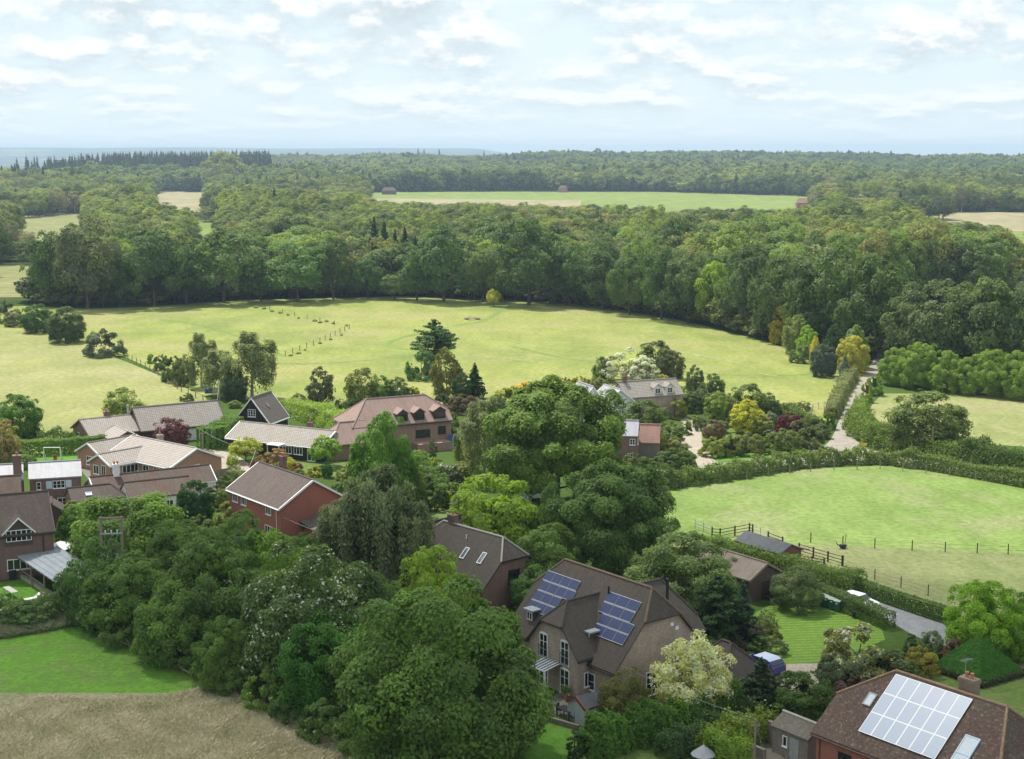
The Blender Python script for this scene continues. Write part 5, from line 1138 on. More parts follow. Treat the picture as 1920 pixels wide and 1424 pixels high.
CELL = NT('solar_cells'); uvc = CELL.coord('UV'); bk = CELL.N.new('ShaderNodeTexBrick'); CELL.lk(uvc, bk.inputs[0]); bk.offset = 0; bk.inputs['Scale'].default_value = 1; bk.inputs['Brick Width'].default_value = .16; bk.inputs['Row Height'].default_value = .16; bk.inputs['Mortar Size'].default_value = .010
bk.inputs['Color1'].default_value = (.020, .032, .10, 1); bk.inputs['Color2'].default_value = (.016, .026, .085, 1); bk.inputs['Mortar'].default_value = (.05, .07, .15, 1); CELL.lk(bk.outputs[0], CELL.b.inputs['Base Color']); CELL.b.inputs['Roughness'].default_value = .30; CELL.b.inputs['Specular IOR Level'].default_value = .5; CELL = CELL.m
ALU = plain('panel_frame', (0.62, 0.63, 0.65), .4, .5, metal=.2, vary=.03)
def panel_mesh(w, h, cell, fr=ALU, b=.035):
    bx = b if fr is not ALU else .008
    m = MB(); m.box((0, 0, 0), (w, h, .035)); m.face([(bx, b, .041), (w - bx, b, .041), (w - bx, h - b, .041), (bx, h - b, .041)], 1)
    return m.mesh('solar_panel', [fr, cell])
pm = panel_mesh(1.60, .985, CELL)
def panels(blk, rows, y0, ystep, mesh, xs, side='F'):
    for j, (xa, n) in enumerate(rows):
        for i in range(n):
            o = bpy.data.objects.new('solar_panel', mesh); link(o, blk.root); o.matrix_local = blk.slope_M(xa + i * xs, y0 - j * ystep, side, lift=.12)
ca = math.cos(math.atan(h1.k))
panels(h1, [(9.05, 4 - 1), (9.05, 3), (9.7, 3 - 0), (9.7, 3)], 3.42, 1.04 * ca, panel_mesh(1.32, .985, CELL), 1.36)
panels(h1, [(.55, 4), (.75, 4), (.75, 3), (.75, 3)], 3.42, 1.04 * ca, panel_mesh(1.12, .985, CELL), 1.16)
m = MB(); m.box((-.45, .02, 0), (.45, .42, .62)); m.tube((.1, .42, .31), (.1, .45, .31), .24, n=16); m.obj('air_conditioner', P_white, r, w1.face_M('F', 1.9, 2.0), uv=False)

# ---------- skylight house
r = building('brick_house', 'brick chalet house with three skylights and a chimney, left of the solar panel house', -11.16, 152.59, -47.12)
h2 = Block(r, -11.16, 152.59, -47.12, 12.14, 8.23, 3.0, 7.02, B_dull, R_grey, hl=1.3, hr=1.5, yl=2.4, yr=2.2, fascia=P_black, ridge_m=plain('mortar_ridge', (.30, .28, .25)))
Block(r, -6.5, 154.6, 42.9, 6.0, 6.4, 3.0, 6.3, B_dull, R_grey, hr=1.6)
h2.chimney(2.6, 4.3, .95, .6, 5.5, 8.0, B_dull, pots=1)
for x in (7.1, 9.75): h2.skylight(x, 1.55, .62, 1.35, frame=P_white)
h2.skylight(1.2, 1.6, .62, 1.3, frame=P_white)
h2.window('R', 4.2, 2.75, 1.55, 1.35, 2, 1, P_black); h2.window('R', 5.6, .8, 1.2, 1.1, 2, 1, P_black)
m = MB(); m.tube((0, 0, 0), (0, 0, .5), .05, n=8); m.obj('vent_pipe', P_white, r, h2.rel @ Matrix.Translation((6.0, 3.2, h2.ze + h2.k * 3.2 + .1)), uv=False)
h2.dormer(-.2 + .9, -.4, 2.0, 1.6, .7, B_dull, R_grey, zb=.8)

# ---------- red gable house
r = building('brick_house', 'red brick house with dark brown roof and a blank gable with white bargeboards', -34.89, 180, -52)
h3 = Block(r, -34.89, 180, -52, 12.68, 8.77, 4.8, 7.45, B_red, R_brn, barge=P_white, fascia=P_white)
for u in (1.6, 3.8, 9.9): h3.window('F', u, 3.45, 1.25, 1.1, 3, 1)
for u in (2.6, 9.9): h3.window('F', u, .9, 1.8, 1.2, 3, 1)
h3.window('F', 6, .1, 1.1, 2.1, 1, 2, name='front_door'); h3.pipe('F', 11.9, P_white)
h3.chimney(2.5, 6.2, .9, .6, 5.5, 8.5, B_dull, 2)
l3 = Block(r, -24.6, 171.6, -52, 3.4, 6, 2.4, 3.7, B_red, R_rib); l3 = Block(r, -29.5, 184.5, -52, 7.5, 4.6, 2.4, 3.9, B_red, R_rib, barge=P_white)
m = MB(); m.slab([(12.7, 2.5, 2.9), (15.9, 2.5, 2.4), (15.9, 8.4, 2.4), (12.7, 8.4, 2.9)], .12); m.obj('lean_to_roof', R_rib, r)
# dark house behind the willow
r = building('brick_house', 'dark brick house with white windows half hidden behind the feathery willow', -21.4, 167.5, -50)
hb = Block(r, -21.4, 167.5, -50, 11, 7, 4.6, 6.9, B_dull, R_brn, gutter=P_white)
for u in (1.5, 4.2, 7): hb.window('F', u, 3.2, 1.2, 1.1, 2, 1)
for u in (1.5, 5.5): hb.window('F', u, .8, 1.2, 1.2, 2, 1)

# ---------- low bungalow
r = building('bungalow', 'long low bungalow with pale tiled roof and dark walls below the black gabled garage', -43.85, 226.25, -27.34)
h4 = Block(r, -43.85, 226.25, -27.34, 17.32, 7.17, 2.35, 4.1, BD_black, R_conc, barge=P_white, gutter=P_white)
h4.chimney(12.2, 4.6, .8, .6, 3, 4.9, B_dull, 1)
for u in (11.2, 13.2): h4.window('F', u, .85, 1.6, 1.15, 3, 1)
h4.window('F', 15.6, .1, 1.4, 2.0, 2, 1, name='french_window'); h4.window('R', 4.9, .9, 1.4, 1.1, 2, 1); h4.window('F', 2, .9, 1.4, 1.1, 3, 1); h4.window('F', 5.5, .9, 1.4, 1.1, 3, 1)
m = MB(); m.slab([(8.6, -1.8, 2.35), (11, -1.8, 2.35), (11, -.05, 2.4), (8.6, -.05, 2.4)], .12); [m.box((x, -1.7, 0), (x + .1, -1.6, 2.23)) for x in (8.7, 10.8)]; m.obj('porch', P_white, r)
r = building('garage', 'steep gabled black boarded garage with white edged ribbed roof', -39.86, 241.1, 72)
h5 = Block(r, -39.86, 241.1, 72, 6.8, 6.2, 1.9, 5.75, BD_black, R_rib, barge=P_white, o=.25, gutter=P_white)
h5.window('L', 3.1, 2.7, 1.4, 1.25, 3, 3); h5.door('L', 3.1, 4.6, 2.0, P_black, 'garage_door'); h5.skylight(3.0, 1.5, .5, .75)
# ---------- long grey bungalow
r = building('bungalow', 'long bungalow with grey concrete roof, brown gable and white garage doors at the meadow edge', -65.4, 227.57, 32)
h7 = Block(r, -65.4, 227.57, 34.4, 9.2, 8.2, 2.3, 4.1, B_dull, R_conc, o=.35, barge=P_brown, gutter=P_brown)
h7b = Block(r, -58.4, 231.6, 31, 13.6, 7.4, 2.4, 5.35, BD_brown, R_conc, barge=P_brown, gutter=P_brown)
h7.window('L', 5.6, 1.0, 1.0, 1.0, 2, 1); h7.window('F', 2, .8, 1.6, 1.2, 3, 1); h7.window('F', 4.5, .8, 1.6, 1.2, 3, 1)
h7.chimney(4.3, 4.6, .8, .6, 3, 5.0, B_dull, 1); h7.chimney(8.1, 5.4, .25, .25, 3, 5.6, STEEL, 0, name='flue')
h7b.window('F', 3.4, .5, 1.8, 1.6, 3, 1); h7b.door('F', 7.6, 2.6, 2.15, P_white, 'garage_door'); h7b.door('F', 10.6, 2.6, 2.15, P_white, 'garage_door'); h7b.window('R', 2.6, 1.0, 1.2, 1.0, 2, 1)
Block(r, -57.2, 226.4, 121, 6.0, 4.3, 2.2, 3.3, B_dull, R_conc2, barge=P_brown)
# ---------- white roofed bungalow
r = building('bungalow', 'brick bungalow with several pale concrete roofs and white framed windows', -58.87, 213.43, -40)
h6 = Block(r, -58.87, 213.43, -39.76, 14.53, 9.07, 2.3, 4.25, B_orange, R_conc2, barge=P_white, gutter=P_white)
h6a = Block(r, -59.57, 212.12, 50, 8.0, 5.8, 2.3, 3.75, B_orange, R_conc, barge=P_white); h6b = Block(r, -56.5, 205.58, 50, 8.0, 4.77, 2.3, 3.45, B_orange, R_conc2, barge=P_white, gutter=P_white)
h6a.window('L', 2.6, .6, 1.8, 1.3, 3, 1); h6b.window('L', 1.5, .1, 1.0, 2.0, 2, 1, name='french_window'); h6b.window('L', 3.3, .6, 1.3, 1.3, 2, 1); h6b.window('F', 1.2, .6, .8, 1.2, 1, 1)
h6b.window('F', 3.4, .55, 2.8, 1.35, 4, 1); h6b.window('F', 6.2, .7, 1.2, 1.1, 2, 1)
for u in (6.5, 9, 11.5): h6.window('F', u, .8, 1.4, 1.1, 2, 1)
h6.window('R', 4.3, 1.0, 1.6, 1.0, 3, 1); h6.chimney(5.2, 5.4, .8, .7, 3, 5.0, plain('rough_render', (.30, .25, .2)), 1)
# ---------- slate cottage
r = building('cottage', 'brick cottage with silvery slate roof, tall chimney and pale blue shutters', -61.45, 186.04, 17)
h8 = Block(r, -61.45, 186.04, 17, 6.3, 5.2, 4.6, 6.1, B_dull, R_slate, o=.12)
h8l = Block(r, -67.6, 184.2, 17, 5.6, 5.2, 4.6, 6.1, B_dull, R_slate, o=.12)
Block(r, -69.6, 177.6, 17, 9.2, 6.6, 3.3, 5.6, B_dull, R_old, o=.15)
h8l.chimney(5.0, 1.0, 1.0, .9, 0, 7.6, B_dull, 1)
h8.window('F', 1.1, 3.2, .55, 1.0, 1, 2); h8.window('F', 3.55, 3.25, 1.5, 1.0, 3, 2); h8.window('F', 3.9, .9, 1.2, 1.1, 2, 2)
for x in (2.35, 4.75): m = MB(); m.box((-.36, 0, 0), (.36, .05, 1.0)); m.obj('shutter', P_shut, r, h8.face_M('F', x, 3.25), uv=False)
Block(r, -58.6, 181.2, -73, 3.6, 2.6, 2.3, 3.2, WOODD, R_brn, o=.15)
# ---------- long brown roofed cottage
r = building('cottage', 'low white walled cottage under long brown clay roofs with a white chimney', -53.15, 186.25, 30)
h9 = Block(r, -53.15, 186.25, 30, 15.9, 5.4, 2.6, 4.2, W_white, R_old, barge=P_white, o=.15)
h9b = Block(r, -48.2, 184.0, 28, 8.2, 5.4, 2.5, 4.0, W_white, R_old, o=.15)
h9.chimney(3.4, 2.6, .75, .6, 3, 5.7, W_white, 2)
h9b.window('F', 5, .9, 1, 1, 2, 1); h9.window('R', 2.7, .8, 1.2, 1.2, 2, 2)
r = building('outbuilding', 'small red gabled brick outbuilding with dark tiled roof and one skylight', -55.06, 183.0, 28)
h9c = Block(r, -55.06, 182.6, 28, 6.8, 4.4, 2.4, 3.7, B_orange, R_dark, hr=1.6, o=.12); h9c.skylight(2.2, .6, .8, .6, frame=P_shut, glass=PALE_ROOF)
# ---------- bottom left house
r = building('brick_house', 'brick house with dark clay roof and white gabled dormer at the left edge', -60.5, 154.3, 24)
h10 = Block(r, -60.5, 154.3, 24, 11.3, 9, 4.9, 8.3, B_dull, R_dark, barge=P_brown, o=.2, gutter=P_black)
x10 = 7.7
h10.dormer(x10, -.05, 2.9, 1.25, 1.45, B_hang, R_dark, bargem=P_white, cols=5, rows=2, zb=4.05, winh=1.25, o=.28)
h10.window('F', x10, 1.0, 2.7, 1.2, 4, 1); h10.window('F', 3.0, 3.4, 1.6, 1.1, 3, 1)
for u in (5.25, 10.2): h10.pipe('F', u, P_black)
# ---------- white gabled cottage
r = building('cottage', 'white cottage with grey roof, white front gable and two small dormers in the wooded garden', 19.59, 252.48, 22.88)
h11 = Block(r, 19.59, 252.48, 22.88, 11, 5.6, 4.1, 6.35, B_brown, R_conc, o=.2)
h11g = Block(r, 20.4, 248.9, 112.88, 5.5, 4.9, 4.3, 6.2, W_white, R_slate, barge=P_white, o=.3)
h11l = Block(r, 15.4, 251.8, 112.88, 5.5, 3.6, 4.0, 6.2, W_white, R_slate, barge=P_white, o=.25)
h11l.window('L', 1.8, 2.9, .9, 1.1, 2, 2)
for u in (1.6, 3.2): h11g.window('L', u, 3.0, .75, .95, 2, 2)
m = MB(); M = h11g.face_M('L', 2.45, 4.45); m.box((-1.3, 0, 0), (1.3, .04, .12)); m.box((-.06, 0, .12), (.06, .04, .9)); m.box((-.6, 0, .5), (.6, .035, .6)); m.obj('timber_framing', WOODD, r, M, uv=False)
for x in (6.2, 8.6): h11.dormer(x, .25, 1.3, 1.15, .55, W_white, R_conc, cols=2, rows=2, o=.15)
h11.window('F', 7.5, .8, 1.2, 1.2, 2, 2); h11.chimney(1.0, 2.8, .7, .6, 5, 7.4, B_dull, 1)
# ---------- small red roofed house
r = building('cottage', 'small brick house with red tiled roof beside the great oak and the gravel drive', 13.6, 217.0, 0)
h12 = Block(r, 17.9, 220.6, -8, 4.2, 4.6, 2.6, 4.9, B_stone, R_rust, o=.12)
h12b = Block(r, 14.2, 216.8, -8, 4.3, 4.6, 4.4, 6.2, B_dull, R_slate, o=.12)
h12b.window('F', 3.6, 3.1, .8, .9, 2, 2); h12b.window('F', 3.3, .9, .8, .9, 2, 2); h12b.window('R', 1.2, 3.0, .7, .9, 2, 2)
# ---------- hipped pink roof house
r = building('brick_house', 'brick house with pinkish hipped roof, three dormers and a blue garage door', -24.12, 223.57, 26)
h13 = Block(r, -24.12, 223.57, 26, 16.1, 8.4, 4.4, 7.7, B_pink, R_pink, hl=3.6, hr=2.6, yl=.0, yr=1.6, gutter=P_black)
for x in (8.1, 10.9, 14.3): h13.dormer(x, .1, 1.7 if x < 14 else 2.0, 1.35, .6, B_hang, R_pink, frame=P_black, cols=3, rows=1, o=.2)
for u in (11.4, 14.6): h13.window('F', u, 2.2 if u > 12 else 1.9, 1.3 if u > 12 else 2.4, 1.2, 3, 1, P_black)
h13.window('F', 11.4, .0, 2.2, .9, 3, 1, P_black)
m = MB(); m.box((9.5, -2.6, 0), (15.2, -.05, 1.3)); m.obj('terrace_wall', B_pink, r)
m = MB(); m.box((15.3, -1.0, 0), (17.2, -.9, 2.1)); m.obj('garage_door', P_blue, r)
m = MB(); m.box((17.3, -1.1, 0), (20.5, -.85, 1.6)); m.obj('terrace_wall', B_dull, r)
Block(r, -26.9, 219.6, 26, 6.2, 6.5, 2.5, 5.0, B_pink, R_pink, hl=2.3)
r = building('shed', 'orange timber summer house with flat white roof above the light green hedge', -26, 236, 10, 'shed')
b = Block(r, -27.4, 235.6, 8, 2.0, 2.6, 2.2, 2.45, BD_red, PALE_ROOF, o=.15, ridge=False); m = MB(); m.slab([(2.1, -.2, 2.35), (5.2, -.2, 2.3), (5.2, 2.7, 2.3), (2.1, 2.7, 2.35)], .12); [m.box((x, y_, 0), (x + .1, y_ + .1, 2.2)) for x in (3.6, 5.0) for y_ in (-.1, 2.5)]; m.obj('veranda', PALE_ROOF, r, Matrix.Identity(4))
# ---------- barn, stable
r = building('barn', 'brown weatherboarded barn with tiled gable roof beside the striped lawn', 18.2, 156.6, -53, 'barn')
h14 = Block(r, 18.0, 156.8, -53, 10.6, 4.9, 2.4, 3.75, BD_brown, tiles('roof_barn', (0.25, 0.19, 0.165), (0.20, 0.155, 0.135), (0.09, 0.07, 0.06), .2, .14, mossk=.35, moss=(.28, .24, .19)), o=.2, barge=WOOD)
h14.door('R', 2.4, 1.2, 1.9, BD_brown)
r = building('stable', 'dark roofed timber stable between the post and rail fences', 25.47, 165.02, -55.5, 'stable')
h15 = Block(r, 25.47, 165.02, -55.46, 6.98, 3.3, 2.15, 2.95, BD_red, R_felt, o=.18, ridge=False)
m = MB(); m.slab([(-.15, 3.3, 2.3), (7.1, 3.3, 2.3), (7.1, 4.5, 1.95), (-.15, 4.5, 1.95)][::-1], -.1); m.obj('canopy', BD_red, r); h15.door('B', 2, 1.2, 1.9, WOODD); h15.door('R', 1.6, 1.0, 1.8, WOODD)
# ---------- house with white solar panels
r = building('brick_house', 'red brick house with eighteen pale solar panels on its speckled tile roof, bottom right corner', 21.89, 102.21, -51.5)
R_ridge = tiles('ridge_orange', (.40, .22, .12), (.28, .19, .14), (.12, .09, .07), .3, .3, palek=.5)
h16 = Block(r, 21.89, 102.21, -51.5, 14.6, 10.1, 4.8, 8.85, B_red, R_red, hl=2.9, hr=2.6, yl=2.5, yr=0, gutter=P_brown, ridge_m=R_ridge)
WPAN = NT('pale_solar_cells'); WPAN.col((0.33, 0.38, 0.47)); WPAN.b.inputs['Roughness'].default_value = .28; WPAN.b.inputs['Specular IOR Level'].default_value = .7; WPAN = WPAN.m
pw = panel_mesh(1.063, 1.736, WPAN, P_white, .05); sp_ = 1.74 * math.cos(math.atan(h16.k))
for j in range(3):
    for i in range(6): o = bpy.data.objects.new('solar_panel', pw); link(o, r); o.matrix_local = h16.slope_M(3.15 + i * 1.065, 4.75 - sp_ * (j + 1), lift=.12)
h16.skylight(2.45, 2.35, .7, 1.1, glass=PALE_ROOF); h16.skylight(11.1, .45, 1.15, 2.9, rows=2, glass=PALE_ROOF, frame=P_shut)
h16.chimney(8.35, 6.0, 1.25, .75, 6.5, 9.75, tiles('brick_buff', (.36, .26, .19), (.28, .2, .15), (.25, .21, .17), .225, .075), 2)
h16.window('F', 2.6, 2.7, 1.15, 1.25, 2, 2, P_black); h16.window('F', 6.5, 2.7, 1.15, 1.25, 2, 2, P_black); h16.pipe('F', .35, P_brown)
# ---------- stone outbuilding
r = building('outbuilding', 'little stone outbuilding with mossy tiled roof beside the speckled roof house', 20.2, 109.9, -53)
h17 = Block(r, 20.1, 109.9, -53, 3.6, 2.6, 2.1, 2.85, B_stone, tiles('roof_mossy', (.22, .19, .16), (.17, .15, .125), (.08, .07, .06), .17, .11, mossk=.5, palek=.45, bump=1), o=.12, ridge_m=plain('mortar_ridge2', (.33, .31, .27)))
h17.door('F', 2.3, .9, 1.8, plain('grey_door', (.30, .31, .30), .8)); h17.window('F', 1.35, .9, .45, .85, 1, 1, P_white)
m = MB(); m.box((-1.6, 1.0, 0), (-.02, 1.3, 1.8)); m.obj('garden_wall', B_stone, r)
m = MB(); m.box((-2.6, -1.9, 0), (.8, -1.6, .9)); m.obj('low_wall', B_stone, r)
# ---------- sheds
r = building('shed', 'small white boarded shed with grey felt roof behind the laurel hedge', 5.9, 114.8, 36, 'shed')
s1 = Block(r, 5.9, 114.8, 36, 2.5, 2.3, 1.5, 2.15, BD_white, R_felt, o=.1, ridge=False, barge=plain('red_trim', (.25, .06, .05)))
g = G(1003, 1446, 1.9)
r = building('shed', 'shed roof of red felt just entering at the bottom edge', g[0], g[1], -50, 'shed')
Block(r, g[0] - 1.0, g[1] - .9, -38, 2.2, 1.9, 1.7, 2.15, BD_red, plain('red_felt', (.30, .085, .07)), o=.1, ridge=False)
# ---------- far houses among the trees
for px, py, wpx, wall, roof, lab in [(716, 366, 26, B_dull, R_dark, 'far house with dark roof at the left end of the bright green crop field'), (768, 358, 17, W_white, R_brn, 'far pale house among trees above the crop field'), (846, 357, 17, W_white, R_slate, 'far white walled house in the tree line above the crop field'), (1047, 362, 17, B_orange, R_old, 'far orange brick house in the tree line above the crop field'), (1494, 392, 22, B_orange, R_rust, 'far house with red roof in trees at the right end of the crop field')]:
    g = G(px, py); k = FPX / g[1]; L_ = wpx / k; r = building('distant_house', lab, g[0], g[1]); r.location.z = g[2]
    b = Block(r, g[0], g[1], 8, L_, 8, 4.6, 8.0, wall, roof, hl=2, hr=2)
    for c in r.children: c.matrix_local = Matrix.Translation((0, 0, 0)) @ c.matrix_local
    for i in range(3):
        w = b.window('F', L_ * (i + .5) / 3, 3, 1.5, 1.3, 2, 1, sub=False)

# television aerials
for blk, x, y, z in ((h3, 2.5, 6.2, 8.5), (h2, 2.6, 4.3, 8.0), (h16, 8.0, 6.0, 9.75), (h4, 12.2, 4.6, 4.9), (h6, 5.2, 5.4, 5.0), (h13, 9.0, 4.2, 7.6)):
    m = MB(); m.tube((x, y, z - .3), (x, y, z + 1.3), .022, n=5); m.tube((x - .1, y - .5, z + 1.25), (x + .1, y + .6, z + 1.25), .015, n=4)
    for k in range(5): t_ = -.4 + k * .22; m.tube((x - .28, y + t_, z + 1.25), (x + .28, y + t_ - .05, z + 1.25), .011, n=4)
    m.obj('aerial', STEEL, blk.root, blk.rel, uv=False)

# ================================================================== FENCES, POLES, VEHICLES, SMALL THINGS
def fence_rail(pts, label, posth=1.25, step=1.9, rails=(.35, .7, 1.08), mat=WOODD, r=.085, name='post_and_rail_fence', railr=.05):
    P = [G(*p) for p in pts]; e = empty(name, P[0], 0, label, 'fence'); o0 = Vector(P[0])
    for a, b in zip(P[:-1], P[1:]):
        L_ = np.linalg.norm(b - a); n = max(1, round(L_ / step)); d = (b - a) / L_
        for i in range(n + (1 if b is P[-1] else 0)):
            q = Vector(a + d * L_ * i / n) - o0; m = MB(); m.box((q.x - r, q.y - r, 0), (q.x + r, q.y + r, posth)); m.obj('post', mat, e, uv=False)
        for z in rails:
            m = MB(); m.tube(Vector(a) - o0 + Vector((0, 0, z)), Vector(b) - o0 + Vector((0, 0, z)), railr, n=4); m.obj('rail' if railr > .02 else 'wire', mat, e, uv=False)
    return e
fence_rail([(1335, 1008), (1350, 1010), (1405, 1000), (1411, 1002)], 'brown post and rail fence behind the left end of the stable')
fence_rail([(1440, 1016), (1467, 1026)], 'short post and rail fence just behind the stable roof')
fence_rail([(1498, 1038), (1580, 1062)], 'post and rail fence running out to the right of the stable')
fence_rail([(1500, 1052), (1545, 1060)], 'low rail fence in the weeds right of the stable', posth=.8, rails=(.3, .6))
fence_rail([(1303, 992), (1335, 1004)], 'pale gate rail fence at the paddock corner beside the oak', mat=STEEL, r=.04)
fence_rail([(1411, 1002), (1440, 1014)], 'pale metal gate between the two post and rail fences', mat=STEEL, r=.03, railr=.022)
fence_rail([(1520, 1018), (1580, 1025), (1640, 1029), (1710, 1033), (1772, 1036), (1832, 1038), (1890, 1040), (1960, 1042)], 'thin wire fence with wooden posts dividing the two paddocks', step=4.4, rails=(.5, .95), railr=.010, r=.05, name='wire_fence')
fence_rail([(1578, 1062), (1640, 1088), (1740, 1118)], 'wire fence with thin posts along the lower paddock', step=4, rails=(.5, .9), railr=.010, r=.045, name='wire_fence')
fence_rail([(460, 571), (530, 588), (600, 604), (655, 617)], 'wire fence crossing the meadow below the woodland', step=9, rails=(.6, 1.0), railr=.015, r=.08, name='wire_fence', mat=WOOD)
fence_rail([(655, 617), (600, 643), (535, 668)], 'wire fence turning back across the meadow', step=4.5, rails=(.6, 1.0), railr=.015, r=.08, name='wire_fence', mat=WOOD)
fence_rail([(240, 673), (290, 700), (340, 735), (395, 760)], 'old wire fence dividing the meadow behind the long bungalow', step=4, rails=(.5, .9), railr=.012, r=.07, name='wire_fence', mat=WOOD)
fence_rail([(1258, 915), (1400, 899), (1520, 885), (1650, 880), (1780, 893), (1930, 917)], 'wire fence in front of the long paddock hedge', step=3.8, rails=(.5, .95), railr=.010, r=.05, name='wire_fence', mat=WOOD)
fence_rail([(1519, 782), (1524, 770), (1545, 765)], 'pale rail fence in the meadow corner by the lane', mat=STEEL, r=.04, railr=.02)
# boarded fence behind the brown roofed cottage: each panel a part
def panel_fence(pts, h, label, mat=WOOD, step=1.83):
    P = [G(*p) for p in pts]; e = empty('panel_fence', P[0], 0, label, 'fence'); o0 = Vector(P[0])
    for a, b in zip(P[:-1], P[1:]):
        L_ = np.linalg.norm(b - a); n = max(1, round(L_ / step)); d = (b - a) / L_; an = math.atan2(d[1], d[0])
        for i in range(n):
            M = Matrix.Translation(Vector(a + d * L_ * i / n) - o0) @ Matrix.Rotation(an, 4, 'Z'); m = MB(); w = L_ / n
            k = max(4, int(w / .15)); [m.box((.05 + (w - .1) * j / k, -.02 - .01 * (j % 2), .05), (.05 + (w - .1) * (j + 1) / k - .005, .02 - .01 * (j % 2), h)) for j in range(k)]; m.obj('panel', mat, e, M)
            m = MB(); m.box((-.05, -.05, 0), (.05, .05, h + .08)); m.obj('post', mat, e, M, uv=False)
    return e
panel_fence([(392, 907), (436, 900)], 1.8, 'grey boarded fence at the right end of the long brown roofs', WOOD)
panel_fence([(104, 1050), (145, 1072)], 1.8, 'grey boarded fence running back beside the left edge house', WOOD)
panel_fence([(-40, 1118), (14, 1140)], 1.0, 'white picket fence in the small back garden', P_white)
panel_fence([(-30, 1092), (36, 1084)], .35, 'low timber edging along the back garden lawn', WOOD)
def wall_line(pts, h, t, label, mat):
    P = [G(*p) for p in pts]; m = MB()
    for a, b in zip(P[:-1], P[1:]):
        d = (b - a) / np.linalg.norm(b - a); n = np.array([-d[1], d[0], 0]) * t / 2; m.slab([tuple(a - n + [0, 0, h]), tuple(b - n + [0, 0, h]), tuple(b + n + [0, 0, h]), tuple(a + n + [0, 0, h])], h)
    return props(m.obj('garden_wall', mat), label, 'wall')
wall_line([(36, 1080), (122, 1134)], .35, .5, 'low stone edge under the posts of the grey lean-to', plain('edge_stone', (.36, .32, .25)))
wall_line([(1022, 1352), (1085, 1370)], .45, .25, 'low stone wall on the terrace of the solar panel house', B_stone)
# ---- poles and cables
def pole(px, py, h, label, r=.11, arm=True, name='timber_pole'):
    g = G(px, py); e = empty(name, g, 0, label, 'pole'); m = MB(); m.tube((0, 0, 0), (0, 0, h), r, r * .75, 10); m.obj('shaft', WOOD, e, uv=False)
    if arm: m = MB(); m.box((-.35, -.04, h - .55), (.35, .04, h - .45)); m.obj('crossarm', WOOD, e, uv=False); [MB().tube((x, 0, h - .45), (x, 0, h - .28), .035, n=6).obj('insulator', POT, e, uv=False) for x in (-.3, .3)]
    return Vector(g) + Vector((0, 0, h))
def hat(px, py, H): return (py - HOR) / CAMZ
pA = pole(1414, 1452, 4.3, 'timber pole with stay wire at the bottom edge, left of the stone outbuilding')
pB = pole(1747, 862, 4.9, 'grey timber pole in the hedge below the right hand field', arm=False)
pC = pole(381, 868, 4.9, 'dark timber pole beside the hipped bungalow driveway')
pD = pole(481, 905, 4.6, 'timber pole behind the ridge of the dark brown roofed house')
pE = pole(413, 772, 5.6, 'slim pale pole with a wire at the end of the long bungalow', r=.07)
def cable(a, b, sag, label, r=.022):
    m = MB(); P = [Vector(a).lerp(Vector(b), t) - Vector((0, 0, sag * 4 * t * (1 - t))) for t in np.linspace(0, 1, 15)]
    for p, q in zip(P[:-1], P[1:]): m.tube(p, q, r, n=4, caps=False)
    return props(m.obj('cable', STEEL, uv=False), label, 'cable')
cable(pA, h1.M @ Vector((14.3, .5, 3.6)), .3, 'cable from the bottom timber pole to the solar panel house', .018)
cable(pA, tuple(G(1440, 1450)), 0, 'slanting stay wire of the bottom timber pole', .02)
cable(pC, pD, .5, 'cable between the driveway pole and the pole behind the brown roof')
cable(pD, h3.M @ Vector((2.5, -.2, 4.6)), .2, 'cable dropping across the dark brown roof')
cable(h3.M @ Vector((3, -.1, 4.4)), h2.M @ Vector((1, 0, 3.2)), .6, 'long cable over the tree belt towards the skylight house')
cable(pE, tuple(G(402, 812)), 0, 'stay wire at the end of the long bungalow', .02)
# twin pole transformer frame
g = G(214, 1120); e = empty('electricity_frame', g, math.radians(8), 'twin pole timber electricity frame standing in the trees', 'electricity pole')
for x in (-1.05, 1.05): m = MB(); m.tube((x, 0, 0), (x, 0, 8.6), .17, .14, 12); m.obj('pole', WOOD, e, uv=False)
m = MB(); m.box((-1.25, -.09, 8.35), (1.25, .09, 8.55)); m.obj('top_beam', WOOD, e, uv=False)
m = MB(); m.box((-1.15, -.2, 6.75), (1.15, -.08, 6.9)); m.obj('middle_beam', STEEL, e, uv=False); m = MB(); m.box((-1.15, -.2, 4.5), (1.15, -.08, 4.7)); m.obj('lower_beam', STEEL, e, uv=False)
for i, x in enumerate((-.6, 0, .6)):
    m = MB(); m.tube((x, -.14, 6.9), (x, -.14, 7.2), .05, .07, 8); m.obj('insulator', P_white, e, uv=False)
    m = MB(); m.tube((x, -.14, 6.75), (x - .15, -.2, 5.5), .02, n=5); m.tube((x - .15, -.2, 5.5), (x, -.3, 4.7), .02, n=5); m.obj('wire', STEEL, e, uv=False)
m = MB(); m.tube((.0, -.25, 5.9), (.75, -.25, 4.7), .07, n=8); m.obj('brace', WOOD, e, uv=False)
m = MB(); m.box((-.6, -.5, 4.0), (.6, .4, 4.45)); m.obj('transformer', STEEL, e, uv=False)
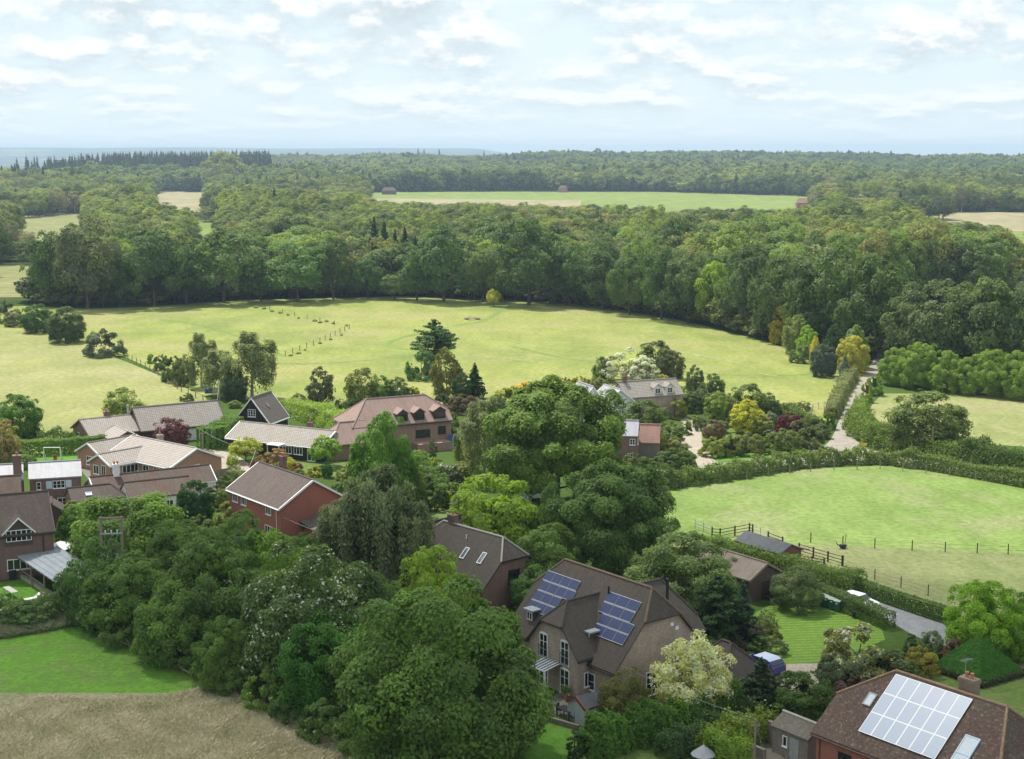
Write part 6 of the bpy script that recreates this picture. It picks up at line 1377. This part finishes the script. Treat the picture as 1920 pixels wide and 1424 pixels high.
# ---- lean-to with grey sheet roof
g = G(36, 1084); p2 = G(110, 1135); d = p2 - g; Ld = float(np.linalg.norm(d[:2])); an = math.atan2(d[1], d[0])
e = empty('lean_to', g, an, 'open timber lean-to with pale grey sheet roof beside the left edge house', 'lean-to')
m = MB(); m.slab([(-.2, -.2, 2.55), (Ld + .6, -.2, 2.45), (Ld + .6, 4.4, 2.75), (-.2, 4.4, 2.85)], .06); m.obj('roof', SHEET, e)
for i in range(6): y_ = .3 + i * .8; m = MB(); m.box((-.2, y_, 2.60 + y_ * .065), (Ld + .6, y_ + .03, 2.63 + y_ * .065)); m.obj('sheet_seam', STEEL, e, uv=False)
for i in range(4): x = Ld * i / 3; m = MB(); m.box((x - .07, -.07, 0), (x + .07, .07, 2.35)); m.obj('post', WOOD, e, uv=False)
for i in range(4): x = Ld * i / 3; m = MB(); m.box((x - .07, 4.1, 0), (x + .07, 4.24, 2.5)); m.obj('post', WOOD, e, uv=False)
m = MB(); m.box((-.2, -.06, 2.22), (Ld + .5, .06, 2.40)); m.obj('beam', WOOD, e, uv=False)
for i in range(12): x = -.1 + i * (Ld + .5) / 11; m = MB(); m.box((x - .03, -.35, 2.36), (x + .03, 4.3, 2.44)); m.obj('rafter', WOOD, e, uv=False)
for z in (.55, 1.0): m = MB(); m.box((0, -.03, z), (Ld * .68, .03, z + .1)); m.obj('rail', WOOD, e, uv=False)
# ---- wheelie bins
BG = plain('green_plastic', (0.025, 0.115, 0.065), .5, .4, vary=.05); BGL = plain('grey_green_lid', (.28, .36, .31), .5, .4)
def make_bin():
    e = empty('wheelie_bin', (0, 0, 0), 0); m = MB(); A = [(-.24, -.26, .08), (.24, -.26, .08), (.24, .26, .08), (-.24, .26, .08)]; B_ = [(-.29, -.33, .98), (.29, -.33, .98), (.29, .36, .98), (-.29, .36, .98)]
    for i in range(4): m.face([A[i], A[(i + 1) % 4], B_[(i + 1) % 4], B_[i]])
    m.face(A[::-1]); m.face(B_); m.box((-.31, -.35, .93), (.31, -.31, .985)); m.obj('body', BG, e, uv=False)
    m = MB(); m.slab([(-.31, -.37, 1.02), (.31, -.37, 1.02), (.31, .38, 1.10), (-.31, .38, 1.10)], .05); m.box((-.25, .38, .98), (.25, .44, 1.04)); m.obj('lid', BGL, e, uv=False)
    for x in (-.24, .24): m = MB(); m.tube((x - .03, .34, .11), (x + .03, .34, .11), .11, n=12); m.obj('wheel', P_black, e, uv=False)
    m = MB(); m.face([(-.1, -.325, .75), (.1, -.325, .75), (.1, -.335, .88), (-.1, -.335, .88)]); m.obj('sticker', P_white, e, uv=False)
    return e
def dup(r):
    c = r.copy(); C.collection.objects.link(c)
    for ch in list(r.children): k = ch.copy(); C.collection.objects.link(k); k.parent = c
    return c
b0 = make_bin()
for i, l in enumerate(('first green wheelie bin from the left, beside the lawn corner', 'second green wheelie bin from the left in the row by the hedge', 'third green wheelie bin from the left in the row by the hedge', 'green wheelie bin at the right end of the row, nearest the drive')):
    b = b0 if i == 0 else dup(b0); q = G(1540 + i * 10.3, 1136 + i * 3.6); b.location = q; b.rotation_euler = (0, 0, math.radians(-38 + (i * 7 % 5))); b.scale = (1.12, 1.12, 1.12); props(b, l, 'wheelie bin', 'green wheelie bins beside the striped lawn')
g = G(1606, 1158); m = MB(); m.box((g[0] - .45, g[1] - .3, 0), (g[0] + .45, g[1] + .3, .55)); m.box((g[0] - .5, g[1] - .35, .55), (g[0] + .5, g[1] + .35, .62)); [m.box((g[0] + x, g[1] - .33, .05), (g[0] + x + .05, g[1] - .3, .55)) for x in (-.4, 0, .35)]; props(m.obj('storage_box', P_black, uv=False), 'dark garden storage box at the foot of the drive hedge', 'box')
# ---- cars
def car(px, py, rot, paint, roofc, label, L_=4.4, W_=1.82, H_=1.55):
    e = empty('parked_car', G(px, py), math.radians(rot), label, 'car')
    prof = [(-L_/2, .35), (-L_/2, .95), (-L_/2 + .12, 1.05), (-L_/2 + .45, H_ - .12), (-L_/2 + .9, H_), (L_*.08, H_ - .02), (L_*.24, 1.0), (L_/2 - .15, .85), (L_/2, .65), (L_/2, .35)]
    m = MB(); n = len(prof)
    def half(z): return W_/2 * (1 - .16 * max(0, (z - .95)) / .6)
    Lp = [(x, -half(z), z) for x, z in prof]; Rp = [(x, half(z), z) for x, z in prof]
    for i in range(n): j = (i + 1) % n; m.face([Lp[i], Lp[j], Rp[j], Rp[i]][::-1], 1 if i in (3, 4) else 0)
    m.face(Lp); m.face(Rp[::-1]); bd = m.obj('body', [paint, roofc], e, uv=False)
    bv = bd.modifiers.new('b', 'BEVEL'); bv.width = .06; bv.segments = 2
    for s_ in (-1, 1):
        y = lambda z: s_ * (half(z) + .012)
        m = MB(); q = [(-L_/2 + .55, y(1.0), 1.0), (L_*.20, y(1.0), 1.0), (L_*.07, y(H_ - .14), H_ - .14), (-L_/2 + .72, y(H_ - .14), H_ - .14)]; m.face(q if s_ < 0 else q[::-1]); m.obj('side_window', GLASS, e, uv=False)
        for x in (-L_*.30, L_*.31):
            w = MB(); w.tube((x, s_ * (W_/2 - .2), .33), (x, s_ * (W_/2 + .02), .33), .33, n=18); w = w.obj('wheel', P_black, e, uv=False); h = MB(); h.tube((x, s_ * (W_/2 + .02), .33), (x, s_ * (W_/2 + .03), .33), .20, n=12); h.obj('rim', STEEL, w, uv=False)
        m = MB(); m.box((L_/2 - .28, s_ * .62 - .2, .68), (L_/2 - .02, s_ * .62 + .2, .80)); m.obj('headlight', P_white, e, uv=False)
        m = MB(); m.box((-L_/2 - .02, s_ * .75 - .1, .8), (-L_/2 + .06, s_ * .75 + .1, 1.0)); m.obj('tail_light', plain('red_lens', (.35, .02, .02), .3, .5), e, uv=False)
    m = MB(); a, b = prof[5], prof[6]; k = .03
    m.face([(b[0] - .06 + k, -half(b[1]) + .1, b[1] + .10 + k), (b[0] - .06 + k, half(b[1]) - .1, b[1] + .10 + k), (a[0] + .10 + k, half(a[1]) - .1, a[1] - .05 + k), (a[0] + .10 + k, -half(a[1]) + .1, a[1] - .05 + k)]); m.obj('windscreen', GLASS, e, uv=False)
    m = MB(); a, b = prof[3], prof[2]; m.face([(b[0] - .03, half(b[1]) - .12, b[1] + .06), (b[0] - .03, -half(b[1]) + .12, b[1] + .06), (a[0] - .05, -half(a[1]) + .12, a[1] - .04), (a[0] - .05, half(a[1]) - .12, a[1] - .04)]); m.obj('rear_window', GLASS, e, uv=False)
    return e
blue = plain('blue_car_paint', (0.018, 0.03, 0.20), .25, .6, vary=.02); white = plain('white_car_paint', (0.72, 0.74, 0.78), .25, .6, vary=.02); silv = plain('silver_roof', (.45, .50, .62), .25, .6, metal=.3, vary=.02)
car(1428, 1258, 128, blue, silv, 'blue hatchback parked on the gravel drive behind the fir', L_=4.1)
car(1608, 1140, -48, white, white, 'white car on the asphalt drive, only its roof above the hedge', L_=4.2, H_=1.45)
car(1368, 1312, 125, white, white, 'white car glimpsed below the pale tree beside the garage')
car(1008, 936, 20, white, white, 'white car parked under the great spreading oak')
car(1240, 903, 30, white, white, 'white vehicle behind the dark bush below the small brick house')
# ---- small things
def goal(px, py):
    g = G(px, py); e = empty('football_goal', g, math.radians(2), 'white football goal on the lawn in front of the long clipped hedge', 'football goal')
    for x in (-1.25, 1.25): MB().tube((x, 0, 0), (x, 0, 1.75), .06, n=8).obj('post', P_white, e, uv=False)
    MB().tube((-1.25, 0, 1.75), (1.25, 0, 1.75), .06, n=8).obj('crossbar', P_white, e, uv=False)
    for x in (-1.25, 1.25): MB().tube((x, 0, 1.75), (x, 1.0, 0), .03, n=6).obj('stay', P_white, e, uv=False)
goal(98, 861)
g = G(885, 599); e = empty('round_bench', g, 0, 'grey timber tree seat ring alone in the meadow', 'bench'); m = MB()
for k in range(12): a0, a1 = k * math.pi / 6, (k + 1) * math.pi / 6 - .04; m.slab([(1.3 * math.cos(a0), 1.3 * math.sin(a0), .5), (2.3 * math.cos(a0), 2.3 * math.sin(a0), .5), (2.3 * math.cos(a1), 2.3 * math.sin(a1), .5), (1.3 * math.cos(a1), 1.3 * math.sin(a1), .5)], .12)
m.obj('seat', WOOD, e); m = MB(); [m.box((2.0 * math.cos(k * math.pi / 3) - .08, 2.0 * math.sin(k * math.pi / 3) - .08, 0), (2.0 * math.cos(k * math.pi / 3) + .08, 2.0 * math.sin(k * math.pi / 3) + .08, .4)) for k in range(6)]; m.obj('leg', WOOD, e, uv=False)
# metal scrap (an old plough) on the paddock line
g = G(1580, 1029); e = empty('old_plough', g, .4, 'dark rusty implement with upright handle standing by the paddock wire', 'farm implement')
m = MB(); m.tube((-.7, 0, .5), (.6, 0, .35), .07, n=6); m.tube((-.7, 0, .5), (-.9, .1, .9), .05, n=6); m.box((-.3, -.25, .15), (.35, .25, .5)); m.obj('frame', P_black, e, uv=False); m = MB(); m.tube((.3, 0, .4), (.42, 0, 1.7), .035, n=6); m.obj('handle', P_black, e, uv=False)
for s_ in (-.3, .3): MB().tube((.0, s_ - .03, .22), (.0, s_ + .03, .22), .22, n=14).obj('wheel', P_black, e, uv=False)
# warning sign at the junction
g = G(1620, 842); e = empty('road_marker', g, 0, 'small yellow marker board at the lane junction', 'sign'); MB().box((-.04, -.04, 0), (.04, .04, .9)).obj('post', P_black, e, uv=False); MB().box((-.45, -.06, .5), (.45, -.04, .95)).obj('board', plain('yellow_board', (.75, .48, .03), .5), e, uv=False)
# gate posts at the far end of the asphalt drive
for px, py, l in ((1868, 1236, 'dark gate post at the left side of the drive entrance'), (1913, 1225, 'dark gate post on the far side of the drive entrance')):
    g = G(px, py); e = empty('gate_post', g, 0, l, 'post'); MB().box((-.09, -.09, 0), (.09, .09, 1.25)).obj('shaft', P_black, e, uv=False); MB().box((-.13, -.13, 1.25), (.13, .13, 1.32)).obj('cap', P_black, e, uv=False)
# dovecote / little thatched well roof at the bottom
g = G(1318, 1444); e = empty('garden_canopy', g, .5, 'small stone well with pale conical lead roof in the hedge at the bottom edge', 'well')
m = MB(); m.tube((0, 0, 0), (0, 0, 1.15), .55, .5, 10); m.obj('wall', B_stone, e); m = MB()
for k in range(10): a0, a1 = k * math.pi / 5, (k + 1) * math.pi / 5; m.face([(.95 * math.cos(a0), .95 * math.sin(a0), 1.25), (.95 * math.cos(a1), .95 * math.sin(a1), 1.25), (0, 0, 2.0)])
m.obj('roof', LEAD, e)
# terrace furniture by the solar panel house
def table(px, py, label, w=1.6, d=.9, mat=WOOD, name='garden_table', cat='table'):
    e = empty(name, G(px, py), -.9, label, cat); MB().box((-w/2, -d/2, .68), (w/2, d/2, .73)).obj('top', mat, e, uv=False)
    for x in (-w/2 + .08, w/2 - .08):
        for y_ in (-d/2 + .08, d/2 - .08): MB().box((x - .03, y_ - .03, 0), (x + .03, y_ + .03, .68)).obj('leg', mat, e, uv=False)
table(1062, 1345, 'dark garden table on the terrace beside the white shed', mat=P_black)
table(1145, 1352, 'white garden table right of the white shed', mat=P_white, w=1.9)
table(1375, 1306, 'white garden table behind the laurel hedge end', mat=P_white)
def chair(px, py, rot, label, mat=P_black):
    e = empty('garden_chair', G(px, py), rot, label, 'chair'); MB().box((-.25, -.25, .42), (.25, .25, .47)).obj('seat', mat, e, uv=False); MB().box((-.25, .21, .47), (.25, .25, .95)).obj('backrest', mat, e, uv=False)
    for x in (-.21, .21):
        for y_ in (-.21, .21): MB().box((x - .02, y_ - .02, 0), (x + .02, y_ + .02, .42)).obj('leg', mat, e, uv=False)
chair(1050, 1340, 1.0, 'dark garden chair at the left of the terrace table'); chair(1072, 1353, -1.6, 'dark garden chair between terrace table and white shed')
chair(1010, 1322, 2.0, 'white lounge chair under the pergola of the brick wing', P_white)
# glass pergola on the brick wing
e = empty('pergola', (0, 0, 0), 0, 'small white pergola with glazed roof against the brick wing', 'pergola'); e.location = w1.M @ Vector((0, 3.05, 0)); e.rotation_euler = (0, 0, math.radians(39))
m = MB(); m.face([(-1.9, -1.0, 2.35), (-1.9, 1.0, 2.35), (-.05, 1.0, 2.65), (-.05, -1.0, 2.65)][::-1]); gl = m.obj('glass_roof', GLASS_L, e, uv=False)
for i in range(6): y_ = -1.0 + i * .4; m = MB(); m.tube((-2.0, y_, 2.36), (-.04, y_, 2.69), .03, n=4); m.obj('rafter', P_white, e, uv=False)
m = MB(); m.box((-1.95, -1.05, 2.24), (-1.87, 1.05, 2.34)); m.obj('beam', P_white, e, uv=False)
for y_ in (-.95, .95): MB().box((-1.95, y_ - .05, 0), (-1.85, y_ + .05, 2.24)).obj('post', P_white, e, uv=False)
e = empty('parasol', w1.M @ Vector((-2.6, 2.2, 0)), 0, 'closed grey parasol in front of the brick wing', 'parasol'); MB().tube((0, 0, 0), (0, 0, 2.5), .03, n=8).obj('pole', P_white, e, uv=False); MB().tube((0, 0, .9), (0, 0, 2.4), .20, .05, 10).obj('canopy', LEAD, e, uv=False)
for q, l in ((w1.M @ Vector((-.6, .9, 0)), 'potted topiary ball beside the lower french window'),):
    e = empty('potted_plant', q, 0, l, 'plant'); MB().tube((0, 0, 0), (0, 0, .45), .2, .26, 12).obj('pot', POT, e, uv=False); o = bpy.data.objects.new('foliage', PR['ball']['crown']); link(o, e); o.location = (0, 0, .45); o.scale = (.28, .28, .28); o.color = (.06, .12, .03, 1)
# small back garden, left edge
table(20, 1118, 'long pale garden table on the small back lawn', w=2.6, d=.7, mat=plain('bleached_wood', (.45, .42, .38)))
e = empty('garden_lounger', G(58, 1128), .7, 'white folding lounger on the small back lawn', 'lounger'); MB().box((-.7, -.3, .28), (.5, .3, .34)).obj('seat', P_white, e, uv=False); m = MB(); m.slab([(.5, -.3, .34), (1.0, -.3, .75), (1.0, .3, .75), (.5, .3, .34)], .05); m.obj('backrest', P_white, e, uv=False)
for x in (-.6, .4):
    for y_ in (-.25, .25): MB().box((x - .02, y_ - .02, 0), (x + .02, y_ + .02, .28)).obj('leg', P_white, e, uv=False)
e = empty('barbecue', G(24, 1086), .4, 'covered black barbecue against the left edge house', 'barbecue'); MB().box((-.4, -.3, 0), (.4, .3, .75)).obj('body', P_black, e, uv=False); m = MB(); m.slab([(-.4, -.3, .95), (.4, -.3, .95), (.3, .2, 1.15), (-.3, .2, 1.15)], .2); m.obj('cover', P_black, e, uv=False)
e = empty('marquee_roof', G(117, 1060), -.5, 'white sheet roof behind the grey lean-to', 'canopy'); m = MB(); m.slab([(-1.4, -1.2, 2.2), (1.6, -1.2, 2.2), (1.6, 1.2, 2.35), (-1.4, 1.2, 2.35)], .06); m.obj('roof', P_white, e, uv=False)
for x in (-1.2, 1.4):
    for y_ in (-1.0, 1.0): MB().box((x - .04, y_ - .04, 0), (x + .04, y_ + .04, 2.2)).obj('post', WOOD, e, uv=False)
g = G(391, 737); e = empty('blue_container', g, .3, 'bright blue tarpaulin covered box under the birches', 'box'); MB().box((-.7, -.4, 0), (.7, .4, .8)).obj('box', P_blue, e, uv=False); MB().box((-.75, -.45, .8), (.75, .45, .86)).obj('lid', P_blue, e, uv=False)
g = G(104, 866); e = empty('plant_pot', g, 0, 'rust red flower pot on the lawn behind the slate roof', 'plant pot'); MB().tube((0, 0, 0), (0, 0, .5), .2, .3, 10).obj('pot', POT, e, uv=False); o = bpy.data.objects.new('foliage', PR['ball']['crown']); link(o, e); o.location = (0, 0, .5); o.scale = (.2,) * 3; o.color = (.1, .05, .02, 1)

# ================================================================== CLOUD THAT SHADES THE FOREGROUND, AND HAZE
def cloud():
    import bmesh
    m = bpy.data.materials.new('cloud'); m.use_nodes = True; t = m.node_tree; t.nodes.clear()
    out = t.nodes.new('ShaderNodeOutputMaterial'); mx = t.nodes.new('ShaderNodeMixShader'); tr = t.nodes.new('ShaderNodeBsdfTransparent'); df = t.nodes.new('ShaderNodeBsdfDiffuse'); tl = t.nodes.new('ShaderNodeBsdfTranslucent'); m2 = t.nodes.new('ShaderNodeMixShader')
    df.inputs[0].default_value = (.93, .94, .95, 1); tl.inputs[0].default_value = (.93, .94, .95, 1); m2.inputs[0].default_value = .5; mx.inputs[0].default_value = .28
    t.links.new(df.outputs[0], m2.inputs[1]); t.links.new(tl.outputs[0], m2.inputs[2]); t.links.new(tr.outputs[0], mx.inputs[1]); t.links.new(m2.outputs[0], mx.inputs[2]); t.links.new(mx.outputs[0], out.inputs[0])
    bm = bmesh.new(); rng = np.random.default_rng(8); A = 950.0; k = A / sdir.z
    def puff(gx, gy, r, dz=0):
        M_ = Matrix.Translation((gx + sdir.x * k, gy + sdir.y * k, A + dz)) @ Matrix.Diagonal((r, r, r * .30, 1)); bmesh.ops.create_icosphere(bm, subdivisions=3, radius=1, matrix=M_)
    for gx, gy, r in ((-75, 85, 95), (10, 70, 95), (85, 60, 92), (-150, 100, 75), (150, 45, 80), (0, 0, 95), (-90, 10, 90), (90, -5, 90)): puff(gx, gy, r)
    for v in bm.verts: 
        s = .06 * math.sin(v.co.x * .05) * math.sin(v.co.y * .043 + 1); v.co.z += 40 * s
    me = bpy.data.meshes.new('cloud'); bm.to_mesh(me); bm.free(); me.materials.append(m); me.polygons.foreach_set('use_smooth', [True] * len(me.polygons))
    props(link(bpy.data.objects.new('cloud', me)), kind='stuff')
cloud()
hz = MB(); hz.box((-9900, -300, -32), (9900, 15900, 96)); o = hz.obj('haze', [], uv=False)
m = bpy.data.materials.new('haze'); m.use_nodes = True; t = m.node_tree; t.nodes.clear(); out = t.nodes.new('ShaderNodeOutputMaterial'); pv = t.nodes.new('ShaderNodeVolumePrincipled')
pv.inputs['Color'].default_value = (.57, .75, .93, 1); pv.inputs['Density'].default_value = HAZE_DENSITY; pv.inputs['Anisotropy'].default_value = 0.1
t.links.new(pv.outputs[0], out.inputs['Volume']); o.data.materials.append(m); props(o, kind='stuff')
